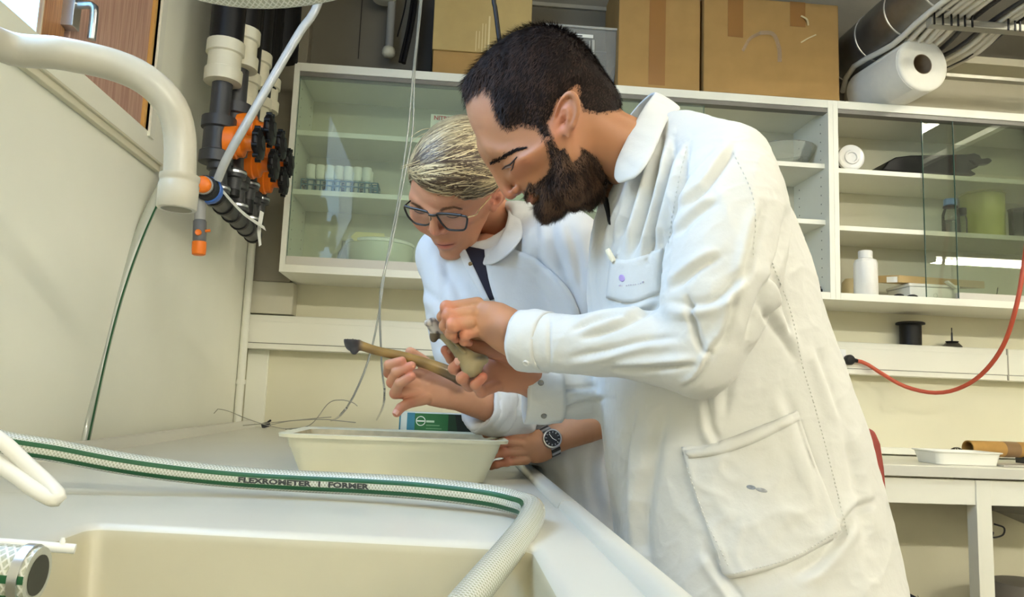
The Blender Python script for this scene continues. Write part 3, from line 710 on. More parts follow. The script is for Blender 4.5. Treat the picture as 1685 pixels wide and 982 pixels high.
obj('tape_scrap', MB().ribbon(spline([P(1318, 26, Y=YB - 0.014), P(1328, 32, Y=YB - 0.02), P(1330, 42, Y=YB - 0.012)], 8), 0.008, (0, -1, 0.2), 0.0006).ribbon(spline([P(1318, 70, Y=YB - 0.0125), P(1330, 63, Y=YB - 0.015), P(1343, 57, Y=YB - 0.0125)], 8), 0.005, (0, -1, 0), 0.0006), mat('tape_curl', (214, 196, 150), 0.3), c3)
# lidded box
x0, x1 = P(712, 60, Y=YB)[0], P(874, 60, Y=YB)[0]; zl = P(760, 84, Y=YB)[2]; zt = P(790, -30, Y=YB)[2]
c1 = thing('cardboard_box', ((x0 + x1) / 2, YB, TOPZ), 'pale cardboard box with an overhanging lid above the woman', 'box', 'cardboard boxes on the wall cabinet')
obj('body', MB().box((x0 + 0.004, YB + 0.01, TOPZ + 0.001), (x1 - 0.004, YB + 0.26, zt - 0.01)), m_card, c1, bevel=0.003)
obj('lid', MB().box((x0, YB, zl), (x1, YB + 0.27, zt)), m_card2, c1, bevel=0.003)
lt = MB()
for k in range(5):
    xx = P(784 + k * 5, 40, Y=YB)[0]
    lt.box((xx, YB - 0.001, zl + 0.004 + 0.01 * (k % 2)), (xx + 0.003 + 0.003 * (k == 4), YB, zl + 0.08 + 0.03 * (k // 2)))
obj('glossy_tape', lt, mat('tape_gloss', (224, 206, 156), 0.12, coat=1.0), c1)
# clear plastic bin
m_clearp = glass('clear_plastic', (226, 226, 222), 0.8, 0.12, 0.22)
bx0, bx1 = P(893, 60, Y=2.72)[0], P(1020, 60, Y=2.72)[0]; bzt = P(950, 48, Y=2.72)[2]
bn2 = thing('plastic_bin', ((bx0 + bx1) / 2, 2.72, TOPZ), 'clear plastic storage bin with a paper label, between the cardboard boxes', 'bin')
y0, y1 = 2.70, 2.90
def taper(z, d): return [(bx0 + d, y0 + d, z), (bx1 - d, y0 + d, z), (bx1 - d, y1 - d, z), (bx0 + d, y1 - d, z)]
bm_ = MB(); A, B_ = taper(TOPZ + 0.002, 0.022), taper(bzt, 0.006)
bm_.v = [tuple(q) for q in A + B_]; bm_.f = [(3, 2, 1, 0), (0, 1, 5, 4), (1, 2, 6, 5), (2, 3, 7, 6), (3, 0, 4, 7)]
obj('body', bm_, m_clearp, bn2, solid=0.002)
rm = MB()
for a, b in zip(taper(bzt, 0.0), taper(bzt, 0.0)[1:] + taper(bzt, 0.0)[:1]): rm.cyl(a, b, 0.005, n=8)
m_rimp = mat('bin_rim', (198, 198, 190), 0.3, trans=0.0, alpha=0.75)
obj('rim', rm, m_rimp, bn2, smooth=True)
obj('rib', MB().box((P(975, 60, Y=y0)[0], y0 + 0.003, TOPZ + 0.03), (P(979, 60, Y=y0)[0], y0 + 0.008, bzt - 0.045)).box((P(970, 60, Y=y0)[0], y0 + 0.002, TOPZ + 0.03), (P(972, 60, Y=y0)[0], y0 + 0.008, bzt - 0.05)), m_rimp, bn2)
obj('foot', MB().box((bx0 + 0.026, y0 + 0.018, TOPZ + 0.001), (bx1 - 0.026, y0 + 0.026, TOPZ + 0.022)), m_rimp, bn2)
la_, lb_ = P(912, 51, Y=y0 + 0.003), P(976, 63, Y=y0 + 0.003)
lab = obj('paper_label', MB().box((la_[0], y0 + 0.002, lb_[2]), (lb_[0], y0 + 0.004, la_[2] - 0.004)), mat('paper_white', (238, 238, 230), 0.6), bn2)
lz = (la_[2] + lb_[2]) / 2 - 0.004
obj('label_print', MB().box((la_[0] + 0.005, y0 + 0.0012, lz - 0.001), (la_[0] + 0.025, y0 + 0.002, lz + 0.002)).box((la_[0] + 0.058, y0 + 0.0012, lz - 0.001), (la_[0] + 0.105, y0 + 0.002, lz + 0.003)), mat('ink_black', (40, 38, 38), 0.6), lab)
# paper roll lying with its end toward the room
rc = P(1519, 105, Y=2.50); rr = rc[2] - TOPZ
rr = 51 / FOC * 2.52; rzc = TOPZ + rr
rc = P(1519, 105, Y=(rzc - CAMZ) / ((rc[2] - CAMZ) / 2.50)); yr = rc[1]
rl = thing('paper_roll', (rc[0], yr + 0.1, TOPZ), 'thick white paper towel roll lying on top of the cabinet', 'roll')
m_paper = mat('roll_paper', (236, 233, 220), 0.85, var=(40, 0.03), bump=(90, 0.15, 0.001))
rx = nrm((-0.10, 1, 0))
prof = [(0.038 / 0.2 * rr * 2, 0.001), (rr * 0.55, 0.0), (rr * 0.8, 0.001), (rr - 0.006, 0.0), (rr, 0.006), (rr, 0.30)]
obj('paper', MB().lathe(rc, rx, [(rr * 0.37, 0.3)] + [(rr * 0.37, 0.002)] + prof[1:] + [(rr * 0.37, 0.301)], 48), m_paper, rl, smooth=True)
obj('core', MB().lathe(rc + rx * 0.003, rx, [(rr * 0.37, 0), (rr * 0.37, 0.29), (rr * 0.345, 0.29), (rr * 0.345, 0), (rr * 0.37, 0)], 32).lathe(rc + rx * 0.28, rx, [(0, 0), (rr * 0.345, 0)], 32), mat('roll_core', (136, 118, 94), 0.8), rl, smooth=True)
tl = MB(); a_ = np.linspace(-1.2, 0.5, 12)
u_ = nrm(np.cross(rx, (0, 0, 1))); pts = [rc + rx * 0.12 + rr * 1.008 * (math.cos(t) * -u_ * 1.0 + math.sin(t) * np.array([0, 0, 1.0])) for t in a_]
obj('loose_end', tl.ribbon(pts, 0.22, [p_ - rc - rx * 0.12 for p_ in pts], 0.0015), m_paper, rl, smooth=True)
# ---- spiral duct and cable tray near the ceiling
m_duct = mat('galvanised_duct', (150, 148, 142), 0.38, 0.85, var=(16, 0.2), bump=(40, 0.15, 0.001))
da = P(1415, 95, Y=2.84); rdu = 0.098
du = thing('ventilation_duct', (da[0], 2.0, da[2]), 'galvanised spiral duct running back under the ceiling beside the cable tray', 'duct')
d0, d1 = np.array([da[0] + 0.02, 0.2, da[2] + 0.045]), np.array([da[0], 2.945, da[2] + 0.02])
obj('pipe', MB().cyl(d0, d1, rdu, n=40), m_duct, du, smooth=True)
for k in range(14):
    p_ = d1 + (d0 - d1) * (k * 0.072 + 0.015); ax_ = nrm(d0 - d1)
    obj('rib', MB().lathe(p_, ax_ + np.array([0.05, 0, 0]), [(rdu, -0.004), (rdu + 0.003, -0.002), (rdu + 0.003, 0.002), (rdu, 0.004)], 40), mat('duct_seam', (206, 202, 192), 0.35, 0.6), du, smooth=True)
obj('side_pipe', MB().cyl(d0 + (0.14, 0, -0.03), d1 + (0.14, 0, -0.03), 0.014, n=12), mat('conduit_grey', (150, 146, 134), 0.5), du, smooth=True)
m_tray = mat('tray_steel', (168, 164, 150), 0.4, 0.4)
YR = 2.35; ra = P(1532, 26, Y=YR); rb_ = P(1700, 55, Y=YR); rz = (ra[2] + rb_[2]) / 2
ry = thing('cable_tray', (2.0, YR, rz), 'steel cross rail carrying the pale cables under the ceiling', 'tray')
obj('cross_rail', MB().box((ra[0], YR, rz - 0.014), (3.2, YR + 0.03, rz + 0.014)).box((ra[0], YR - 0.012, rz - 0.018), (3.2, YR, rz - 0.012)), m_tray, ry, bevel=0.002)
obj('cross_rail', MB().box((ra[0], YR - 1.0, rz - 0.014), (3.2, YR - 0.97, rz + 0.014)), m_tray, ry, bevel=0.002)
obj('cross_rail', MB().box((ra[0], YR + 0.4, rz - 0.002), (3.2, YR + 0.43, rz + 0.014)), m_tray, ry, bevel=0.002)
for xx in (ra[0] + 0.01, 3.1): obj('hanger', MB().cyl((xx, YR + 0.015, rz), (xx, YR + 0.015, H), 0.006, n=8), m_tray, ry)
m_cable = mat('pale_cable', (232, 226, 210), 0.5); m_cabled = mat('dark_cable', (58, 56, 56), 0.5)
cpx = [(1527, 0), (1541, 0), (1555, 0), (1566, 0), (1577, 0), (1589, 0), (1604, 1), (1637, 1), (1648, 0), (1659, 0), (1667, 0), (1676, 1)]
for i, (cx_, dk_) in enumerate(cpx):
    p_ = P(cx_, 34, Y=YR); xx = p_[0]; j = (i * 37 % 7 - 3) * 0.004
    # flat bundle of cables lying on the rail, sagging behind it
    pts = spline([(xx + j, 0.3, rz + 0.022), (xx, YR - 0.97, rz + 0.024), (xx - j, YR - 0.45, rz + 0.020), (xx, YR, rz + 0.024), (xx + 0.01 + j, YR + 0.2, rz + 0.010), (xx + j * 2, YR + 0.45, rz + 0.026), (xx, YW - 0.03, rz - 0.02)], 36)
    o = tag(obj('data_cable', MB().tube(pts, 0.0105 if not dk_ else 0.008, 8), m_cabled if dk_ else m_cable, smooth=True), '%s of the three dark cables on the tray rail, counted from the paper roll' % ['first', 'second', 'third'][sum(q[1] for q in cpx[:i])] if dk_ else '%s pale cable over the tray rail, counted from the paper roll' % ['first', 'second', 'third', 'fourth', 'fifth', 'sixth', 'seventh', 'eighth', 'ninth'][sum(1 - q[1] for q in cpx[:i])], 'cable', 'dark cables on the tray' if dk_ else 'pale cables on the tray')
    if not dk_:
        obj('cable_tie', MB().box((xx + 0.011, YR - 0.016, rz - 0.02), (xx + 0.016, YR - 0.012, rz + 0.034)).box((xx + 0.011, YR - 0.016, rz + 0.03), (xx + 0.016, YR + 0.04, rz + 0.036)), m_black, ry)
# bulkhead along the wall under the ceiling at the far end
struct('trim_8', MB().box((P(1440, 150, Y=2.80)[0], 2.80, P(1600, 92, Y=2.80)[2] - 0.03), (3.6, YW - 0.02, P(1600, 92, Y=2.80)[2])), mat('bulkhead', (196, 190, 168), 0.6))
struct('trim_9', MB().box((P(1395, 150, Y=2.90)[0], 2.915, TOPZ), (3.6, YW - 0.019, P(1600, 95, Y=2.9)[2])), mat('panel_right', (186, 180, 158), 0.6, var=(5, 0.05)))
# ---- pipe and dark cables above the cabinet
wp = thing('wall_pipe', P(640, 60, Y=2.85), 'pale vertical pipe with a round end cap above the cabinet', 'pipe')
pa, pb = P(644, -60, Y=2.85), P(640, 84, Y=2.85)
obj('pipe', MB().cyl((pb[0], 2.85, pb[2]), (pb[0], 2.85, H), 0.0155, n=14), mat('pipe_grey', (148, 146, 140), 0.45), wp, smooth=True)
obj('cap', MB().lathe((pb[0] - 0.001, 2.85, pb[2] - 0.025), (0, 0, 1), [(0, 0), (0.018, 0.002), (0.025, 0.012), (0.025, 0.025), (0.021, 0.037), (0.0155, 0.04)], 18), m_cream, wp, smooth=True)
hc = P(622, -4, Y=2.8)
obj('collar', MB().lathe((pb[0] - 0.03, 2.84, P(620, 2, Y=2.84)[2]), (0, 0, 1), [(0, 0), (0.04, 0.003), (0.048, 0.015), (0.048, 0.06)], 18), m_cream, wp, smooth=True)
for i, (a, b, r_) in enumerate(((((688, -30)), (664, 104), 0.009), ((682, -30), (658, 102), 0.006), ((672, -30), (654, 60), 0.003))):
    p0, p1 = P(*a, Y=2.8), P(*b, Y=2.75)
    tag(obj('black_cable', MB().tube(spline([p0 + np.array([0.02, 0, 0.25]), p0, (p0 + p1) / 2 + np.array([0.006, 0, 0]), np.array([p1[0], p1[1], max(p1[2], TOPZ + 0.005)])], 20), r_, 8), m_black, smooth=True), ['thickest black cable dropping behind the wall cabinet', 'medium black cable beside the thickest one', 'thinnest dark cable slanting above the wall cabinet'][i], 'cable')
sl = P(590, 50, Y=YW - 0.03)
struct('trim_10', MB().box((P(596, 10, Y=2.925)[0] - 0.004, 2.927, P(592, 96, Y=2.925)[2]), (P(596, 10, Y=2.925)[0], 2.932, H)), mat('dark_gap', (60, 56, 50), 0.7))
struct('trim_11', MB().box((P(690, 60, Y=2.9)[0], 2.90, TOPZ + 0.001), (P(712, 60, Y=2.9)[0], 2.93, H)), mat('dark_post', (62, 58, 52), 0.7))
struct('trim_12', MB().box((P(872, 0, Y=2.92)[0], 2.915, P(940, 14, Y=2.92)[2]), (P(1050, 0, Y=2.92)[0], 2.93, P(940, 8, Y=2.92)[2])), mat('pale_strip', (150, 146, 132), 0.6))
bc0, bc1 = P(812, -60, Y=1.5), P(822, 66, Y=1.5)
tag(obj('hanging_cable', MB().tube(spline([(bc0[0] - 0.01, 1.8, H - 0.01), P(812, -60, Y=1.75), P(816, 20, Y=1.75), P(824, 80, Y=1.75), P(836, 150, Y=1.75), P(838, 190, Y=1.75)], 30), 0.0055, 10), m_black, smooth=True), 'black cable hanging from the ceiling in front of the lidded box', 'cable')

# ------------------------------------------------------------------ inside the cabinets
m_ptube = mat('rack_tube_white', (240, 241, 232), 0.4)
m_rack = mat('rack_blue', (52, 108, 128), 0.45)
zr = sl2 + 0.0092
ra0, ra1 = P(497, 300, Y=2.74)[0], P(622, 305, Y=2.74)[0]
rk = thing('tube_rack', ((ra0 + ra1) / 2, 2.76, zr), 'blue wire rack full of white tubes behind the tinted glass', 'rack')
rm = MB()
for z in (0.008, 0.030, 0.048):
    for y in (2.725, 2.755, 2.785, 2.815): rm.box((ra0, y - 0.002, zr + z - 0.002), (ra1, y + 0.002, zr + z + 0.002))
    for k in range(13): xx = ra0 + (ra1 - ra0) * k / 12; rm.box((xx - 0.002, 2.725, zr + z - 0.002), (xx + 0.002, 2.815, zr + z + 0.002))
for k in range(13):
    for y in (2.725, 2.815): xx = ra0 + (ra1 - ra0) * k / 12; rm.box((xx - 0.002, y - 0.002, zr), (xx + 0.002, y + 0.002, zr + 0.05))
obj('frame', rm, m_rack, rk)
for k in range(7):
    xx = ra0 + 0.028 + k * (ra1 - ra0 - 0.05) / 6.6
    for y, r_, dz_ in ((2.742, 0.0165, 0), (2.80, 0.0165, 0.004)):
        tb = thing('sample_tube', (xx, y, zr), None, 'tube', 'white tubes standing in the blue rack')
        tb['label'] = '%s white tube from the valve side in the %s row of the blue rack' % (['first', 'second', 'third', 'fourth', 'fifth', 'sixth', 'seventh'][k], 'front' if y < 2.77 else 'rear')
        obj('cap', MB().lathe((xx, y, zr + 0.056 + dz_), (0, 0, 1), [(r_ * 0.9, 0), (r_, 0.002), (r_, 0.048), (r_ * 0.92, 0.05), (0, 0.05)], 16), m_ptube, tb, smooth=True)
        obj('vial', MB().lathe((xx, y, zr + 0.004), (0, 0, 1), [(0, 0), (r_ * 0.6, 0.006), (r_ * 0.75, 0.05), (r_ * 0.75, 0.056 + dz_)], 14), mat('vial_haze', (196, 206, 198), 0.3), tb, smooth=True)
# lidded tub with a yellow note, low shelf
zb = BOTZ + 0.026
tc_ = P(625, 415, Y=2.80)
wt = thing('white_tub', (tc_[0], 2.80, zb), 'round white lidded tub with a yellow note behind the tinted glass', 'tub')
zt_ = P(640, 400, Y=2.78)[2]
obj('body', MB().lathe((tc_[0], 2.80, zb + 0.001), (0, 0, 1), [(0.108, 0), (0.112, 0.004), (0.118, zt_ - zb - 0.012)], 40), mat('tub_haze', (214, 218, 200), 0.35), wt, smooth=True)
obj('lid', MB().lathe((tc_[0], 2.80, zt_ - 0.012), (0, 0, 1), [(0.118, 0), (0.123, 0.001), (0.123, 0.010), (0.115, 0.014), (0.07, 0.026), (0, 0.03)], 40), m_ptube, wt, smooth=True)
sc_m = MB()
for k in range(11):
    a = -2.2 + k * 0.13
    cx_, cy_ = tc_[0] + 0.1135 * math.cos(a), 2.80 + 0.1135 * math.sin(a); t_ = np.array([-math.sin(a), math.cos(a), 0])
    sc_m.obox((cx_, cy_, zb + 0.02), t_ * 0.0012, np.array([math.cos(a), math.sin(a), 0]) * 0.001, (0, 0, 0.012))
obj('scale_mark', sc_m, mat('ink_black', (40, 38, 38), 0.6), wt, kind='stuff')
n0, n1 = P(578, 381, Y=2.69), P(634, 399, Y=2.69)
obj('note', MB().prism([P(577, 389, Y=2.70), P(586, 381, Y=2.70), P(632, 384, Y=2.70), P(635, 394, Y=2.70), P(630, 399, Y=2.70), P(582, 396, Y=2.70)], (0, 0.001, 0)), mat('note_yellow', (226, 216, 160), 0.6), wt)
obj('jar_shoulder', MB().lathe((P(570, 390, Y=2.8)[0], 2.82, zb + 0.001), (0, 0, 1), [(0.028, 0), (0.03, 0.075), (0.018, 0.095), (0.018, 0.12)], 20), m_clearp, wt, smooth=True)
# box with red lettering
sgp = P(709, 187, Y=2.80); sg1 = P(800, 225, Y=2.80)
sb = thing('carton', ((sgp[0] + 0.09), 2.85, sl1 + 0.009), 'small white carton with red lettering behind the woman', 'box')
obj('body', MB().box((sgp[0], 2.80, sl1 + 0.0095), (sgp[0] + 0.2, 2.92, sgp[2])), mat('carton_white', (236, 232, 218), 0.5), sb, bevel=0.002)
obj('lettering', text_mb('NITRIL', 0.022, (sgp[0] + 0.012, 2.7992, sgp[2] - 0.022), (1, 0, 0), (0, 0, 1), 0.0008), mat('ink_red', (196, 60, 50), 0.5), sb)
# clear bowl, left cabinet
def lathe_thing(name, base, prof, m, label, cat, n=32, group=None):
    return tag(obj(name, MB().lathe(base, (0, 0, 1), prof, n), m, smooth=True), label, cat, group)
b0_ = P(1290, 262, Y=2.80)
zz = sh1 + 0.0095
gb_ = lathe_thing('glass_bowl', (b0_[0], 2.80, zz), [(0.05, 0), (0.05, 0.004), (0.085, 0.04), (0.115, 0.085), (0.118, 0.098), (0.112, 0.098), (0.08, 0.04), (0.045, 0.008), (0, 0.006)], glass('bowl_glass', (250, 251, 246), 0.8, 0.05, 0.10), 'clear bowl with a spout on the shelf behind the man', 'bowl')
# black object on lowest shelf by the post
bj = P(1349, 476, Y=2.72)
lathe_thing('rubber_stopper', (bj[0], 2.72, zb), [(0.012, 0), (0.014, 0.002), (0.012, 0.018), (0.004, 0.022), (0.004, 0.03), (0, 0.03)], m_black, 'small black stopper at the foot of the cabinet post', 'stopper', 14)
# white jar lying on its side
jc = P(1400, 255, Y=2.70)
jr = 23 / FOC * 2.72
jar = thing('plastic_jar', (jc[0] - 0.0, 2.72, zz), 'white plastic jar lying on its side beside the cabinet post', 'jar')
jb = np.array([jc[0], 2.69, zz + jr])
obj('body', MB().lathe(jb + (0.004, 0.02, 0), (0.1, 1, 0), [(jr * 0.98, 0), (jr, 0.006), (jr, 0.15), (jr * 0.9, 0.16), (0, 0.16)], 32), mat('jar_white', (214, 212, 204), 0.3, coat=0.3), jar, smooth=True)
obj('lid', MB().lathe(jb, (0.1, 1, 0), [(0, 0.006), (jr * 0.35, 0.005), (jr * 0.38, 0.0), (jr * 0.52, 0.0), (jr * 0.56, 0.005), (jr * 0.86, 0.004), (jr, 0.008), (jr, 0.022)], 32), mat('jar_lid', (226, 225, 220), 0.22, coat=0.5), jar, smooth=True)
obj('dark_band', MB().lathe(jb + (0.003, 0.024, 0), (0.1, 1, 0), [(jr * 1.01, 0), (jr * 1.01, 0.012)], 32), m_black, jar, smooth=True)
# black shell-like instrument case
ic = [(1451, 279), (1462, 264), (1475, 257), (1500, 254), (1560, 253), (1592, 252), (1604, 250), (1614, 254), (1617, 262), (1612, 264), (1611, 273), (1598, 278), (1608, 285), (1596, 289), (1560, 287), (1500, 284)]
bk_ = thing('black_case', P(1530, 283, Y=2.76), 'flat black plastic case lying on the upper shelf behind clear glass', 'case')
pl = [P(a, b + 1, Y=2.74) for a, b in ic]; zmin = zz + 0.0005
pl = [np.array([q_[0], q_[1], max(q_[2], zmin)]) for q_ in pl]
obj('shell', MB().prism(pl[::-1], (0, 0.12, 0)), mat('case_black', (9, 8, 8), 0.5, spec=0.25), bk_, bevel=0.006, seg=3)
hl = [P(1596, 262, Y=2.73), P(1608, 262, Y=2.725), P(1628, 259, Y=2.725), P(1634, 264, Y=2.725), P(1628, 269, Y=2.725), P(1606, 270, Y=2.73)]
obj('handle', MB().prism(hl[::-1], (0, 0.03, 0)), mat('case_black', (9, 8, 8), 0.5, spec=0.25), bk_, bevel=0.004)
dl = P(1647, 289, Y=2.74)
lathe_thing('black_dome', (dl[0], 2.74, zz), [(0.026, 0), (0.025, 0.006), (0.018, 0.014), (0, 0.018)], m_black, 'low black dome on the upper shelf beyond the black case', 'lid', 20)
# clear bottle with blue cap
zs2 = sh2 + 0.0095
sp_ = P(1565, 375, Y=2.74)
bt = thing('reagent_bottle', (sp_[0], 2.74, zs2), 'clear glass bottle with a pale blue screw cap', 'bottle')
hb_ = P(1563, 336, Y=2.74)[2] - zs2
m_bg = glass('bottle_glass', (250, 252, 248), 1.1, 0.03, 0.06)
obj('glass', MB().lathe((sp_[0], 2.74, zs2), (0, 0, 1), [(0.029, 0), (0.031, 0.003), (0.031, hb_ * 0.66), (0.024, hb_ * 0.82), (0.019, hb_ * 0.88), (0.019, hb_)], 28), m_bg, bt, smooth=True)
obj('liquid', MB().lathe((sp_[0], 2.74, zs2 + 0.002), (0, 0, 1), [(0.0275, 0), (0.0275, hb_ * 0.45), (0, hb_ * 0.45)], 24), glass('liquid', (246, 247, 244), 1.0, 0.08, 0.12), bt, smooth=True)
obj('cap', MB().lathe((sp_[0], 2.74, zs2 + hb_ - 0.006), (0, 0, 1), [(0.022, 0), (0.0235, 0.001), (0.0235, 0.022), (0.022, 0.025), (0, 0.025)], 24), mat('cap_blue', (120, 160, 214), 0.35), bt, smooth=True)
obj('ring', MB().lathe((sp_[0], 2.74, zs2 + hb_ - 0.014), (0, 0, 1), [(0.020, 0), (0.026, 0.001), (0.026, 0.005), (0.02, 0.006)], 24), m_black2, bt, smooth=True)
s2 = P(1586, 375, Y=2.74)
b2 = thing('small_bottle', (s2[0], 2.745, zs2), 'tiny clear bottle with a dark cap beside the blue-capped bottle', 'bottle')
h2_ = P(1586, 354, Y=2.745)[2] - zs2
obj('glass', MB().lathe((s2[0], 2.745, zs2), (0, 0, 1), [(0.015, 0), (0.016, 0.002), (0.016, h2_ * 0.8), (0.011, h2_)], 20), m_bg, b2, smooth=True)
obj('cap', MB().lathe((s2[0], 2.745, zs2 + h2_), (0, 0, 1), [(0.014, 0), (0.0145, 0.001), (0.0145, 0.026), (0, 0.027)], 18), m_black2, b2, smooth=True)
yb0, yb1 = P(1604, 375, Y=2.78), P(1664, 312, Y=2.78)
yt = thing('yellow_tub', ((yb0[0] + yb1[0]) / 2, 2.83, zs2), 'translucent yellow-green tub behind the clear sliding glass', 'tub')
yr_ = (yb1[0] - yb0[0]) / 2
obj('body', MB().lathe(((yb0[0] + yb1[0]) / 2, 2.84, zs2), (0, 0, 1), [(yr_ * 0.94, 0), (yr_ * 0.96, 0.004), (yr_, yb1[2] - zs2 - 0.01), (0.0, yb1[2] - zs2 - 0.008)], 36), mat('tub_yellow', (206, 208, 122), 0.4), yt, smooth=True)
obj('lid', MB().lathe(((yb0[0] + yb1[0]) / 2, 2.84, yb1[2] - 0.016), (0, 0, 1), [(yr_, 0), (yr_ * 1.04, 0.001), (yr_ * 1.04, 0.012), (0, 0.015)], 36), mat('tub_yellow_lid', (214, 214, 150), 0.4), yt, smooth=True)
gl_ = P(1678, 380, Y=2.74)
gt_ = thing('glass_beaker', (gl_[0], 2.76, zs2), 'clear glass beaker at the end of the middle shelf beside the yellow tub', 'beaker')
obj('glass', MB().lathe((gl_[0] + 0.012, 2.76, zs2), (0, 0, 1), [(0.03, 0), (0.033, 0.003), (0.033, 0.115), (0.036, 0.12)], 24), m_bg, gt_, smooth=True)
obj('rim', MB().lathe((gl_[0] + 0.012, 2.76, zs2 + 0.119), (0, 0, 1), [(0.034, 0), (0.0365, 0.001), (0.0365, 0.003), (0.034, 0.004)], 24), m_bg, gt_, smooth=True)
# lowest shelf, right cabinet
wb = P(1425, 484, Y=2.70)
bt2 = thing('white_bottle', (wb[0], 2.70, zb), 'squat white plastic bottle with a white screw cap on the bottom shelf', 'bottle')
hw = P(1425, 413, Y=2.70)[2] - zb; rw = 19.5 / FOC * 2.72
m_pe = mat('polyethylene', (232, 231, 226), 0.35, var=(12, 0.04))
obj('body', MB().lathe((wb[0], 2.70, zb), (0, 0, 1), [(rw * 0.93, 0), (rw, 0.004), (rw, hw * 0.72), (rw * 0.9, hw * 0.79), (rw * 0.55, hw * 0.83), (rw * 0.5, hw * 0.86)], 28), m_pe, bt2, smooth=True)
obj('cap', MB().lathe((wb[0], 2.70, zb + hw * 0.83), (0, 0, 1), [(rw * 0.55, 0), (rw * 0.6, 0.001), (rw * 0.6, hw * 0.15), (rw * 0.54, hw * 0.17), (0, hw * 0.17)], 28), m_pe, bt2, smooth=True)
bg2 = P(1402, 480, Y=2.86)
lathe_thing('beige_bottle', (bg2[0], 2.87, zb), [(0.03, 0), (0.032, 0.003), (0.032, 0.075), (0.02, 0.09), (0, 0.09)], mat('beige_plastic', (206, 190, 150), 0.5), 'beige bottle standing behind the squat white bottle', 'bottle', 20)
wbx = thing('white_box', (P(1532, 480, Y=2.75)[0], 2.75, zb), 'low white plastic box with a hinged lid behind the glass edge', 'box')
x0, x1 = P(1496, 480, Y=2.72)[0], P(1576, 480, Y=2.72)[0]; zt_ = P(1530, 473, Y=2.72)[2]
zt_ = P(1530, 470, Y=2.72)[2] + 0.006
m_wp = mat('white_plastic_box', (236, 235, 226), 0.35)
obj('body', MB().hexa([(x0 + 0.004, 2.72, zb), (x1 - 0.004, 2.72, zb), (x1 - 0.004, 2.86, zb), (x0 + 0.004, 2.86, zb)], [(x0, 2.716, zt_ - 0.012), (x1, 2.716, zt_ - 0.012), (x1, 2.865, zt_ - 0.012), (x0, 2.865, zt_ - 0.012)]), m_wp, wbx, bevel=0.004)
obj('lid', MB().box((x0 - 0.004, 2.712, zt_ - 0.012), (x1 + 0.004, 2.868, zt_)), m_wp, wbx, bevel=0.004)
obj('latch', MB().obox(((x0 + x1) / 2 + 0.055, 2.70, zt_ - 0.002), (0.018, 0, -0.012), (0, 0.01, 0), (0.002, 0, 0.003)), m_wp, wbx, bevel=0.001)
obj('emblem', MB().lathe(((x0 + x1) / 2 + 0.005, 2.7165, zb + 0.018), (0, -1, 0), [(0.007, 0), (0.0085, 0), (0.0085, 0.0006), (0.007, 0.0006), (0.007, 0)], 20), mat('emboss_grey', (200, 200, 190), 0.4), wbx)
cbx = thing('long_carton', (P(1530, 460, Y=2.78)[0], 2.78, zt_), 'long brown carton lying askew on the low white box', 'box')
a0, a1, a2, a3 = P(1455, 460, Y=2.73), P(1482, 453, Y=2.71), P(1618, 449, Y=2.76), P(1455, 473, Y=2.73)
hh = 0.027
zc0 = zt_ + 0.001
e0 = np.array([a0[0], 2.78, zc0 + 0.004]); e1 = np.array([a1[0], 2.72, zc0]); e2 = np.array([a2[0], 2.755, zc0])
dd = nrm(e2 - e1); wdt = e0 - e1
bot = [e1, e2, e2 + wdt, e0]
obj('body', MB().hexa(bot, [q_ + np.array([0, 0, hh]) for q_ in bot]), mat('carton_brown', (188, 160, 108), 0.65, var=(20, 0.06)), cbx, bevel=0.0015)
obj('end_label', MB().hexa([e1 + wdt * 0.08 + dd * -0.0008, e1 + wdt * 0.55 + dd * -0.0008, e1 + wdt * 0.55 + dd * -0.0002, e1 + wdt * 0.08 + dd * -0.0002], [q_ + np.array([0, 0, hh * 0.8]) for q_ in (e1 + wdt * 0.08 + dd * -0.0008, e1 + wdt * 0.55 + dd * -0.0008, e1 + wdt * 0.55 + dd * -0.0002, e1 + wdt * 0.08 + dd * -0.0002)]), mat('paper_white', (238, 238, 230), 0.6), cbx)
for i, (a, b) in enumerate(((1478, 486), (1500, 488))):
    q_ = P(a, b, Y=2.69)
    tag(obj('black_stopper', MB().lathe((q_[0], 2.685, zb), (0, 0, 1), [(0.016, 0), (0.018, 0.003), (0.017, 0.008), (0.008, 0.012), (0, 0.012)], 18), m_black, smooth=True), ['black rubber stopper lying beside the squat white bottle', 'black rubber stopper lying in front of the low white box'][i], 'stopper')
cl = P(1634, 482, Y=2.74)
tag(obj('black_clip', MB().tube(spline([(cl[0], 2.74, zb + 0.004), (cl[0] + 0.01, 2.74, zb + 0.018), P(1642, 473, Y=2.74)], 10), [0.005, 0.005, 0.0045, 0.004, 0.003, 0.0025, 0.002, 0.002, 0.002, 0.002], 8), m_black, smooth=True), 'thin black clip standing behind the lower track', 'clip')
wc = P(1660, 478, Y=2.82)
lathe_thing('white_cup', (wc[0], 2.82, zb), [(0.022, 0), (0.026, 0.045), (0.024, 0.045), (0.02, 0.004), (0, 0.004)], m_pe, 'white cup on the bottom shelf behind the black clip', 'cup', 20)

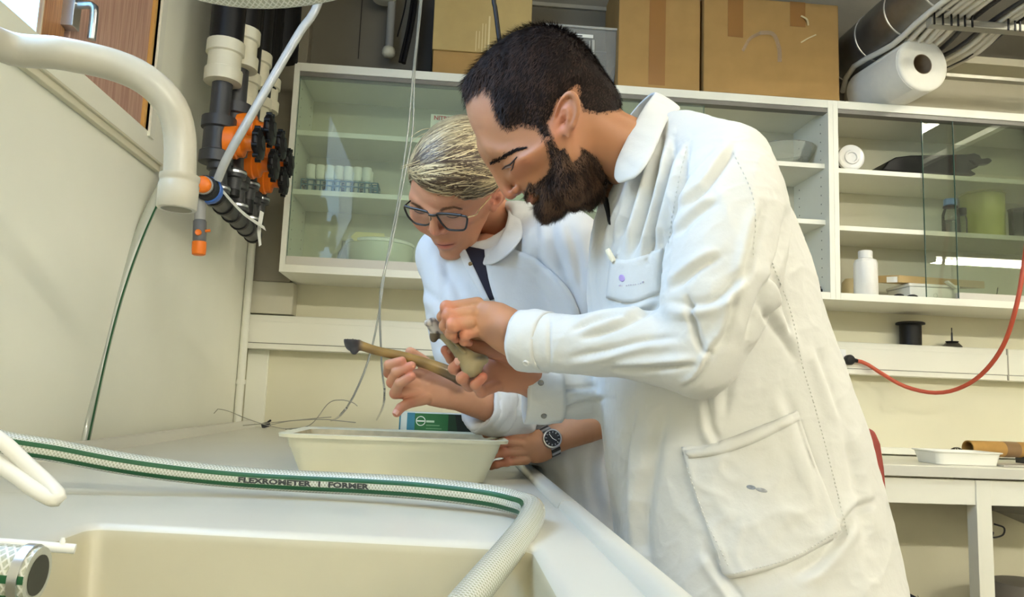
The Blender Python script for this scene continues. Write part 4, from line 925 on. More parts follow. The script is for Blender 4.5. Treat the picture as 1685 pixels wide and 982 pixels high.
# ------------------------------------------------------------------ on the trunking, plug and red cable
sp0 = P(1500, 570, Y=2.90)
spl = thing('black_spool', (sp0[0], 2.905, tz1), 'black flanged spool standing on the cable trunking', 'spool')
hs = P(1503, 530, Y=2.90)[2] - tz1; rs = 17.5 / FOC * 2.9
obj('barrel', MB().cyl((sp0[0], 2.905, tz1), (sp0[0], 2.905, tz1 + hs - 0.004), rs, n=28), m_black, spl, smooth=True)
obj('flange', MB().lathe((sp0[0], 2.905, tz1 + hs - 0.012), (0, 0, 1), [(rs, 0), (rs * 1.33, 0.003), (rs * 1.33, 0.009), (rs * 1.2, 0.012), (0, 0.012)], 28), m_black, spl, smooth=True)
st0 = P(1567, 573, Y=2.90)
sd = thing('steel_stand', (st0[0], 2.90, tz1), 'small dark steel weight with an upright pin on the trunking', 'stand')
obj('base', MB().lathe((st0[0], 2.90, tz1), (0, 0, 1), [(0.035, 0), (0.036, 0.003), (0.024, 0.016), (0.012, 0.018), (0, 0.018)], 28), mat('dark_steel', (110, 106, 98), 0.35, 0.8), sd, smooth=True)
obj('collar', MB().lathe((st0[0], 2.90, tz1 + 0.017), (0, 0, 1), [(0.02, 0), (0.023, 0.003), (0.0235, 0.006), (0, 0.007)], 24), m_black, sd, smooth=True)
obj('pin', MB().lathe((st0[0], 2.90, tz1 + 0.02), (0, 0, 1), [(0.004, 0), (0.0032, 0.035), (0.0018, 0.04), (0.0022, 0.055), (0, 0.058)], 12), m_black2, sd, smooth=True)
pc_ = P(1398, 592, Y=2.85)
ec = thing('power_cord', pc_, 'orange-red power cord with a black plug hanging from the trunking socket', 'cord')
m_red = mat('cord_red', (188, 82, 56), 0.4)
cpts = [P(1408, 593, Y=2.85), P(1425, 598, Y=2.845), P(1455, 617, Y=2.83), P(1490, 636, Y=2.80), P(1535, 646, Y=2.74), P(1575, 640, Y=2.68), P(1615, 616, Y=2.60), P(1650, 570, Y=2.53), P(1672, 505, Y=2.47), P(1685, 432, Y=2.45), P(1696, 340, Y=2.45), P(1700, 250, Y=2.45)]
cpts += [np.array([cpts[-1][0], 2.45, H])]
obj('cable', MB().tube(spline(cpts, 90), 0.0075, 10), m_red, ec, smooth=True)
obj('plug', MB().lathe(pc_ + (0, 0.016, 0), (0.02, -1, 0), [(0.014, 0), (0.019, 0.003), (0.020, 0.02), (0.016, 0.028), (0, 0.03)], 24), m_black, ec, smooth=True)
obj('strain_relief', MB().cyl(pc_ + (0.012, -0.004, 0), P(1412, 594, Y=2.85), 0.009, 0.007, n=12), m_black, ec, smooth=True)

# ------------------------------------------------------------------ on the far bench
ty0 = 2.49
ta_, tb_ = P(1543, 760, Y=ty0)[0], P(1654, 760, Y=ty0)[0]
tra = thing('white_tray', ((ta_ + tb_) / 2, 2.56, bz), 'shallow white enamel tray on the far bench', 'tray')
hz_ = 0.042
def rl4(x0, y0, x1, y1, r, z): return [(*q_, z) for q_ in rrect([(x0, y0), (x1, y0), (x1, y1), (x0, y1)], r, 4)]
tm = MB(); L_ = [rl4(ta_ + 0.012, ty0 + 0.012, tb_ - 0.012, 2.63, 0.02, bz + 0.001), rl4(ta_ + 0.004, ty0 + 0.004, tb_ - 0.004, 2.64, 0.022, bz + hz_ - 0.004), rl4(ta_ - 0.004, ty0 - 0.004, tb_ + 0.004, 2.648, 0.026, bz + hz_), rl4(ta_ - 0.004, ty0 - 0.004, tb_ + 0.004, 2.648, 0.026, bz + hz_ + 0.003), rl4(ta_ + 0.006, ty0 + 0.006, tb_ - 0.006, 2.638, 0.02, bz + hz_ + 0.002), rl4(ta_ + 0.016, ty0 + 0.016, tb_ - 0.016, 2.626, 0.018, bz + 0.006)]
nn = len(L_[0])
for l_ in L_: tm.v += [tuple(map(float, q_)) for q_ in l_]
for i in range(len(L_) - 1):
    for j in range(nn): tm.f.append((i * nn + j, i * nn + (j + 1) % nn, (i + 1) * nn + (j + 1) % nn, (i + 1) * nn + j))
tm.f.append(tuple(reversed(range(nn)))); tm.f.append(tuple((len(L_) - 1) * nn + j for j in range(nn)))
obj('dish', tm, mat('enamel_white', (240, 239, 230), 0.25), tra, smooth=True)
tbe = thing('cardboard_tube', P(1640, 728, Y=2.68), 'stout brown cardboard tube lying behind the white tray', 'tube')
t0_, t1_ = P(1592, 724, Y=2.69), P(1720, 731, Y=2.74); tr_ = 0.028
t0_[2] = t1_[2] = bz + 0.0205 + tr_ 
m_tubec = mat('tube_card', (176, 134, 70), 0.6, var=(16, 0.15))
ax_ = nrm(t1_ - t0_)
obj('wall', MB().lathe(t0_, ax_, [(tr_ * 0.86, 0.12), (tr_ * 0.86, 0), (tr_, 0), (tr_, 0.4)], 32), m_tubec, tbe, smooth=True)
obj('tape_patch', MB().lathe(t0_ + ax_ * 0.145, ax_, [(tr_, 0), (tr_ * 1.015, 0.001), (tr_ * 1.03, 0.03), (tr_ * 1.01, 0.06), (tr_, 0.062)], 32), mat('tape_dark', (126, 98, 66), 0.4), tbe, smooth=True)
obj('cradle', MB().box(t0_ + ax_ * 0.03 + (-0.02, -0.02, -tr_ - 0.02), t0_ + ax_ * 0.06 + (0.02, 0.02, -tr_ + 0.004)).box(t0_ + ax_ * 0.25 + (-0.02, -0.02, -tr_ - 0.02), t0_ + ax_ * 0.29 + (0.02, 0.02, -tr_ + 0.004)), m_cabled, tbe)
sv = P(1574, 731, Y=2.70)
se = thing('wire_strainer', (sv[0], 2.70, bz), 'dark wire mesh strainer ball between tray and cardboard tube', 'strainer')
sm_ = MB(); rs_ = 0.027
for k in range(6):
    a = k * math.pi / 6; pts = [(sv[0] + rs_ * math.cos(t) * math.cos(a), 2.70 + rs_ * math.cos(t) * math.sin(a), bz + 0.022 + rs_ * math.sin(t)) for t in np.linspace(0, 2 * math.pi, 21)]
    sm_.tube(pts, 0.0016, 5, caps=False)
for h_ in (-0.6, 0, 0.6):
    pts = [(sv[0] + rs_ * math.cos(h_) * math.cos(t), 2.70 + rs_ * math.cos(h_) * math.sin(t), bz + 0.022 + rs_ * math.sin(h_)) for t in np.linspace(0, 2 * math.pi, 21)]
    sm_.tube(pts, 0.0016, 5, caps=False)
obj('mesh', sm_, mat('wire_dark', (70, 66, 60), 0.35, 0.8), se, smooth=True)
obj('core', MB().lathe((sv[0], 2.70, bz), (0, 0, 1), [(0.012, 0), (0.02, 0.01), (0.018, 0.03), (0, 0.04)], 14), m_cabled, se, smooth=True)
fl = P(1672, 765, Y=2.50)
tag(obj('steel_plate', MB().box((P(1650, 765, Y=2.49)[0], 2.485, bz), (P(1720, 765, Y=2.49)[0], 2.56, bz + 0.008)), mat('plate_grey', (186, 182, 174), 0.3, 0.5), bevel=0.002), 'thin grey steel plate on the bench edge beside the tray', 'plate')
# red chair behind the man
chx = P(1448, 770, Y=2.05)
ch = thing('red_chair', (chx[0] - 0.16, 2.05, 0), 'red-backed chair standing behind the man, before the far bench', 'chair')
m_cred = mat('chair_red', (150, 62, 50), 0.55, var=(30, 0.1))
cp = [P(1418, 704, Y=2.0), P(1428, 708, Y=2.0), P(1437, 730, Y=2.0), P(1443, 770, Y=2.0), P(1447, 820, Y=2.0), P(1446, 850, Y=2.0)]
cp = [q_ + np.array([0.024, 0, 0]) for q_ in cp]
cxx = cp[0][0]
prof_ = [(q_[0], q_[2]) for q_ in cp]
left = [(2 * (cxx - 0.17) - x, z) for x, z in prof_[::-1]]
obj('backrest', MB().prism([(x, 2.0, z) for x, z in prof_ + left], (0, 0.04, 0)), m_cred, ch, bevel=0.012, seg=3, fix=True)
zs = 0.46
obj('seat', MB().box((cxx - 0.36, 2.02, zs - 0.03), (cxx + 0.02, 2.40, zs + 0.03)), m_cred, ch, bevel=0.02, seg=3)
obj('back_stay', MB().tube(spline([(cxx - 0.17, 2.06, prof_[-1][1] + 0.03), (cxx - 0.17, 2.055, 0.6), (cxx - 0.17, 2.1, zs - 0.02)], 12), 0.014, 8), m_black2, ch, smooth=True)
for dx, dy in ((-0.15, -0.15), (0.15, -0.15), (-0.15, 0.15), (0.15, 0.15)):
    obj('leg', MB().cyl((cxx - 0.17 + dx * 0.8, 2.21 + dy * 0.8, zs - 0.03), (cxx - 0.17 + dx * 1.15, 2.21 + dy * 1.15, 0), 0.012, n=10), m_black2, ch, smooth=True)

# ------------------------------------------------------------------ on the drain board
tubA, tubB = P(490, 775, Z=DZ), P(800, 796, Z=DZ)
tubB = P(797, 797, Y=1.275); tubA = np.array([P(492, 790, Y=1.275)[0], 1.275, DZ]); tubB[2] = DZ
dirx = np.array([1.0, 0, 0]); diry = np.array([0, 1.0, 0])
tub = thing('rinsing_tub', (tubA + tubB) / 2 + diry * 0.09, 'cream plastic tub with a flared rim and muddy water, before the woman', 'tub')
W_ = np.linalg.norm(tubB - tubA); D_ = 0.19; Ht = 0.068
ctr = (tubA + tubB) / 2 + diry * D_ / 2
def tl_(hw, hd, r, z): return [tuple(ctr + dirx * q_[0] + diry * q_[1] + np.array([0, 0, z])) for q_ in rrect([(-hw, -hd), (hw, -hd), (hw, hd), (-hw, hd)], r, 5)]
w2, d2 = W_ / 2, D_ / 2
fl_ = 0.024
LL = [tl_(w2, d2, 0.02, 0.001), tl_(w2 + fl_ * 0.75, d2 + fl_ * 0.75, 0.024, Ht - 0.020), tl_(w2 + fl_ * 0.8, d2 + fl_ * 0.8, 0.024, Ht - 0.019), tl_(w2 + fl_, d2 + fl_, 0.026, Ht - 0.003), tl_(w2 + fl_ + 0.011, d2 + fl_ + 0.011, 0.032, Ht - 0.003), tl_(w2 + fl_ + 0.012, d2 + fl_ + 0.012, 0.032, Ht + 0.002), tl_(w2 + fl_ + 0.008, d2 + fl_ + 0.008, 0.03, Ht + 0.0035), tl_(w2 + fl_ - 0.003, d2 + fl_ - 0.003, 0.025, Ht), tl_(w2 - 0.002, d2 - 0.002, 0.02, 0.005)]
tm = MB(); nn = len(LL[0])
for l_ in LL: tm.v += [tuple(map(float, q_)) for q_ in l_]
for i in range(len(LL) - 1):
    for j in range(nn): tm.f.append((i * nn + j, i * nn + (j + 1) % nn, (i + 1) * nn + (j + 1) % nn, (i + 1) * nn + j))
tm.f.append(tuple(reversed(range(nn)))); tm.f.append(tuple((len(LL) - 1) * nn + j for j in range(nn)))
ts_ = obj('shell', tm, [mat('tub_cream', (234, 227, 196), 0.38, var=(9, 0.05)), mat('tub_dirty', (206, 190, 152), 0.5, var=(40, 0.25))], tub, smooth=True)
for p_ in ts_.data.polygons:
    if 7 * nn <= p_.index < 8 * nn: p_.material_index = 1
wl_ = MB(); lw = tl_(w2 + fl_ - 0.008, d2 + fl_ - 0.008, 0.024, Ht - 0.022)
wl_.add(lw, [tuple(range(len(lw)))])
obj('muddy_water', wl_, mat('muddy_water', (150, 132, 98), 0.12, var=(30, 0.3)), tub)
# glove box
YG = 1.52
g0, g1 = P(657, 690, Y=YG), P(791, 690, Y=YG); gzt = P(720, 680, Y=YG)[2]
gz0 = DZ + 0.0005
gbx = thing('glove_box', ((g0[0] + g1[0]) / 2, YG + 0.04, gz0), 'green and black glove dispenser box with a white round emblem behind the tub', 'box')
m_gb = mat('glovebox_green', (44, 112, 62), 0.4); m_gk = mat('glovebox_dark', (32, 42, 36), 0.4); m_gt = mat('glovebox_teal', (58, 128, 150), 0.4)
gw = g1[0] - g0[0]
obj('carton', MB().box((g0[0], YG, gz0), (g1[0], YG + 0.085, gzt)), mat('glovebox_white', (214, 220, 212), 0.45), gbx, bevel=0.0012)
fx_ = lambda u: g0[0] + gw * u
obj('teal_panel', MB().box((fx_(0.095), YG - 0.0006, gz0 + 0.002), (fx_(0.19), YG, gzt - 0.0005)), m_gt, gbx)
obj('green_panel', MB().box((fx_(0.19), YG - 0.0006, gz0 + 0.002), (fx_(0.60), YG, gzt - 0.001)), m_gb, gbx)
obj('dark_panel', MB().prism([(fx_(0.6), YG, gz0 + 0.002), (fx_(0.6), YG, gzt - 0.001), (fx_(0.99), YG, gzt - 0.001), (fx_(0.99), YG, gz0 + 0.002)], (0, -0.0006, 0)), mat('glovebox_mid', (36, 66, 44), 0.4), gbx)
obj('dark_corner', MB().prism([(fx_(0.68), YG - 0.0006, gzt - 0.001), (fx_(0.99), YG - 0.0006, gzt - 0.001), (fx_(0.99), YG - 0.0006, gz0 + 0.003), (fx_(0.80), YG - 0.0006, gz0 + 0.003)], (0, -0.0004, 0)), m_gk, gbx)
ez = gzt - 0.0155; ex = fx_(0.263)
em = obj('emblem', MB().lathe((ex, YG - 0.0006, ez), (0, -1, 0), [(0.0078, 0), (0.0092, 0), (0.0092, 0.0006), (0.0078, 0.0006), (0.0078, 0)], 28).box((ex - 0.0072, YG - 0.0012, ez - 0.0012), (ex + 0.0072, YG - 0.0006, ez + 0.0012)), mat('print_white', (236, 240, 232), 0.5), gbx)
lx = fx_(0.33)
obj('print_line', MB().box((lx, YG - 0.001, ez - 0.0022), (lx + 0.0155, YG - 0.0006, ez + 0.0016)), mat('print_pale', (190, 214, 186), 0.5), gbx)
obj('print_line', MB().box((lx, YG - 0.001, ez - 0.0085), (lx + 0.026, YG - 0.0006, ez - 0.0068)).box((lx, YG - 0.001, ez - 0.0145), (lx + 0.030, YG - 0.0006, ez - 0.0132)), mat('print_dim', (120, 168, 124), 0.5), gbx)
hn = [(0.77, 0.62), (0.83, 0.60), (0.86, 0.70), (0.90, 0.78), (0.95, 0.66), (0.985, 0.52), (0.985, 0.30), (0.93, 0.36), (0.88, 0.33), (0.82, 0.42), (0.88, 0.46), (0.83, 0.54)]
gh = gzt - gz0; k_ = 0.033 / gh
obj('glove_picture', MB().prism([(fx_(u), YG - 0.001, gzt - 0.033 * (1 - v) ) for u, v in hn][::-1], (0, -0.0004, 0)), mat('glove_teal', (54, 140, 162), 0.45), gbx)
obj('side_stripe', MB().box((fx_(0.0), YG - 0.0006, gz0 + 0.002), (fx_(0.018), YG, gzt - 0.001)), m_gt, gbx)
# thin tubing coils and clip at the back of the drain board
m_line = mat('thin_line', (186, 186, 170), 0.3)
m_wire = mat('thin_wire', (168, 164, 148), 0.35, 0.5)
zt0 = DZ + 0.003
wr = [[P(352, 680, Y=2.5), P(356, 673, Y=2.5), P(375, 676, Y=2.45), P(410, 690, Y=2.3), P(455, 703, Y=2.1), P(500, 708, Z=zt0)],
      [P(440, 700, Y=2.3), P(480, 692, Y=2.2), P(530, 690, Y=2.1), P(556, 692, Y=2.0), P(585, 695, Y=1.9)],
      [P(470, 706, Y=2.2), P(510, 699, Y=2.1), P(540, 664, Y=2.05), P(560, 658, Y=2.0), P(580, 662, Y=1.95), P(588, 668, Y=1.95)],
      [P(400, 700, Y=2.4), P(450, 695, Y=2.3), P(520, 688, Y=2.15), P(545, 686, Y=2.1)]]
wl4 = ['thin wire arching off the black clip toward the wall', 'thin wire lying toward the tub, lowest of the tangle', 'thin wire rising in a loop behind the tub', 'thin straight wire lying past the black clip']
for i, q_ in enumerate(wr):
    q_ = [np.array([a[0], a[1], max(a[2], zt0)]) for a in q_]
    tag(obj('thin_wire', MB().tube(spline(q_, 40), 0.0012, 6), m_wire, smooth=True), wl4[i], 'wire', 'thin wires on the drain board')
kp_ = P(437, 703, Z=DZ + 0.001)
tag(obj('black_clamp', MB().obox(kp_ + (0, 0, 0.009), (0.012, 0.006, 0.004), (-0.004, 0.008, 0), (-0.003, 0, 0.008)).cyl(kp_ + (0.006, 0, 0.018), kp_ + (0.016, 0.004, 0.026), 0.004, n=8), m_black, bevel=0.001), 'small black clamp on the drain board by the wall', 'clamp')
# two strands of clear tubing hanging in front of the cabinet
for i, q_ in enumerate(([P(694, -40, Y=2.35), P(686, 60, Y=2.35), P(680, 115, Y=2.35), P(672, 210, Y=2.35), P(655, 330, Y=2.33), P(636, 430, Y=2.3), P(626, 500, Y=2.28), P(610, 580, Y=2.2), P(585, 645, Y=2.12), P(560, 683, Y=2.05), P(540, 694, Z=zt0)],
                       [P(697, -40, Y=2.35), P(688, 60, Y=2.35), P(682, 120, Y=2.35), P(679, 215, Y=2.35), P(664, 300, Y=2.33), P(645, 400, Y=2.3), P(626, 480, Y=2.25), P(628, 600, Y=2.1), P(632, 660, Y=2.0), P(616, 698, Z=zt0)])):
    q_ = [np.array([q_[0][0], 2.35, H - 0.02])] + q_
    tag(obj('clear_tubing', MB().tube(spline(q_, 80), 0.0030, 8), glass('tubing_clear', (238, 238, 226), 2.0, 0.1, 0.35), smooth=True), ['clear thin tubing hanging from the ceiling, the strand ending in the wire tangle', 'clear thin tubing hanging from the ceiling, the strand ending behind the tub'][i], 'tubing')
# ------------------------------------------------------------------ modelling kit for the two people: signed-distance sculpting + surface nets
class Vol:
    def __init__(s, lo, hi, h):
        s.lo = np.array(lo, float); s.h = float(h)
        s.n = np.ceil((np.array(hi, float) - s.lo) / h).astype(int) + 1
        s.d = np.full(s.n, 0.5, np.float32)
        s.ax = [(s.lo[i] + h * np.arange(s.n[i])).astype(np.float32) for i in range(3)]
    def blk(s, lo, hi, m):
        a = np.clip(np.floor((np.array(lo) - m - s.lo) / s.h).astype(int), 0, s.n - 1)
        b = np.clip(np.ceil((np.array(hi) + m - s.lo) / s.h).astype(int) + 1, 1, s.n)
        if np.any(b <= a): return None
        sl = tuple(slice(i, j) for i, j in zip(a, b))
        return sl, s.ax[0][sl[0]][:, None, None], s.ax[1][sl[1]][None, :, None], s.ax[2][sl[2]][None, None, :]
    def merge(s, sl, e, k, sub=False):
        d = s.d[sl]
        if sub:
            e = -e
            if k > 0:
                h = np.clip(0.5 - 0.5 * (d - e) / k, 0, 1); s.d[sl] = d + (e - d) * h + k * h * (1 - h)
            else: s.d[sl] = np.maximum(d, e)
        else:
            if k > 0:
                h = np.clip(0.5 + 0.5 * (d - e) / k, 0, 1); s.d[sl] = d + (e - d) * h - k * h * (1 - h)
            else: s.d[sl] = np.minimum(d, e)
    def ell(s, c, r, k=0.0, R=None, sub=False):
        c = np.asarray(c, float); r = np.broadcast_to(np.asarray(r, float), (3,)); m = r.max()
        q = s.blk(c - m, c + m, 0.03 + 2 * k)
        if q is None: return s
        sl, X, Y, Z = q; X, Y, Z = X - c[0], Y - c[1], Z - c[2]
        if R is not None:
            R = np.asarray(R, float); X, Y, Z = [R[0, i] * X + R[1, i] * Y + R[2, i] * Z for i in range(3)]
        g = np.sqrt((X / r[0]) ** 2 + (Y / r[1]) ** 2 + (Z / r[2]) ** 2) + 1e-9
        g2 = np.sqrt((X / r[0] ** 2) ** 2 + (Y / r[1] ** 2) ** 2 + (Z / r[2] ** 2) ** 2) + 1e-9
        s.merge(sl, (g * (g - 1) / g2).astype(np.float32), k, sub); return s
    def chain(s, pts, r, k=0.0, sub=False, wide=None, aspect=1.0, n=0):
        """tapered tube through pts; wide = direction in which its section is 'aspect' times wider"""
        pts = np.asarray(pts, float); r = np.broadcast_to(np.asarray(r, float), (len(pts),)); asp = np.broadcast_to(np.asarray(aspect, float), (len(pts),))
        if n:
            q = spline(np.column_stack([pts, r, asp]), n); pts, r, asp = q[:, :3], q[:, 3], q[:, 4]
        m = (r * asp).max()
        q = s.blk(pts.min(0) - m, pts.max(0) + m, 0.03 + 2 * k)
        if q is None: return s
        sl, X, Y, Z = q; best = None
        for i in range(len(pts) - 1):
            a, b = pts[i], pts[i + 1]; ab = b - a; L2 = float(ab @ ab) + 1e-12
            x, y, z = X - a[0], Y - a[1], Z - a[2]
            t = np.clip((x * ab[0] + y * ab[1] + z * ab[2]) / L2, 0, 1)
            rr = r[i] + (r[i + 1] - r[i]) * t
            x, y, z = x - t * ab[0], y - t * ab[1], z - t * ab[2]
            if wide is None:
                e = np.sqrt(x * x + y * y + z * z) - rr
            else:
                w = np.asarray(wide, float); tn = ab / math.sqrt(L2); w = nrm(w - (w @ tn) * tn); aa = asp[i] + (asp[i + 1] - asp[i]) * t
                u = x * w[0] + y * w[1] + z * w[2]; rest = np.maximum(x * x + y * y + z * z - u * u, 0)
                e = np.sqrt(rest + (u / aa) ** 2) - rr
            best = e if best is None else np.minimum(best, e)
        s.merge(sl, best.astype(np.float32), k, sub); return s
    def stack(s, rows, k=0.0, p=2.3):
        """upright trunk: rows of (z, cx, cy, rx, ry) from low to high; section = superellipse"""
        rows = np.asarray(sorted(map(tuple, rows)), float); zz = np.linspace(rows[0, 0], rows[-1, 0], 80)
        f = spline(np.column_stack([rows[:, 0], np.zeros((len(rows), 2)), rows[:, 1:]]), 160)
        o = np.argsort(f[:, 0]); f = f[o]
        g = lambda j: np.interp(s.ax[2], f[:, 0], f[:, j]).astype(np.float32)
        cx, cy, rx, ry = g(3), g(4), g(5), g(6)
        X = s.ax[0][:, None, None] - cx; Y = s.ax[1][None, :, None] - cy
        q = (np.abs(X / rx) ** p + np.abs(Y / ry) ** p) ** (1 / p)
        e = (q - 1) * np.minimum(rx, ry)
        z = s.ax[2][None, None, :]
        e = np.maximum(e, np.maximum(z - rows[-1, 0], rows[0, 0] - z))
        s.merge(tuple(slice(0, i) for i in s.n), e.astype(np.float32), k); return s
    def mesh(s):
        d = s.d; n = d.shape; ins = d < 0
        c = [ins[i:n[0] - 1 + i, j:n[1] - 1 + j, k:n[2] - 1 + k] for i in (0, 1) for j in (0, 1) for k in (0, 1)]
        tot = np.sum(c, axis=0, dtype=np.int8); act = (tot > 0) & (tot < 8)
        ci = np.argwhere(act); idx = np.full(act.shape, -1, np.int64); idx[act] = np.arange(len(ci))
        acc = np.zeros((len(ci), 3)); cnt = np.zeros(len(ci))
        D = lambda o: d[ci[:, 0] + o[0], ci[:, 1] + o[1], ci[:, 2] + o[2]].astype(np.float64)
        for ax in range(3):
            for u in (0, 1):
                for v in (0, 1):
                    o0 = [0, 0, 0]; o0[(ax + 1) % 3] = u; o0[(ax + 2) % 3] = v; o1 = list(o0); o1[ax] = 1
                    a, b = D(o0), D(o1); m = (a < 0) != (b < 0); t = a / np.where(m, a - b, 1)
                    p = np.array(o0, float) + 0.0; P_ = np.repeat(p[None], len(ci), 0); P_[:, ax] += t
                    acc[m] += P_[m]; cnt[m] += 1
        V = s.lo + s.h * (ci + acc / cnt[:, None])
        F = []
        for ax in range(3):
            sh = [slice(1, n[i] - 1) for i in range(3)]; sh[ax] = slice(0, n[ax] - 1); s2 = list(sh); s2[ax] = slice(1, n[ax])
            a = ins[tuple(sh)]; b = ins[tuple(s2)]; e = np.argwhere(a != b)
            if not len(e): continue
            fl = a[tuple(e.T)]; off = np.array([1, 1, 1]); off[ax] = 0; e = e + off
            u, v = (ax + 1) % 3, (ax + 2) % 3; du = np.zeros(3, int); du[u] = 1; dv = np.zeros(3, int); dv[v] = 1
            q = np.stack([idx[tuple((e - du - dv).T)], idx[tuple((e - dv).T)], idx[tuple(e.T)], idx[tuple((e - du).T)]], 1)
            q[~fl] = q[~fl][:, ::-1]; F.append(q)
        F = np.concatenate(F); F = F[(F >= 0).all(1)]
        return V, F
def smooth_mesh(V, F, it=2, w=0.5):
    n = len(V); a = F.ravel(); b = np.roll(F, -1, 1).ravel()
    for _ in range(it):
        acc = np.zeros_like(V); cnt = np.zeros(n)
        np.add.at(acc, a, V[b]); np.add.at(acc, b, V[a]); np.add.at(cnt, a, 1); np.add.at(cnt, b, 1)
        V = V * (1 - w) + w * acc / np.maximum(cnt, 1)[:, None]
    return V
def vnormals(V, F):
    n = np.cross(V[F[:, 2]] - V[F[:, 0]], V[F[:, 3]] - V[F[:, 1]]); N = np.zeros_like(V)
    for i in range(4): np.add.at(N, F[:, i], n)
    return N / np.maximum(np.linalg.norm(N, axis=1), 1e-12)[:, None]
def npobj(name, V, F, m, parent=None, col=None, smooth=True, label=None):
    """mesh object from arrays (world space), optional vertex colours"""
    off = np.array(WORLD.get(parent.name, (0, 0, 0))) if parent is not None else np.zeros(3)
    me = bpy.data.meshes.new(name); V = np.asarray(V, float) - off; F = np.asarray(F)
    me.vertices.add(len(V)); me.vertices.foreach_set('co', V.ravel())
    k = F.shape[1]; me.loops.add(F.size); me.loops.foreach_set('vertex_index', F.ravel().astype(np.int32))
    me.polygons.add(len(F)); me.polygons.foreach_set('loop_start', np.arange(0, F.size, k, dtype=np.int32))
    me.update(calc_edges=True); me.validate()
    me.polygons.foreach_set('use_smooth', [smooth] * len(me.polygons))
    if col is not None:
        at = me.color_attributes.new('col', 'FLOAT_COLOR', 'POINT')
        at.data.foreach_set('color', np.column_stack([col, np.ones(len(col))]).astype(np.float32).ravel())
    for q in (m if isinstance(m, (list, tuple)) else [m]): me.materials.append(q)
    o = bpy.data.objects.new(name, me); _link(o, parent); WORLD[o.name] = tuple(off)
    if label: o['label'] = label
    return o
def inpoly(x, z, poly):
    r = np.zeros(len(x), bool); n = len(poly)
    for i in range(n):
        (x0, z0), (x1, z1) = poly[i], poly[(i + 1) % n]
        c = ((z0 > z) != (z1 > z)) & (x < (x1 - x0) * (z - z0) / (z1 - z0 + 1e-12) + x0); r ^= c
    return r
def polydist(x, y, poly, closed=False):
    """distance to a polyline in the plane and position 0..1 along it"""
    best = np.full(len(x), 1e9); pos = np.zeros(len(x)); side = np.zeros(len(x)); pl = np.asarray(poly, float)
    L = np.concatenate([[0], np.cumsum(np.linalg.norm(np.diff(pl[:, :2], axis=0), axis=1))])
    for i in range(len(pl) - 1):
        ab = pl[i + 1, :2] - pl[i, :2]; l2 = ab @ ab + 1e-12
        px_, py_ = x - pl[i, 0], y - pl[i, 1]; t = np.clip((px_ * ab[0] + py_ * ab[1]) / l2, 0, 1)
        dx, dy = px_ - t * ab[0], py_ - t * ab[1]; d = np.hypot(dx, dy); m = d < best
        best[m] = d[m]; pos[m] = (L[i] + t[m] * (L[i + 1] - L[i])) / L[-1]; side[m] = np.sign(ab[0] * dy - ab[1] * dx)[m]
    return best, pos, side
def hnoise(p, sc, seed=0):
    """cheap smooth noise: a few sines in random directions"""
    g = np.random.default_rng(seed); o = np.zeros(len(p))
    for i in range(8):
        d = nrm(g.normal(size=3)) * sc * g.uniform(0.5, 1.6); o += np.sin(p @ d + g.uniform(0, 6.28))
    return o / 4

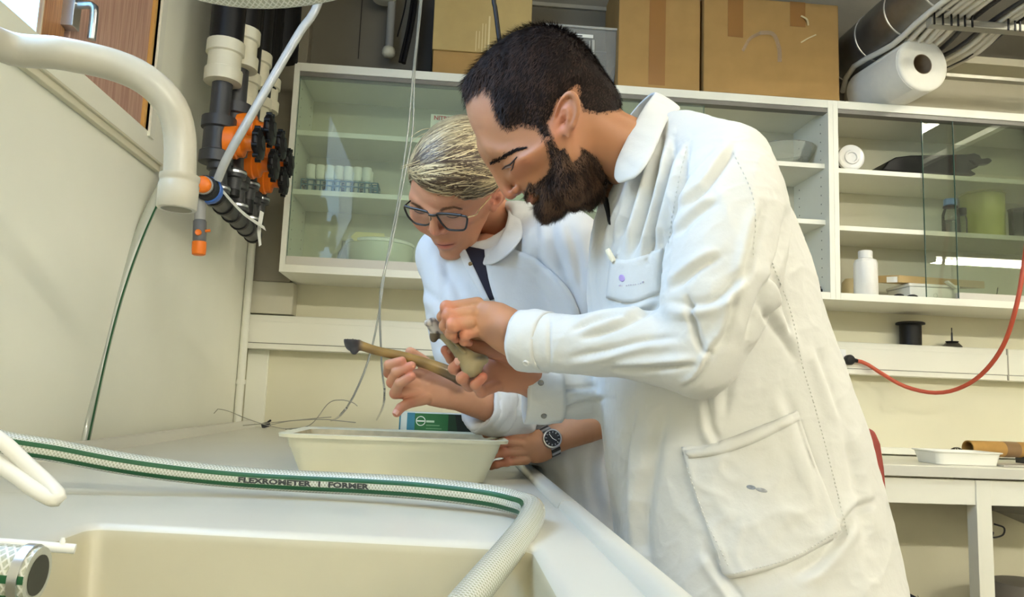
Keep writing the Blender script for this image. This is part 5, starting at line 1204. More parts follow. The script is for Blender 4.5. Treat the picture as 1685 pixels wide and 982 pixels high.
def head_frame(yaw, pitch, roll):
    f = np.array([-math.cos(pitch) * math.cos(yaw), -math.cos(pitch) * math.sin(yaw), -math.sin(pitch)])
    l = np.array([math.sin(yaw), -math.cos(yaw), 0.0]); u = np.cross(f, l)
    l2 = l * math.cos(roll) + u * math.sin(roll)
    return np.array([f, l2, np.cross(f, l2)]).T
def build_head(h=0.0021, female=False, neck=None, jaw=1.0, earw=1.0):
    """head in its own frame: x forward, y left, z up, origin between the ear canals"""
    V = Vol((-0.125, -0.10, -0.17), (0.140, 0.10, 0.145), h)
    V.ell((-0.010, 0, 0.050), (0.098, 0.074, 0.084))
    V.ell((0.032, 0, 0.052), (0.062, 0.062, 0.062), 0.02)
    V.ell((0.030, 0, -0.015), (0.055, 0.060, 0.070), 0.02)
    for s in (1, -1):
        V.chain([(-0.004, s * 0.056, -0.02), (0.004, s * 0.054 * jaw, -0.052), (0.045, s * 0.040 * jaw, -0.088), (0.080, s * 0.014, -0.106)], [0.016, 0.016, 0.015, 0.013], 0.025)
        V.ell((0.060, s * 0.043, -0.016), (0.026, 0.020, 0.022), 0.02)
        V.ell((0.032, s * 0.046, 0.004), (0.042, 0.0195, 0.040), 0.03)
    V.ell((0.040, 0, -0.065), (0.046, 0.044, 0.044), 0.02)
    V.ell((0.082, 0, -0.106), (0.016, 0.019, 0.015), 0.014)
    V.ell((0.080, 0, -0.062), (0.021, 0.028, 0.028), 0.02)
    V.ell((0.066, 0, -0.012), (0.030, 0.038, 0.046), 0.02)
    for s in (1, -1):
        V.chain([(0.092, s * 0.004, 0.030), (0.088, s * 0.026, 0.034), (0.068, s * 0.050, 0.026)], [0.009 if not female else 0.007] * 3, 0.014)
        V.ell((0.101, s * 0.033, 0.010), (0.014, 0.017, 0.011), 0.010, sub=True)
        V.ell((0.0725, s * 0.0320, 0.010), (0.0165, 0.0168, 0.0140), 0.004)
    V.chain([(0.090, 0, 0.032), (0.096, 0, 0.022), (0.104, 0, 0.004), (0.112, 0, -0.016), (0.114, 0, -0.027)], [0.010, 0.0085, 0.0078, 0.0092, 0.0105] if not female else [0.009, 0.0075, 0.0068, 0.008, 0.0095], 0.010, n=9)
    for s in (1, -1):
        V.ell((0.102, s * 0.0125, -0.031), (0.010, 0.0068, 0.0078), 0.006)
        V.ell((0.108, s * 0.0068, -0.0395), (0.005, 0.0032, 0.004), 0.002, sub=True)
    lw = 0.0055 if female else 0.0048
    V.chain([(0.088, 0.023, -0.068), (0.099, 0.010, -0.063), (0.1015, 0, -0.0645), (0.099, -0.010, -0.063), (0.088, -0.023, -0.068)], [0.003, lw, lw * 0.9, lw, 0.003], 0.005, n=16)
    V.chain([(0.087, 0.021, -0.072), (0.0965, 0.010, -0.0755), (0.098, 0, -0.0765), (0.0965, -0.010, -0.0755), (0.087, -0.021, -0.072)], [0.003, lw * 1.1, lw * 1.15, lw * 1.1, 0.003], 0.005, n=16)
    V.chain([(0.092, 0.024, -0.0690), (0.1035, 0.008, -0.0695), (0.1045, 0, -0.070), (0.1035, -0.008, -0.0695), (0.092, -0.024, -0.0690)], 0.0015, 0.002, sub=True, n=16)
    for s in (1, -1):   # ears
        e0 = np.array([0.002 if earw == 1.0 else 0.014, s * 0.072, -0.002]); A = nrm((-0.88, s * 0.47, -0.10)); B = nrm((-0.22, 0, 1.0)); B = nrm(B - (B @ A) * A); N = np.cross(A, B) * s
        N = N if N[1] * s > 0 else -N
        q = lambda a, b, c=0.0: e0 + A * a * earw + B * b + N * c
        V.ell(q(0.013, 0.003), (0.015 * earw, 0.027, 0.0042), 0.004, R=np.array([A, B, N]).T)
        V.chain([q(0.004, 0.004, 0.002), q(0.000, 0.016, 0.003), q(0.005, 0.027, 0.003), q(0.015, 0.0315, 0.003), q(0.025, 0.026, 0.003), q(0.029, 0.012, 0.002), q(0.026, -0.004, 0.001), q(0.018, -0.018, 0.001)], [0.003, 0.0038, 0.0042, 0.0042, 0.0042, 0.004, 0.0038, 0.0042], 0.002, n=22)
        V.ell(q(0.011, -0.026, 0.0), (0.0075, 0.0095, 0.0045), 0.004, R=np.array([A, B, N]).T)
        V.chain([q(0.014, 0.019, 0.002), q(0.019, 0.010, 0.003), q(0.0185, -0.002, 0.003), q(0.012, -0.013, 0.003)], 0.0034, 0.002, n=12)
        V.ell(q(0.009, -0.001, 0.006), (0.0078 * earw, 0.0115, 0.0085), 0.002, R=np.array([A, B, N]).T, sub=True)
        V.ell(q(0.000, -0.004, 0.003), (0.0045, 0.006, 0.004), 0.003, R=np.array([A, B, N]).T)
    if neck is not None:
        pts, rr = neck
        V.chain(pts, rr, 0.02, n=14)
    return V
def strands(pos, direc, nor, length, width, rng_, curl=0.15, seg=3, droop=0.0):
    """narrow tapered ribbons growing from pos along direc, returned as quads"""
    n = len(pos); L = np.broadcast_to(length, (n,)); W = np.broadcast_to(width, (n,))
    side = np.cross(direc, nor); side /= np.maximum(np.linalg.norm(side, axis=1), 1e-9)[:, None]
    bend = rng_.normal(size=(n, 1)) * curl
    Vs = []
    for i in range(seg + 1):
        t = i / seg
        c = pos + direc * (L * t)[:, None] + side * (bend * (L * t * t)[:, None]) - nor * (droop * L * t * t)[:, None]
        wd = (W * (1 - 0.85 * t))[:, None] / 2
        Vs += [c - side * wd, c + side * wd]
    Vs = np.stack(Vs, 1); F = []
    base = np.arange(n) * 2 * (seg + 1)
    for i in range(seg): F.append(np.stack([base + 2 * i, base + 2 * i + 1, base + 2 * i + 3, base + 2 * i + 2], 1))
    return Vs.reshape(-1, 3), np.concatenate(F)
def sample_faces(V, F, mask, n, rng_):
    f = F[mask]; a = np.linalg.norm(np.cross(V[f[:, 2]] - V[f[:, 0]], V[f[:, 3]] - V[f[:, 1]]), axis=1)
    i = rng_.choice(len(f), n, p=a / a.sum()); u, v = rng_.random((2, n, 1)); f = f[i]
    return (V[f[:, 0]] * (1 - u) + V[f[:, 1]] * u) * (1 - v) + (V[f[:, 3]] * (1 - u) + V[f[:, 2]] * u) * v
# ------------------------------------------------------------------ heads
m_skin = mat('skin', (200, 150, 118), 0.48, attr=True, sss=0.12, bump=(350, 0.10, 0.0006), spec=0.4)
m_hairm = mat('hair_dark', (34, 26, 22), 0.6, attr=True, spec=0.12)
m_hairw = mat('hair_blonde', (150, 126, 92), 0.42, attr=True, spec=0.5)
class Head:
    def __init__(s, yaw, pitch, roll, anchor_local, anchor_px, Y, scale=1.0):
        s.R = head_frame(*map(math.radians, (yaw, pitch, roll))); s.s = scale
        off = scale * (s.R @ np.asarray(anchor_local))
        s.O = P(*anchor_px, Y=Y + off[1]) - off
        s.lm = None
    def raw(s, p): return s.O + s.s * (np.asarray(p, float) @ s.R.T)
    def l(s, p): return (np.asarray(p, float) - s.O) @ s.R / s.s
    def fit(s, lms, sig=0.055):
        """bend the head so that landmarks fall where the likeness needs them: (local point, target pixel, paired)"""
        A, D = [], []
        for p, q, pair in lms:
            p = np.array(p, float); w0 = s.raw(p); d = ray(*q); rel = w0 - np.array([0, 0, CAMZ])
            k = (rel @ rel) / (d @ rel); disp = s.l(d * k + np.array([0, 0, CAMZ])) - p
            if pair == 1:
                A += [p, p * (1, -1, 1)]; D += [disp, disp * (1, -1, 1)]
            else:
                if pair == 0: disp[1] = 0
                A.append(p); D.append(disp)
        A, D = np.array(A), np.array(D)
        K = np.exp(-((A[:, None] - A[None]) ** 2).sum(2) / (2 * sig ** 2))
        s.lm = (A, np.linalg.solve(K + 0.02 * np.eye(len(A)), D), sig)
    def warp(s, p):
        p = np.asarray(p, float)
        if s.lm is None: return p
        A, W_, sig = s.lm
        q = p.reshape(-1, 3); K = np.exp(-((q[:, None] - A[None]) ** 2).sum(2) / (2 * sig ** 2))
        return (q + K @ W_).reshape(p.shape)
    def w(s, p): return s.raw(p)
    def px(s, pts, yl):
        out = []
        for p in pts:
            d = ray(*p); n = s.R[:, 1]; c = s.O + n * yl * s.s - np.array([0, 0, CAMZ])
            k = (c @ n) / (d @ n); out.append(s.l(d * k + np.array([0, 0, CAMZ]))[[0, 2]])
        return [tuple(q) for q in out]
def snap(V, N, pts, lift=0.0):
    out = []
    for p in np.asarray(pts, float):
        i = np.argmin(((V - p) ** 2).sum(1)); out.append(V[i] + N[i] * lift)
    return np.array(out)
def shell(V, F, N, mask, th):
    keep = mask[F].all(1); f = F[keep]; u, inv = np.unique(f, return_inverse=True)
    return V[u] + N[u] * th[u][:, None], inv.reshape(f.shape), u

# ---- man: profile to the left, head bowed
MY = 1.02
HM = Head(-15, 31, -12, (-0.008, 0.079, 0.0), (934, 196), MY, 0.985)
VM = build_head(earw=1.7, neck=([(-0.030, 0, -0.010), (-0.055, 0, -0.060), (-0.10, 0, -0.125), (-0.13, 0, -0.165)], [0.058, 0.054, 0.048, 0.040]))
mv, mf_ = VM.mesh(); mv = smooth_mesh(mv, mf_, 1, 0.4)
HM.fit([((0.0865, 0.032, 0.003), (836, 272), 1), ((0.123, 0, -0.03), (836, 325), 0), ((0.099, 0, 0.055), (767, 200), 0), ((0.0, 0, 0.133), (868, 61), 0), ((0.080, 0, -0.115), (912, 337), 0),
        ((-0.018, 0.080, 0.028), (929, 160), 1), ((0.0, 0.077, -0.037), (938, 231), 1), ((0.098, 0, 0.028), (808, 271), 0), ((0.07, 0.051, 0.032), (850, 253), 1), ((0.05, 0, 0.122), (806, 90), 0), ((0.085, 0, 0.09), (770, 150), 0),
        ((-0.06, 0, 0.118), (940, 84), 0), ((-0.098, 0, 0.08), (988, 143), 0), ((0.098, 0, -0.043), (862, 321), 0), ((0.099, 0, 0.014), (822, 290), 0)])
loc0 = mv.copy()
mv = HM.warp(mv)
def near_px(H, p):
    return proj(H.raw(H.warp(p * np.array([1, 0, 1]) + np.abs(p) * np.array([0, 1, 0]))))
PXM, PYM = near_px(HM, loc0)
# soften the hollow between the eye corner and the ear
dd_, _, _ = polydist(PXM, PYM, [(850, 262), (870, 250), (900, 230), (915, 222)])
sm_w = (np.clip(1.8 - dd_ / 17, 0, 1) * (np.abs(loc0[:, 1]) > 0.035))[:, None]
for _ in range(110): mv = mv * (1 - sm_w) + smooth_mesh(mv, mf_, 1, 0.8) * sm_w
mn = vnormals(mv, mf_)
cz = lambda pts: [(740 + x / 2.806, 30 + y / 2.806) for x, y in pts]
hair_poly = cz([(20, 470), (50, 430), (75, 395), (110, 360), (160, 338), (185, 365), (200, 440), (225, 490), (265, 530), (330, 505), (395, 520), (430, 565), (480, 560), (480, 480), (490, 400), (540, 360), (600, 395), (615, 430), (690, 450), (790, 430), (1000, 300), (1000, -300), (-300, -300), (-300, 470)])
beard_poly = cz([(395, 510), (440, 470), (475, 530), (460, 560), (425, 560), (448, 620), (455, 680), (440, 720), (405, 745), (375, 770), (350, 785), (318, 805), (320, 850), (350, 900), (540, 1100), (760, 1000), (740, 760), (705, 690), (680, 635), (620, 595), (560, 570), (510, 555), (470, 540)])
x_, y_, z_ = loc0.T
hm = inpoly(PXM, PYM, hair_poly)
earz = (np.abs(y_) > 0.0665) & (x_ < 0.018) & (x_ > -0.042) & (z_ < 0.034) & (z_ > -0.04)
hm &= ~earz     # keep the ears clear
hm &= ~((z_ < -0.055) & (x_ < -0.03)); hm &= ~((x_ > 0.02) & (z_ < 0.03) & (np.abs(y_) < 0.05))
bmk = inpoly(PXM, PYM, beard_poly) & (z_ < 0.030) & (x_ > -0.05) & (np.abs(y_) < np.where(x_ > 0.010, 0.076, 0.0668))
bmk |= (x_ > 0.0) & (z_ < -0.088)
bmk &= ~earz
bmk &= ~((x_ > 0.097) & (z_ > -0.048))                                                          # keep the nose clear
bmk |= (x_ > 0.07) & (np.abs(y_) < 0.034) & (z_ < -0.050) & (z_ > -0.063)
lipzone = (x_ > 0.080) & (np.abs(y_) < 0.024) & (z_ < -0.0622) & (z_ > -0.082)
bmk &= ~lipzone
def edge_dist(V, F, mask):
    """rings of faces from the edge of a masked patch, 0..8"""
    d = np.where(mask, 99, 0).astype(float)
    for _ in range(10):
        m = d[F].min(1); 
        for i in range(4): np.minimum.at(d, F[:, i], m + 1)
    return np.minimum(d, 10)
he, be = edge_dist(mv, mf_, hm), edge_dist(mv, mf_, bmk)
skin_m = np.tile(lin((168, 117, 82)), (len(mv), 1))
def tint(col, w_, c): return col * (1 - w_[:, None]) + np.array(lin(c)) * w_[:, None]
g_ = lambda c, r: np.exp(-(((loc0 - np.array(c)) / np.array(r)) ** 2).sum(1))
for s in (1, -1):
    skin_m = tint(skin_m, 0.5 * g_((0.07, s * 0.045, -0.02), (0.03, 0.03, 0.025)), (196, 118, 88))
    skin_m = tint(skin_m, 0.7 * g_((0.0, s * 0.08, 0.0), (0.03, 0.014, 0.03)), (206, 128, 96))
skin_m = tint(skin_m, 0.6 * g_((0.114, 0, -0.03), (0.018, 0.02, 0.018)), (200, 116, 90))
skin_m = tint(skin_m, 0.75 * g_((0.1, 0, -0.071), (0.012, 0.022, 0.009)), (172, 92, 82))
skin_m = tint(skin_m, 0.25 * g_((0.09, 0, 0.07), (0.03, 0.05, 0.03)), (200, 156, 130))
skin_m = tint(skin_m, np.clip(he / 5, 0, 1) * 0.92, (46, 34, 28))
skin_m = tint(skin_m, np.clip(be / 5, 0, 1) * 0.9, (52, 38, 30))
# hair and beard
r1 = np.random.default_rng(11)
topness = np.clip((z_ - 0.02) / 0.09, 0, 1)
hth = np.clip((he - 2) / 6, 0, 1) * (0.0022 + 0.0085 * topness) + 0.0006 * hnoise(loc0, 320, 3) * np.clip(he / 4, 0, 1)
bw = np.clip((-z_ - 0.02) / 0.07, 0, 1)
under = np.exp(-(((PXM - 968) / 34) ** 2 + ((PYM - 318) / 34) ** 2))
bth = np.clip((be - 2) / 5, 0, 1) * (0.003 + 0.006 * bw + 0.022 * under) + 0.0009 * hnoise(loc0, 260, 4) * np.clip(be / 4, 0, 1)
hth = np.where(he < 3, -0.0008, hth); bth = np.where(be < 3, -0.0008, bth)
hs_v, hs_f, hu = shell(mv, mf_, mn, hm, hth); bs_v, bs_f, bu = shell(mv, mf_, mn, bmk, bth)
fadeM = np.clip(np.minimum(he, 10) / 7, 0, 1); fadeB = np.clip(np.minimum(be, 10) / 6, 0, 1)
def hair_col(p, n, a, b, seed, sc=200):
    t = np.clip(0.5 + 0.5 * hnoise(p, sc, seed) + np.random.default_rng(seed).normal(size=len(p)) * 0.25, 0, 1)
    return np.array(lin(a)) * (1 - t[:, None]) + np.array(lin(b)) * t[:, None]
def grow(V, F, mask_faces, n, dirfn, lift, L, W, r, **k):
    p = sample_faces(V, F, mask_faces, n, r); N = vnormals(V, F)
    idx = np.array([0]); 
    # nearest vertex normal through a KD tree
    from mathutils.kdtree import KDTree
    kd = KDTree(len(V)); [kd.insert(v, i) for i, v in enumerate(V)]; kd.balance()
    ix = np.array([kd.find(q)[1] for q in p]); nn = N[ix]
    d = dirfn(p, ix); d = d - (d * nn).sum(1)[:, None] * nn; d /= np.maximum(np.linalg.norm(d, axis=1), 1e-9)[:, None]
    d = d + nn * lift + r.normal(size=p.shape) * 0.16; d /= np.linalg.norm(d, axis=1)[:, None]
    return strands(p + nn * 0.0006, d, nn, L(p) if callable(L) else L, W, r, **k), p
def rep_col(c, seg): return np.repeat(c, 2 * (seg + 1), axis=0)
man_sets = []
allm = np.ones(len(hs_f), bool); allb = np.ones(len(bs_f), bool)
(sv, sf), p_ = grow(hs_v, hs_f, allm, 15000, lambda p, i: np.column_stack([0.75 - 0.0 * p[:, 0], 0.25 * np.sign(p[:, 1]), -0.55 + 0 * p[:, 0]]), 0.5, lambda p: (0.004 + 0.008 * np.clip((p[:, 2] - 0.02) / 0.09, 0, 1)) * r1.uniform(0.6, 1.2, len(p)), 0.0009, r1)
man_hair = (sv, sf, rep_col(hair_col(p_, 0, (28, 21, 19), (66, 50, 42), 5), 3))
(sv, sf), p_ = grow(bs_v, bs_f, allb, 13000, lambda p, i: np.column_stack([0.25 + 0.5 * (p[:, 0] > 0.06), 0.1 * np.sign(p[:, 1]), -0.9 + 0 * p[:, 0]]), 0.5, lambda p: (0.004 + 0.006 * np.clip((-p[:, 2] - 0.02) / 0.07, 0, 1)) * r1.uniform(0.6, 1.3, len(p)), 0.0008, r1, curl=0.4)
man_beard = (sv, sf, rep_col(hair_col(p_, 0, (30, 22, 19), (98, 74, 56), 6), 3))
def on_mesh(wV, F):
    """a function that drops pixels onto a surface seen from the camera: point and normal"""
    bv = BVHTree.FromPolygons([Vector(q) for q in wV], [tuple(map(int, q)) for q in F])
    mid = float(np.mean(np.asarray(wV)[:, 1]))
    def f(px, py, lift=0.0):
        d = nrm(ray(px, py)); h = bv.ray_cast(Vector((0, 0, CAMZ)), Vector(d))
        if h[0] is None:                                  # just off the edge: take the nearest spot of the surface
            q = d * (mid / d[1]) + np.array([0, 0, CAMZ]); h = bv.find_nearest(Vector(q))
        n = np.array(h[1]); n = n if n @ d < 0 else -n
        return np.array(h[0]) + n * lift, n
    return f
def hair_line(hit, pts, wid, n, r, L, W, lean):
    """short hairs along a line drawn on the face"""
    pl = spline(np.column_stack([np.array(pts, float), np.zeros(len(pts))]), 40)[:, :2]; V_, F_, k = [], [], 0
    P0, D0, N0 = [], [], []
    for _ in range(n):
        i = r.integers(0, 39); t = r.random(); c = pl[i] * (1 - t) + pl[i + 1] * t; u = (i + t) / 39; tg = nrm(pl[i + 1] - pl[i]); nm = np.array([-tg[1], tg[0]])
        wv = np.interp(u, np.linspace(0, 1, len(wid)), wid); q = c + nm * r.normal() * wv * 0.4
        a = hit(*q, 0.0004); b = hit(*(q + tg * 4 + nm * lean * 2))
        if a is None or b is None: continue
        d = nrm(nrm(b[0] - a[0]) + a[1] * 0.22 + r.normal(size=3) * 0.1); P0.append(a[0]); D0.append(d); N0.append(a[1])
    return strands(np.array(P0), np.array(D0), np.array(N0), L, W, r, curl=0.1)
def face_line(hit, pts, r0, n=16, lift=0.0004):
    pl = spline(np.column_stack([np.array(pts, float), np.zeros(len(pts))]), n)[:, :2]; q = [hit(*p, lift) for p in pl]
    return MB().tube(np.array([a[0] for a in q if a is not None]), [r0 * (0.35 + 0.65 * math.sin(math.pi * (0.12 + 0.8 * i / n))) for i in range(sum(a is not None for a in q))], 6)
# ---- woman: three-quarter view, head bowed, glasses
WYD = 1.43
HW = Head(40, 46, -24, (0.0, 0.075, 0.0), (813, 328), WYD, 0.93)
VW = build_head(female=True, jaw=0.9, neck=([(-0.025, 0, -0.015), (-0.045, 0, -0.060), (-0.075, 0, -0.115), (-0.10, 0, -0.16)], [0.050, 0.047, 0.047, 0.052]))
fv, ff = VW.mesh(); fv = smooth_mesh(fv, ff, 1, 0.4)
HW.fit([((0.0885, 0.032, 0.001), (746, 357), 2), ((0.0885, -0.032, 0.001), (690, 349), 2), ((0.123, 0, -0.03), (713, 387), 2), ((0.104, 0, -0.069), (730, 404), 2), ((0.085, 0, -0.118), (742, 423), 2),
        ((0.0, 0.077, -0.002), (814, 329), 2), ((-0.018, 0.080, 0.028), (824, 309), 2), ((0.0, 0.077, -0.037), (809, 350), 2), ((0.060, -0.052, -0.020), (694, 369), 2), ((0.099, 0, 0.014), (715, 361), 2), ((0.045, -0.035, 0.118), (700, 236), 2), ((0.0, -0.02, 0.131), (736, 210), 2)])
loc1 = fv.copy(); fv = HW.warp(fv); fn = vnormals(fv, ff)
x_, y_, z_ = loc1.T
# hairline: across the forehead, down in front of the ears, round the nape
hl = np.interp(np.abs(y_), [0, 0.03, 0.05, 0.062, 0.075], [0.078, 0.078, 0.066, 0.05, 0.03])
wm = ((x_ > 0.005) & (z_ > hl)) | ((x_ <= 0.02) & (z_ > np.interp(x_, [-0.12, -0.05, -0.02, 0.0, 0.02], [-0.045, -0.03, 0.03, 0.034, 0.036])))
wm |= (x_ < -0.034) & (z_ > -0.045)
wm &= (x_ < 0.12)
we = edge_dist(fv, ff, wm)
skin_w = np.tile(lin((192, 136, 104)), (len(fv), 1))
g2_ = lambda c, r: np.exp(-(((loc1 - np.array(c)) / np.array(r)) ** 2).sum(1))
for s in (1, -1):
    skin_w = tint(skin_w, 0.55 * g2_((0.075, s * 0.04, -0.022), (0.03, 0.028, 0.022)), (224, 142, 116))
    skin_w = tint(skin_w, 0.7 * g2_((0.0, s * 0.08, 0.0), (0.03, 0.014, 0.03)), (216, 132, 104))
    skin_w = tint(skin_w, 0.4 * g2_((0.09, s * 0.032, 0.004), (0.02, 0.016, 0.010)), (190, 128, 106))
skin_w = tint(skin_w, 0.5 * g2_((0.114, 0, -0.03), (0.016, 0.018, 0.016)), (224, 140, 118))
skin_w = tint(skin_w, 0.85 * g2_((0.1, 0, -0.070), (0.014, 0.019, 0.0085)), (192, 92, 84))
skin_w = tint(skin_w, np.clip(we / 3, 0, 1) * 0.85, (120, 96, 66))
wth = np.clip(we / 7, 0, 1) * (0.0065 + 0.003 * np.clip((z_ - 0.03) / 0.09, 0, 1)) 
ws_v, ws_f, wu = shell(fv, ff, fn, wm, wth)
ws_v = smooth_mesh(ws_v, ws_f, 2, 0.4)
r2 = np.random.default_rng(21)

# long ribbons of hair combed across the head, traced over the shell
def comb(V, F, H, n, r, target, wid, steps=9, step=0.011):
    wv = H.w(V); bv = BVHTree.FromPolygons([Vector(q) for q in wv], [tuple(map(int, q)) for q in F])
    st = H.w(sample_faces(V, F, np.ones(len(F), bool), n, r)); rows, nrs = [], []
    ctr = H.w((0.0, 0, 0.03))
    for p in st:
        q = np.array(p); line, nl = [], []; lift = r.uniform(0.0, 0.0045); dv = r.normal(size=3) * 0.16
        ns = int(steps * r.uniform(0.6, 1.2)); k_out = 0
        for i in range(steps + 1):
            loc, no, ix, dist = bv.find_nearest(Vector(q))
            no = np.array(no); lc = np.array(loc)
            if no @ (lc - ctr) < 0: no = -no
            off = q - lc
            if k_out == 0 and np.linalg.norm(off - (off @ no) * no) < 0.004: q = lc + no * (lift + 0.0008)
            else: k_out += 1
            line.append(q.copy()); nl.append(no)
            d = target - q; d = d / np.linalg.norm(d) + dv; d = d - (d @ no) * no
            if k_out: d = d - no * 0.25
            stp = step if i < ns else 0.0003
            if k_out > 1: stp = 0.002
            q = q + nrm(d) * stp
        rows.append(line); nrs.append(nl)
    Lc = np.array(rows); Nc = np.array(nrs)
    T = np.gradient(Lc, axis=1); T /= np.maximum(np.linalg.norm(T, axis=2, keepdims=True), 1e-9)
    S = np.cross(T, Nc); S /= np.maximum(np.linalg.norm(S, axis=2, keepdims=True), 1e-9)
    W_ = wid * r.uniform(0.5, 1.3, (n, 1, 1)) * np.sin(np.linspace(0.35, 2.95, steps + 1))[None, :, None]
    m = steps + 1
    Vs = np.stack([Lc - S * W_ / 2, Lc + S * W_ / 2], 2).reshape(-1, 3); base = np.arange(n) * 2 * m
    Fs = np.concatenate([np.stack([base + 2 * i, base + 2 * i + 1, base + 2 * i + 3, base + 2 * i + 2], 1) for i in range(steps)])
    return Vs, Fs, st, m
tipW = P(652, 286, Y=1.36)
wh_v, wh_f, wh_p, wh_m = comb(ws_v, ws_f, HW, 6000, r2, tipW, 0.0019)
tcl = np.clip(0.40 + 0.75 * hnoise(wh_p * (0.12, 1, 1), 150, 9) + 0.3 * hnoise(wh_p * (0.2, 1, 1), 420, 10) + r2.normal(size=len(wh_p)) * 0.15, 0, 1)[:, None]
wcol = np.array(lin((74, 54, 36))) * (1 - tcl) + np.array(lin((226, 204, 156))) * tcl
wh_c = np.repeat(wcol, 2 * wh_m, axis=0)
# flyaway wisps at the fringe
def wisp(pts, Y, w_): return MB().tube(spline([P(*p, Y=y) for p, y in zip(pts, Y)], 20), np.linspace(w_, w_ * 0.4, 20), 5)
wisps = [([(735, 243), (705, 257), (680, 268), (660, 274)], (1.34, 1.33, 1.33, 1.33), 0.0012), ([(728, 252), (700, 266), (676, 272), (658, 278)], (1.34, 1.33, 1.33, 1.33), 0.0009),
         ([(720, 212), (700, 212), (686, 218), (676, 226)], (1.38, 1.37, 1.37, 1.37), 0.0008), ([(745, 262), (712, 272), (685, 282), (672, 282)], (1.33, 1.33, 1.33, 1.33), 0.0010), ([(716, 218), (698, 220), (682, 229), (672, 240)], (1.38, 1.37, 1.36, 1.36), 0.0007)]

# glasses, laid out on the plane in front of her eyes
GPL = 0.108
def on_plane(px, py, xl=GPL, bow=0.0):
    d = ray(px, py); n = HW.R[:, 0]; c = HW.O + n * xl * HW.s - np.array([0, 0, CAMZ]); k = (c @ n) / (d @ n)
    return d * k + np.array([0, 0, CAMZ])
c4 = lambda pts: [(640 + x / 7.014, 300 + y / 7.014) for x, y in pts]
lensL = c4([(558, 372), (640, 366), (760, 376), (880, 392), (903, 415), (898, 480), (880, 535), (840, 552), (745, 552), (680, 540), (625, 490), (580, 425)])
lensR = c4([(182, 282), (250, 297), (350, 320), (440, 345), (478, 372), (490, 410), (478, 465), (440, 490), (380, 490), (300, 468), (235, 410), (200, 350)])
def closed(pts, n=60):
    q = np.array([on_plane(*p) for p in pts]); q = np.vstack([q[-2:], q, q[:3]])
    s_ = spline(q, n * 2); d0 = np.linalg.norm(s_ - q[2], axis=1); i0 = int(np.argmin(d0[:n])); i1 = n + int(np.argmin(np.linalg.norm(s_[n:] - q[2], axis=1)))
    return s_[i0:i1 + 1]
# ------------------------------------------------------------------ bodies, coats, hands
def cut(V, pt, n, rad):
    """trim everything beyond the plane (pt, n) within rad of pt"""
    pt = np.asarray(pt, float); n = nrm(n); q = V.blk(pt - rad, pt + rad, 0)
    sl, X, Y, Z = q; X, Y, Z = X - pt[0], Y - pt[1], Z - pt[2]
    e = X * n[0] + Y * n[1] + Z * n[2]; inside = (X * X + Y * Y + Z * Z) < rad * rad
    V.d[sl] = np.where(inside, np.maximum(V.d[sl], e), V.d[sl]).astype(np.float32)
def rows_from(levels, Yc):
    out = []
    for (y, xl, xr, ry, *o) in levels:
        ys = o[0] if o else Yc                     # depth at which the outline is seen
        a, b = P(xl, y, Y=ys), P(xr, y, Y=ys); out.append(((a[2] + b[2]) / 2, (a[0] + b[0]) / 2, Yc, (b[0] - a[0]) / 2, ry))
    return out
def fold(V, N, folds, gain=1.0):
    """real creases: displace the cloth along its normal near lines that run over it (line, half-width px, depth m, profile, depth range)"""
    px, py = proj(V); view = V - np.array([0, 0, CAMZ]); view /= np.linalg.norm(view, axis=1)[:, None]
    face = np.clip(-(view * N).sum(1) * 3 + 0.3, 0, 1); disp = np.zeros(len(V))
    for f in folds:
        line, w_, dep, prof = f[:4]; yr = f[4] if len(f) > 4 else (0, 9)
        pl = spline(np.column_stack([np.array(line, float), np.zeros(len(line))]), 24)[:, :2]
        m = (px > pl[:, 0].min() - 4 * w_) & (px < pl[:, 0].max() + 4 * w_) & (py > pl[:, 1].min() - 4 * w_) & (py < pl[:, 1].max() + 4 * w_) & (V[:, 1] > yr[0]) & (V[:, 1] < yr[1]) & (face > 0)
        if not m.any(): continue
        d, t, sd = polydist(px[m], py[m], pl); ds = d * np.where(sd == 0, 1, sd); env = np.clip(np.sin(np.pi * np.clip(t, 0.02, 0.98)) * 1.6, 0, 1)
        if prof == 'g': q = -np.exp(-(d / w_) ** 2)
        elif prof == 'r': q = np.exp(-(d / w_) ** 2)
        elif prof == 'f': q = -np.exp(-(ds / w_) ** 2) + 0.8 * np.exp(-((ds - 2.0 * w_) / (1.5 * w_)) ** 2)
        else: q = -np.exp(-(ds / w_) ** 2) + 0.8 * np.exp(-((ds + 2.0 * w_) / (1.5 * w_)) ** 2)
        disp[m] += q * dep * env * face[m]
    return V + N * (disp * gain)[:, None]
def coons(top, right, bottom, left, n, m):
    s2 = lambda p, k: spline(np.column_stack([np.array(p, float), np.zeros(len(p))]), k)[:, :2] if len(p) > 2 else np.linspace(p[0], p[1], k)
    T, B = s2(top, n), s2(bottom, n); L, R_ = s2(left, m), s2(right, m); G = np.zeros((m, n, 2))
    for j in range(m):
        v = j / (m - 1)
        for i in range(n):
            u = i / (n - 1)
            G[j, i] = (1 - v) * T[i] + v * B[i] + (1 - u) * L[j] + u * R_[j] - ((1 - u) * (1 - v) * T[0] + u * (1 - v) * T[-1] + (1 - u) * v * B[0] + u * v * B[-1])
    return G
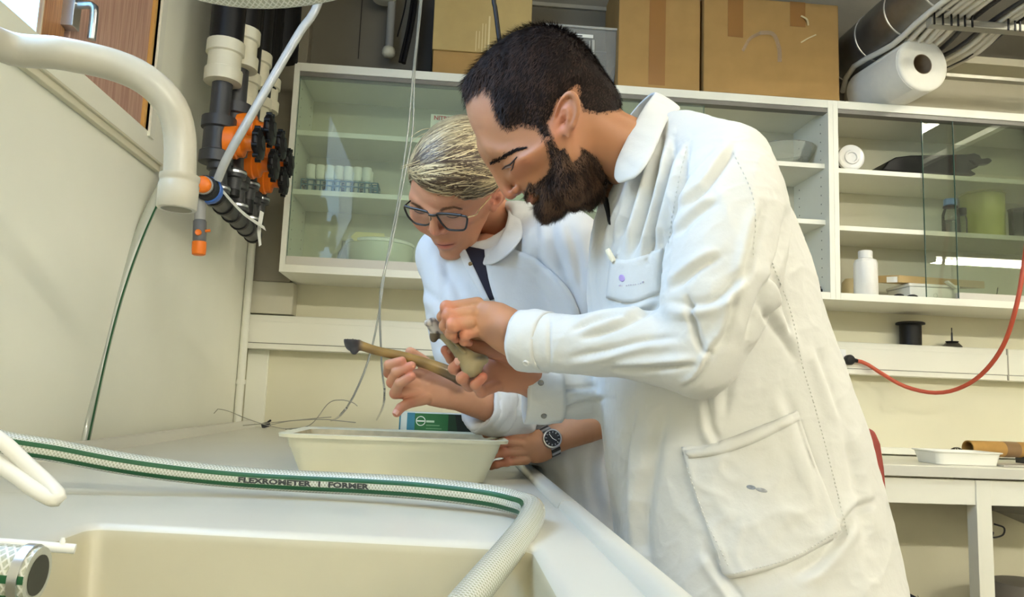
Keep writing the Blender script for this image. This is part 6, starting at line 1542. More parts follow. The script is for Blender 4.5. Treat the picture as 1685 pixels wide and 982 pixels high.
def patch(hit, G, lift, thick, edge=0.3, crumple=0.0):
    """a sewn-on piece of cloth following the surface under it, with real thickness"""
    m, n, _ = G.shape; top, low = np.zeros((m, n, 3)), np.zeros((m, n, 3)); last = None
    for j in range(m):
        for i in range(n):
            h = hit(*G[j, i])
            if h is None: h = last
            last = h
            e = min(i, n - 1 - i, j, m - 1 - j)
            top[j, i] = h[0] + h[1] * (lift + (thick if e > 0 else thick * edge) + (crumple * (rumple(h[0][None], 45, 61) + 0.6 * rumple(h[0][None], 95, 62))[0] if crumple and e > 0 else 0)); low[j, i] = h[0] + h[1] * (lift - 0.004)
    V = np.concatenate([top.reshape(-1, 3), low.reshape(-1, 3)]); F = []
    ix = lambda j, i: j * n + i
    for j in range(m - 1):
        for i in range(n - 1): F.append((ix(j, i), ix(j + 1, i), ix(j + 1, i + 1), ix(j, i + 1)))
    o = m * n
    ring = [ix(0, i) for i in range(n)] + [ix(j, n - 1) for j in range(1, m)] + [ix(m - 1, i) for i in range(n - 2, -1, -1)] + [ix(j, 0) for j in range(m - 2, 0, -1)]
    for a, b in zip(ring, ring[1:] + ring[:1]): F.append((a, b, b + o, a + o))
    return V, np.array(F)
def stitch(hit, pts, n, r=0.0007, lift=0.0003):
    """puckered seam: a row of small raised stitches"""
    pl = spline(np.column_stack([np.array(pts, float), np.zeros(len(pts))]), n * 2)[:, :2]; mb = MB()
    for i in range(n):
        a, b = hit(*pl[2 * i], lift), hit(*pl[2 * i + 1], lift)
        if a is None or b is None or np.linalg.norm(a[0] - b[0]) > 0.03: continue
        mb.tube([a[0], (a[0] + b[0]) / 2 + a[1] * 0.0006, b[0]], [r * 0.6, r, r * 0.6], 5)
    return mb
def press(hit, px, py, r):
    h = hit(px, py)
    return MB().lathe(h[0] - h[1] * 0.001, h[1], [(r, 0), (r, 0.002), (r * 0.85, 0.003), (r * 0.6, 0.0022), (0, 0.0022)], 16)

# ---------------- man: coat
MC = Vol((0.08, 0.70, 0.52), (0.80, 1.42, 1.46), 0.0045)
MC.stack(rows_from([(1330, 1015, 1580, 0.24, 1.02), (1120, 1008, 1515, 0.235, 1.02), (982, 1032, 1466, 0.22, 1.03), (850, 1026, 1446, 0.205, 1.03), (720, 1014, 1422, 0.195, 1.02), (620, 1000, 1397, 0.19, 1.01), (520, 991, 1367, 0.185, 1.0), (420, 994, 1340, 0.185, 0.99), (340, 1008, 1312, 0.185, 0.98), (275, 1030, 1274, 0.165, 0.97), (222, 1062, 1225, 0.14, 0.96), (186, 1082, 1192, 0.11, 0.96), (168, 1096, 1162, 0.06, 0.97)], 1.07), 0)
MC.ell(P(1186, 286, Y=0.95), (0.058, 0.085, 0.060), 0.03)
A_up = [P(1192, 300, Y=0.925), P(1198, 340, Y=0.89), P(1190, 430, Y=0.862), P(1172, 520, Y=0.845), P(1150, 588, Y=0.845)]
MC.chain(A_up, [0.058, 0.069, 0.067, 0.056, 0.040], 0.020, n=12)
A_lo = [P(1155, 588, Y=0.845), P(1100, 576, Y=0.868), P(1030, 565, Y=0.90), P(950, 566, Y=0.94), P(880, 562, Y=0.975), P(840, 560, Y=0.995)]
MC.chain(A_lo, [0.040, 0.041, 0.039, 0.0355, 0.036, 0.037], 0.014, n=14)
cut(MC, P(866, 562, Y=0.982), P(800, 553, Y=1.01) - P(870, 562, Y=0.98), 0.055)
MC.chain([P(888, 562, Y=0.971), P(872, 562, Y=0.979), P(820, 558, Y=1.0)], [0.020, 0.0295, 0.031], 0.002, sub=True)
# far sleeve
B_lo = [P(1090, 560, Y=1.22), P(1050, 622, Y=1.18), P(980, 640, Y=1.13), P(915, 645, Y=1.105), P(850, 646, Y=1.10)]
MC.chain(B_lo, [0.050, 0.042, 0.031, 0.029, 0.029], 0.016, n=12, wide=(0, 0, 1), aspect=1.35)
cut(MC, P(866, 650, Y=1.096), P(820, 646, Y=1.105) - P(900, 646, Y=1.10), 0.055)
MC.chain([P(895, 646, Y=1.102), P(875, 646, Y=1.10), P(830, 646, Y=1.10)], [0.015, 0.023, 0.024], 0.002, sub=True, wide=(0, 0, 1), aspect=1.35)
# neck opening: hollow the coat under the collar
MC.ell(P(1016, 252, Y=1.05), (0.044, 0.078, 0.045), 0.015, sub=True)
cv, cf = MC.mesh(); cv = smooth_mesh(cv, cf, 2, 0.5)
def quadsplit(V, F):
    a = F; b = np.roll(F, -1, 1); e = np.stack([np.minimum(a, b), np.maximum(a, b)], 2).reshape(-1, 2)
    u, inv = np.unique(e[:, 0] * len(V) + e[:, 1], return_inverse=True); E = np.stack([u // len(V), u % len(V)], 1)
    n = len(V); m = n + len(u); em = (n + inv).reshape(F.shape); fc = m + np.arange(len(F))
    V2 = np.concatenate([V, (V[E[:, 0]] + V[E[:, 1]]) / 2, V[F].mean(1)])
    return V2, np.concatenate([np.stack([F[:, i], em[:, i], fc, em[:, i - 1]], 1) for i in range(4)])
def rumple(V, sc, seed):
    r_ = np.abs(hnoise(V, sc, seed)); return np.clip(1 - r_ * 1.6, 0, 1) ** 2
cv, cf = quadsplit(cv, cf); cv = smooth_mesh(cv, cf, 2, 0.5)
cn = vnormals(cv, cf)
cv = cv + cn * (0.0022 * rumple(cv * (1, 1, 0.6), 26, 33) + 0.0014 * rumple(cv, 60, 34) + 0.0007 * rumple(cv, 130, 35))[:, None]
cv = cv + cn * (0.0022 * hnoise(cv, 28, 31) + 0.0010 * hnoise(cv * (1, 1, 0.5), 75, 32))[:, None]
man_folds = [
    # pleats hanging from the collar across the chest
    ([(1090, 215), (1075, 300), (1045, 400), (1035, 425)], 7, 0.0112, 'f', (0, 1.2)), ([(1110, 225), (1100, 300), (1078, 380), (1062, 440)], 7, 0.0112, 'f'),
    ([(1135, 235), (1118, 300), (1098, 370), (1090, 420)], 6, 0.0096, 'f'), ([(1060, 260), (1040, 330), (1015, 400)], 7, 0.0096, 'f'),
    ([(1110, 330), (1096, 400), (1090, 480)], 8, 0.009, 'g', (0, 1.2)), ([(1030, 330), (1010, 380), (1000, 420)], 5, 0.004, 'f'),
    # shoulder and sleeve
    ([(1180, 235), (1130, 290), (1105, 360)], 9, 0.006, 'k'), ([(1210, 235), (1196, 262), (1160, 310), (1120, 350)], 7, 0.006, 'f'), ([(1185, 330), (1150, 350), (1110, 390)], 8, 0.005, 'f'),
    ([(1190, 420), (1150, 440), (1100, 480)], 9, 0.006, 'f'), ([(1230, 440), (1180, 490), (1130, 500), (1095, 495)], 10, 0.007, 'k'),
    ([(1128, 480), (1140, 530), (1158, 576), (1176, 580)], 8, 0.010, 'g'), ([(1210, 480), (1200, 540), (1175, 580)], 9, 0.006, 'f'), ([(1260, 330), (1240, 400), (1225, 470)], 10, 0.005, 'f'),
    ([(1090, 500), (1060, 515), (1010, 540), (950, 560)], 8, 0.006, 'f'), ([(1120, 555), (1060, 560), (1000, 575), (930, 590)], 8, 0.005, 'k'), ([(1040, 520), (990, 525), (940, 545)], 6, 0.004, 'f'),
    ([(1150, 600), (1080, 605), (1000, 608)], 7, 0.005, 'f'), ([(905, 520), (903, 560), (905, 605)], 4, 0.003, 'g'), ([(1180, 560), (1150, 620), (1120, 640)], 6, 0.004, 'f'),
    # far cuff
    ([(1000, 655), (950, 665), (895, 690)], 6, 0.005, 'f', (1.0, 1.4)), ([(985, 635), (930, 640), (890, 650)], 6, 0.004, 'k', (1.0, 1.4)),
    # trunk
    ([(1235, 500), (1200, 620), (1190, 690)], 12, 0.008, 'f', (0.84, 1.4)), ([(1270, 430), (1288, 500), (1300, 560)], 7, 0.006, 'f'), ([(1255, 470), (1262, 520), (1290, 560), (1310, 600)], 9, 0.006, 'k'),
    ([(1300, 330), (1285, 420), (1250, 500), (1225, 580)], 8, 0.008, 'g'), ([(1165, 650), (1170, 700), (1185, 730)], 9, 0.005, 'f'), ([(1100, 655), (1075, 760), (1060, 880), (1080, 960)], 14, 0.006, 'f'),
    ([(1045, 660), (1030, 760), (1035, 900)], 10, 0.006, 'k'), ([(1290, 640), (1320, 720), (1350, 800)], 12, 0.005, 'f'), ([(1390, 700), (1410, 800), (1425, 900)], 12, 0.005, 'k'),
    ([(1440, 820), (1400, 850), (1370, 900)], 10, 0.005, 'f'), ([(1300, 950), (1350, 920), (1410, 840)], 12, 0.005, 'f'), ([(1160, 900), (1200, 960), (1230, 1000)], 10, 0.005, 'f'), ([(1340, 560), (1370, 640), (1390, 700)], 10, 0.004, 'f')]
man_folds = [(f[0], f[1] * 0.68, *f[2:]) for f in man_folds]
cv = fold(cv, cn, man_folds, 1.1)
def clear_rim(V):
    """the cloth hangs outside the rim of the drain board"""
    V = V.copy(); m = (V[:, 2] < DZ + 0.014) & (V[:, 0] < 0.184); V[m, 0] = 0.184; return V
cv = clear_rim(cv)
hitM = on_mesh(cv, cf)

# ---------------- woman: coat
WC = Vol((-0.12, 1.16, 0.50), (0.62, 1.86, 1.40), 0.005)
WC.stack(rows_from([(1330, 870, 1160, 0.19), (1000, 884, 1080, 0.17), (880, 886, 1060, 0.165), (800, 880, 1045, 0.16), (745, 850, 1035, 0.16), (690, 800, 1030, 0.16), (640, 772, 1015, 0.16), (560, 735, 1000, 0.16), (480, 722, 985, 0.155), (420, 730, 975, 0.145), (375, 765, 955, 0.12), (352, 800, 925, 0.09), (342, 830, 900, 0.05)], 1.57), 0)
WC.ell(P(925, 408, Y=1.44), (0.075, 0.08, 0.070), 0.04)
WC.chain([P(925, 405, Y=1.43), P(965, 480, Y=1.42), P(1010, 590, Y=1.43), P(1040, 650, Y=1.44)], [0.066, 0.064, 0.058, 0.055], 0.025, n=10)
WC.ell(P(738, 425, Y=1.56), (0.066, 0.075, 0.060), 0.04)
WC.chain([P(742, 425, Y=1.55), P(758, 520, Y=1.49), P(782, 600, Y=1.43), P(835, 668, Y=1.39)], [0.062, 0.064, 0.062, 0.052], 0.02, n=10)
WC.chain([P(845, 672, Y=1.385), P(815, 672, Y=1.345), P(785, 666, Y=1.32)], [0.050, 0.047, 0.043], 0.012, n=6)
cut(WC, P(790, 666, Y=1.322), P(740, 652, Y=1.27) - P(800, 668, Y=1.33), 0.06)
WC.chain([P(812, 669, Y=1.335), P(790, 666, Y=1.322), P(760, 660, Y=1.29)], [0.022, 0.033, 0.036], 0.002, sub=True)
WC.ell(P(800, 372, Y=1.50), (0.055, 0.07, 0.055), 0.02, sub=True)
wv_, wf_ = WC.mesh(); wv_ = smooth_mesh(wv_, wf_, 2, 0.5); wn_ = vnormals(wv_, wf_)
wv_ = wv_ + wn_ * (0.0020 * rumple(wv_ * (1, 1, 0.6), 28, 43) + 0.0012 * rumple(wv_, 64, 44))[:, None]
wv_ = wv_ + wn_ * (0.0020 * hnoise(wv_, 30, 41) + 0.0010 * hnoise(wv_ * (1, 1, 0.5), 80, 42))[:, None]
wv_ = fold(wv_, wn_, [
    ([(905, 360), (915, 410), (935, 460), (948, 500)], 8, 0.008, 'f'), ([(880, 350), (885, 400), (890, 470)], 7, 0.005, 'f'), ([(850, 380), (850, 440), (845, 490)], 8, 0.004, 'k'), ([(935, 365), (950, 420), (960, 480)], 7, 0.006, 'f'),
    ([(720, 415), (740, 450), (765, 500)], 8, 0.005, 'f'), ([(690, 470), (715, 490), (735, 500)], 6, 0.005, 'f'), ([(705, 520), (730, 540), (770, 545)], 7, 0.005, 'k'), ([(730, 400), (735, 450), (720, 520)], 7, 0.004, 'f'),
    ([(715, 575), (750, 565), (790, 570)], 6, 0.005, 'f'), ([(850, 640), (845, 680), (830, 705)], 6, 0.005, 'f'), ([(815, 640), (812, 680), (800, 710)], 5, 0.005, 'k'), ([(870, 660), (880, 690), (895, 710)], 6, 0.005, 'f'),
    ([(940, 740), (950, 800), (955, 860)], 7, 0.005, 'f'), ([(985, 700), (975, 780), (990, 860)], 8, 0.006, 'k'), ([(905, 770), (915, 810), (930, 850)], 7, 0.004, 'f')])
wv_ = smooth_mesh(wv_, wf_, 1, 0.3)
wv_ = clear_rim(wv_)
hitW = on_mesh(wv_, wf_)

# ---------------- hands: each finger a chain of four joints with unequal lengths and bends
def hand(lo, hi, palm, fingers, thumb, arm, h=0.0019, fat=1.0):
    V = Vol(lo, hi, h)
    V.chain(*arm, 0.0, n=10)
    (pp, pr, wide, asp) = palm
    V.chain(pp, pr, 0.012, wide=wide, aspect=asp, n=6)
    for pts, rr in fingers:
        pts = np.array(pts); V.chain(pts, fat * np.array(rr) * np.array([0.92, 0.86, 0.88, 0.92]), 0.0014)
        for p, r_ in zip(pts[1:3], rr[1:3]): V.ell(p, r_ * 0.95, 0.002)     # knuckle joints
    V.chain(thumb[0], thumb[1], 0.006, n=9)
    v, f = V.mesh(); return smooth_mesh(v, f, 1, 0.4), f
bb = lambda pts, m: (np.min(pts, axis=0) - m, np.max(pts, axis=0) + m)
def nail(tip, prev, toward, r_):
    """finger nail lying on the last joint, on the side that looks 'toward'"""
    t = nrm(tip - prev); n = nrm(toward - (toward @ t) * t); b = np.cross(t, n); mb = MB(); rows = 5
    for i in range(rows):
        for j in range(5):
            a = (j / 4 - 0.5) * 1.5; l_ = (i / (rows - 1) - 0.15) * r_ * 1.35
            mb.v.append(tuple(tip + t * (l_ * 0.8) + (n * math.cos(a) + b * math.sin(a)) * (r_ + 0.0004 - 0.25 * r_ * max(0, l_ / r_ - 0.5))))
    for i in range(rows - 1):
        for j in range(4): mb.f.append((i * 5 + j, i * 5 + j + 1, i * 5 + 6 + j, i * 5 + 5 + j))
    return mb
# man, near (left) hand: back of the hand to the camera, fingers bent over the bone
nA = [P(860, 556, Y=0.985), P(846, 552, Y=0.988), P(800, 525, Y=0.998), P(783, 521, Y=1.002)]
fA = [([P(786, 499, Y=1.004), P(735, 505, Y=1.006), P(728, 521, Y=1.020), P(733, 538, Y=1.032)], [0.0112, 0.0098, 0.0085, 0.0075]),
      ([P(778, 514, Y=0.998), P(738, 519, Y=0.996), P(732, 536, Y=1.008), P(738, 549, Y=1.022)], [0.0112, 0.0100, 0.0087, 0.0076]),
      ([P(774, 531, Y=0.994), P(746, 535, Y=0.988), P(742, 549, Y=0.999), P(750, 558, Y=1.013)], [0.0112, 0.0104, 0.0088, 0.0076]),
      ([P(782, 545, Y=0.998), P(766, 551, Y=0.995), P(764, 561, Y=1.004), P(772, 564, Y=1.015)], [0.0098, 0.0084, 0.0075, 0.0066])]
tA = ([P(830, 550, Y=1.010), P(795, 545, Y=1.035), P(765, 545, Y=1.045), P(744, 546, Y=1.046)], [0.015, 0.013, 0.011, 0.009])
armA = ([P(960, 566, Y=0.935), P(900, 561, Y=0.965), P(862, 556, Y=0.985), P(840, 548, Y=0.990)], [0.030, 0.027, 0.0265, 0.024])
allA = np.array([q for f in fA for q in f[0]] + tA[0] + armA[0])
hA_v, hA_f = hand(*bb(allA, 0.045), ([P(852, 554, Y=0.986), P(818, 533, Y=0.994), P(790, 521, Y=1.001)], [0.018, 0.0160, 0.0105], (-0.25, 0, 1), [1.45, 1.75, 2.1]), fA, tA, armA, fat=0.84)
# man, far (right) hand: thumb on top of the bone, fingers curled up from below
fB = [([P(808, 598, Y=1.088), P(770, 600, Y=1.088), P(743, 590, Y=1.066), P(733, 576, Y=1.044)], [0.0108, 0.0096, 0.0086, 0.0074]),
      ([P(806, 612, Y=1.083), P(768, 617, Y=1.076), P(747, 606, Y=1.050), P(757, 594, Y=1.034)], [0.0110, 0.0098, 0.0088, 0.0076]),
      ([P(808, 625, Y=1.078), P(773, 634, Y=1.062), P(760, 622, Y=1.036), P(772, 610, Y=1.024)], [0.0108, 0.0098, 0.0087, 0.0075]),
      ([P(816, 634, Y=1.072), P(792, 645, Y=1.052), P(782, 633, Y=1.030), P(795, 620, Y=1.022)], [0.0098, 0.0088, 0.0078, 0.0067])]
tB = ([P(858, 588, Y=1.078), P(822, 578, Y=1.062), P(788, 571, Y=1.050), P(757, 563, Y=1.044)], [0.0165, 0.0135, 0.0120, 0.0092])
armB = ([P(960, 645, Y=1.122), P(905, 641, Y=1.104), P(880, 630, Y=1.099), P(860, 616, Y=1.091)], [0.024, 0.023, 0.0235, 0.0225])
allB = np.array([q for f in fB for q in f[0]] + tB[0] + armB[0])
hB_v, hB_f = hand(*bb(allB, 0.045), ([P(868, 610, Y=1.090), P(835, 612, Y=1.084), P(808, 615, Y=1.080)], [0.0185, 0.0165, 0.013], (0, 0.2, 1), [1.4, 1.75, 1.8]), fB, tB, armB)
# woman, right hand holding the long bone
fC = [([P(694, 618, Y=1.275), P(640, 613, Y=1.252), P(640, 600, Y=1.228), P(661, 594, Y=1.216)], [0.0100, 0.0092, 0.0081, 0.0070]),
      ([P(692, 632, Y=1.272), P(645, 629, Y=1.246), P(652, 612, Y=1.222), P(677, 602, Y=1.214)], [0.0102, 0.0094, 0.0082, 0.0071]),
      ([P(692, 646, Y=1.268), P(650, 647, Y=1.243), P(657, 631, Y=1.220), P(677, 619, Y=1.214)], [0.0100, 0.0092, 0.0080, 0.0069]),
      ([P(700, 656, Y=1.263), P(672, 663, Y=1.248), P(659, 671, Y=1.238), P(653, 679, Y=1.233)], [0.0092, 0.0086, 0.0077, 0.0068])]
tC = ([P(728, 626, Y=1.285), P(705, 603, Y=1.280), P(686, 588, Y=1.268), P(675, 579, Y=1.258)], [0.0145, 0.0120, 0.0102, 0.0082])
armC = ([P(860, 674, Y=1.40), P(812, 666, Y=1.335), P(765, 655, Y=1.295), P(738, 646, Y=1.280)], [0.034, 0.031, 0.0245, 0.0225])
allC = np.array([q for f in fC for q in f[0]] + tC[0] + armC[0])
hC_v, hC_f = hand(*bb(allC, 0.045), ([P(738, 645, Y=1.28), P(715, 641, Y=1.276), P(694, 638, Y=1.271)], [0.0175, 0.0155, 0.0115], (0.1, 0, 1), [1.35, 1.75, 1.95]), fC, tC, armC, fat=1.14)
# woman, left hand gripping the end of the tub
fD = [([P(864, 717, Y=1.374), P(833, 711, Y=1.352), P(813, 711, Y=1.350), P(799, 715, Y=1.362)], [0.0102, 0.0096, 0.0086, 0.0074]),
      ([P(862, 730, Y=1.370), P(828, 727, Y=1.345), P(809, 731, Y=1.344), P(799, 737, Y=1.358)], [0.0104, 0.0098, 0.0088, 0.0075]),
      ([P(862, 744, Y=1.368), P(827, 744, Y=1.343), P(810, 748, Y=1.342), P(801, 754, Y=1.354)], [0.0102, 0.0096, 0.0086, 0.0074]),
      ([P(866, 757, Y=1.368), P(834, 760, Y=1.347), P(817, 764, Y=1.346), P(808, 768, Y=1.356)], [0.0094, 0.0086, 0.0078, 0.0068])]
tD_ = ([P(872, 716, Y=1.395), P(846, 706, Y=1.395), P(822, 704, Y=1.385), P(805, 707, Y=1.375)], [0.0140, 0.0115, 0.0100, 0.0082])
armD = ([P(1045, 655, Y=1.44), P(985, 690, Y=1.408), P(925, 716, Y=1.388), P(892, 732, Y=1.380)], [0.040, 0.0345, 0.0265, 0.0245])
allD = np.array([q for f in fD for q in f[0]] + tD_[0] + armD[0])
hD_v, hD_f = hand(*bb(allD, 0.045), ([P(897, 731, Y=1.381), P(880, 736, Y=1.376), P(864, 738, Y=1.371)], [0.018, 0.0165, 0.011], (0.15, 0, 1), [1.35, 1.65, 1.95]), fD, tD_, armD, fat=0.92)
def hand_color(V, base, tips, seed):
    c = np.tile(lin(base), (len(V), 1)); n_ = np.clip(0.5 + 0.5 * hnoise(V, 90, seed), 0, 1)[:, None]
    c = c * (1 - 0.14 * n_)
    for t in tips:
        w_ = 0.55 * np.exp(-((V - t) ** 2).sum(1) / 0.011 ** 2); c = tint(c, w_, (206, 112, 92))
    return c
cA = hand_color(hA_v, (192, 140, 104), [f[0][1] for f in fA] + [f[0][3] for f in fA], 1)
hairy = np.exp(-(((hA_v - P(815, 548, Y=0.978)) / (0.022, 0.03, 0.013)) ** 2).sum(1)); cA = tint(cA, 0.5 * hairy, (92, 66, 50))
cB = hand_color(hB_v, (194, 134, 102), [f[0][3] for f in fB] + [tB[0][3]], 2)
cC = hand_color(hC_v, (204, 150, 118), [f[0][3] for f in fC] + [f[0][1] for f in fC], 3)
cD = hand_color(hD_v, (200, 148, 114), [f[0][1] for f in fD] + [f[0][2] for f in fD], 4)
# ------------------------------------------------------------------ assemble the two people
m_coat = mat('coat_white', (216, 216, 211), 0.85, bump=(38, 0.45, 0.004), sheen=0.1, var=(7, 0.03))
m_coatw = mat('coat_white_cool', (215, 216, 216), 0.85, bump=(38, 0.4, 0.004), sheen=0.1, var=(7, 0.03))
m_thread = mat('coat_thread', (212, 212, 206), 0.8)
m_cloth = mat('trouser_navy', (38, 42, 56), 0.8, bump=(500, 0.2, 0.0005))
m_shirt = mat('shirt_black', (24, 23, 26), 0.8)
m_shirt2 = mat('top_navy', (34, 30, 44), 0.8)
m_snap = mat('snap_pewter', (150, 146, 138), 0.35, 0.8)
m_lash = mat('lash_dark', (40, 28, 24), 0.6)
m_nail = mat('finger_nail', (214, 160, 138), 0.3, coat=0.3)
def merge(*parts):
    V, F, C, o = [], [], [], 0
    for v, f, c in parts: V.append(v); F.append(f + o); C.append(c); o += len(v)
    return np.concatenate(V), np.concatenate(F), np.concatenate(C)
def legs(cx, cy, top, sp, r_):
    """trouser legs and shoes below the coat, down to the floor"""
    V = Vol((cx - 0.30, cy - 0.32, 0.03), (cx + 0.30, cy + 0.32, top + 0.05), 0.011)
    for s in (-1, 1):
        V.chain([(cx, cy + s * sp * 0.8, top), (cx + 0.01, cy + s * sp, 0.50), (cx + 0.03, cy + s * sp * 1.1, 0.08)], [r_, r_ * 0.72, r_ * 0.55], 0.02, n=8)
    return V.mesh()
def shoe(cx, cy, ang):
    mb = MB(); d = np.array([math.cos(ang), math.sin(ang), 0]); s_ = np.array([-d[1], d[0], 0])
    prof = [(-0.09, 0.030, 0.07), (-0.07, 0.038, 0.09), (0.0, 0.040, 0.085), (0.07, 0.047, 0.06), (0.13, 0.044, 0.045), (0.165, 0.028, 0.03)]
    for l_, w_, h_ in prof:
        for a in range(9):
            t = a / 8 * math.pi; mb.v.append(tuple(np.array([cx, cy, 0.0]) + d * l_ + s_ * w_ * math.cos(t) + np.array([0, 0, h_ * math.sin(t) ** 0.7])))
    for i in range(len(prof) - 1):
        for a in range(8): mb.f.append((i * 9 + a, i * 9 + a + 1, i * 9 + 10 + a, i * 9 + 9 + a))
        mb.f.append((i * 9 + 8, i * 9, i * 9 + 9, i * 9 + 17))
    mb.f.append(tuple(range(9))); mb.f.append(tuple((len(prof) - 1) * 9 + a for a in reversed(range(9))))
    return mb
def torso(pts, rr, h=0.012):
    pts = np.array(pts); V = Vol(pts.min(0) - 0.2, pts.max(0) + 0.2, h); V.chain(pts, rr, 0, n=12, wide=(0, 1, 0), aspect=1.5); return V.mesh()

# ---- the man
man = thing('person', (0.45, 1.07, 0), 'dark-haired bearded person in a white lab coat bowing over the small bone in both hands', 'person')
tv, tf = torso([P(1060, 330, Y=1.06), P(1130, 480, Y=1.07), P(1200, 700, Y=1.07), P(1240, 850, Y=1.07)], [0.06, 0.08, 0.085, 0.09])
tan = lin((176, 124, 88))
V_, F_, C_ = merge((HM.w(mv), mf_, skin_m), (tv, tf, np.tile(tan, (len(tv), 1))), (hA_v, hA_f, cA), (hB_v, hB_f, cB))
npobj('body', V_, F_, m_skin, man, col=C_)
npobj('hair', HM.w(hs_v), hs_f, m_hairm, man, col=np.tile(lin((34, 26, 23)), (len(hs_v), 1)), label='short dark brown hair')
npobj('hair_strands', HM.w(man_hair[0]), man_hair[1], m_hairm, man, col=man_hair[2])['kind'] = 'stuff'
npobj('beard', HM.w(bs_v), bs_f, m_hairm, man, col=np.tile(lin((40, 30, 25)), (len(bs_v), 1)), label='full dark brown beard')
npobj('beard_strands', HM.w(man_beard[0]), man_beard[1], m_hairm, man, col=man_beard[2])['kind'] = 'stuff'
hitF = on_mesh(HM.w(mv), mf_)
a_, b_ = hair_line(hitF, [(806, 270), (815, 265), (828, 259), (842, 251), (852, 247), (862, 245)], [3.4, 4.6, 4.0, 3.0, 2.0, 1.0], 400, r1, 0.007, 0.0008, -0.3)
npobj('eyebrow', a_, b_, m_hairm, man, col=np.tile(lin((34, 25, 22)), (len(a_), 1)))
obj('eyelashes', face_line(hitF, [(826.5, 278.5), (832, 273.5), (840, 270), (846, 264), (851, 258)], 0.0012), m_lash, man, smooth=True)
obj('lower_lashes', face_line(hitF, [(841, 280.5), (843.5, 277), (845, 271), (847, 265)], 0.0009), m_lash, man, smooth=True)
obj('eyeball', face_line(hitF, [(831, 277.5), (836, 275), (842, 274)], 0.0010), mat('eye_white', (138, 118, 108), 0.3), man, smooth=True)
coat = npobj('lab_coat', cv, cf, m_coat, man)
# collar band round the neck
up_e = [P(1012, 292, Y=0.952), P(1014, 266, Y=0.952), P(1034, 222, Y=0.962), P(1058, 178, Y=0.99), P(1076, 153, Y=1.05), P(1062, 160, Y=1.10), P(1035, 190, Y=1.13), P(1010, 235, Y=1.135), P(992, 285, Y=1.12)]
lo_e = [P(1018, 300, Y=0.946), P(1042, 286, Y=0.922), P(1066, 250, Y=0.925), P(1092, 194, Y=0.970), P(1112, 175, Y=1.05), P(1096, 182, Y=1.13), P(1052, 228, Y=1.17), P(1016, 288, Y=1.16), P(992, 330, Y=1.13)]
def band(a, b, n=60, rows=5, bulge=0.004, loop=True):
    b = a + (b - a) * (1.0 if loop else 1.22)
    bulge = bulge if loop else 0.001
    q0, q1 = (spline(np.vstack([a, a[:1]]), n), spline(np.vstack([b, b[:1]]), n)) if loop else (spline(a, n), spline(b, n)); ctr = (q0.mean(0) + q1.mean(0)) / 2; mb = MB()
    for j in range(rows):
        v = j / (rows - 1); c = q0 * (1 - v) + q1 * v; out = c - ctr; out /= np.linalg.norm(out, axis=1)[:, None]
        wob = (0.0012 * np.sin(np.arange(n) * 1.3) + 0.0012 * np.sin(np.arange(n) * 2.35 + 1)) * (0.3 + math.sin(math.pi * v))
        mb.v += [tuple(x) for x in c + out * (bulge * math.sin(math.pi * v) + wob[:, None])]
    for j in range(rows - 1):
        for i in range(n - 1): mb.f.append((j * n + i, j * n + i + 1, (j + 1) * n + i + 1, (j + 1) * n + i))
    return mb
cl_ = obj('collar', band(np.array(up_e), np.array(lo_e), loop=False), m_coat, coat, smooth=True, solid=0.005, sub=1)
G = coons([(988, 316), (997, 312)], [(997, 312), (1003, 340), (1005, 370)], [(1003, 369), (1005, 370)], [(988, 316), (997, 345), (1003, 369)], 6, 12)
npobj('shirt', *patch(hitM, G, 0.001, 0.0015), m_shirt, man)
# cuffs with press studs
def cuff(path, radii, seg=24):
    return MB().tube(np.array(path), radii, seg, caps=False)
def cuff_band(pts, rr, wob, flat=1.0):
    q = spline(np.column_stack([np.array(pts), np.array(rr)]), 9); T, N, B = frames(q[:, :3]); mb = MB(); n = 36
    for i in range(9):
        for j in range(n):
            a = j / n * 2 * math.pi; r_ = q[i, 3] + wob * math.sin(5 * a + 0.7 * i) * 0.5 + wob * 0.4 * math.sin(9 * a - i)
            mb.v.append(tuple(q[i, :3] + r_ * (math.cos(a) * N[i] + math.sin(a) * B[i]) * np.array([1, flat, 1])))
    for i in range(8):
        for j in range(n): mb.f.append((i * n + j, i * n + (j + 1) % n, (i + 1) * n + (j + 1) % n, (i + 1) * n + j))
    return mb
obj('cuff', cuff_band([P(902, 563, Y=0.963), P(878, 561, Y=0.976), P(857, 559, Y=0.987)], [0.0365, 0.0385, 0.0372], 0.0012), m_coat, coat, smooth=True, solid=0.0035)
obj('cuff', cuff_band([P(922, 646, Y=1.104), P(892, 647, Y=1.102), P(864, 646, Y=1.101)], [0.0405, 0.0420, 0.0410], 0.0016, 0.72), m_coat, coat, smooth=True, solid=0.0035)
# breast pocket with embroidery and pen
G = coons([(1007, 424), (1035, 428), (1060, 420), (1091, 408)], [(1091, 408), (1088, 450), (1085, 482)], [(1000, 490), (1040, 498), (1085, 482)], [(1007, 424), (1003, 455), (1000, 490)], 16, 12)
pk = npobj('breast_pocket', *patch(hitM, G, 0.002, 0.0022), m_coat, coat)
hitK = on_mesh(*patch(hitM, G, 0.002, 0.0022))
def dab(hit, G_, lift=0.0004, th=0.0003): return patch(hit, G_, lift, th)
def blob(cx_, cy_, rx, ry, rot=0.0, n=9):
    q = lambda a, k=1.0: (cx_ + k * (rx * math.cos(a) * math.cos(rot) - ry * math.sin(a) * math.sin(rot)), cy_ + k * (rx * math.cos(a) * math.sin(rot) + ry * math.sin(a) * math.cos(rot)))
    c = lambda a0: [q(a0 + t * math.pi / 2) for t in np.linspace(0, 1, 6)]
    e = math.pi / 4
    return coons(c(e * 5), c(-e), c(e)[::-1], c(e * 3)[::-1], n, n)
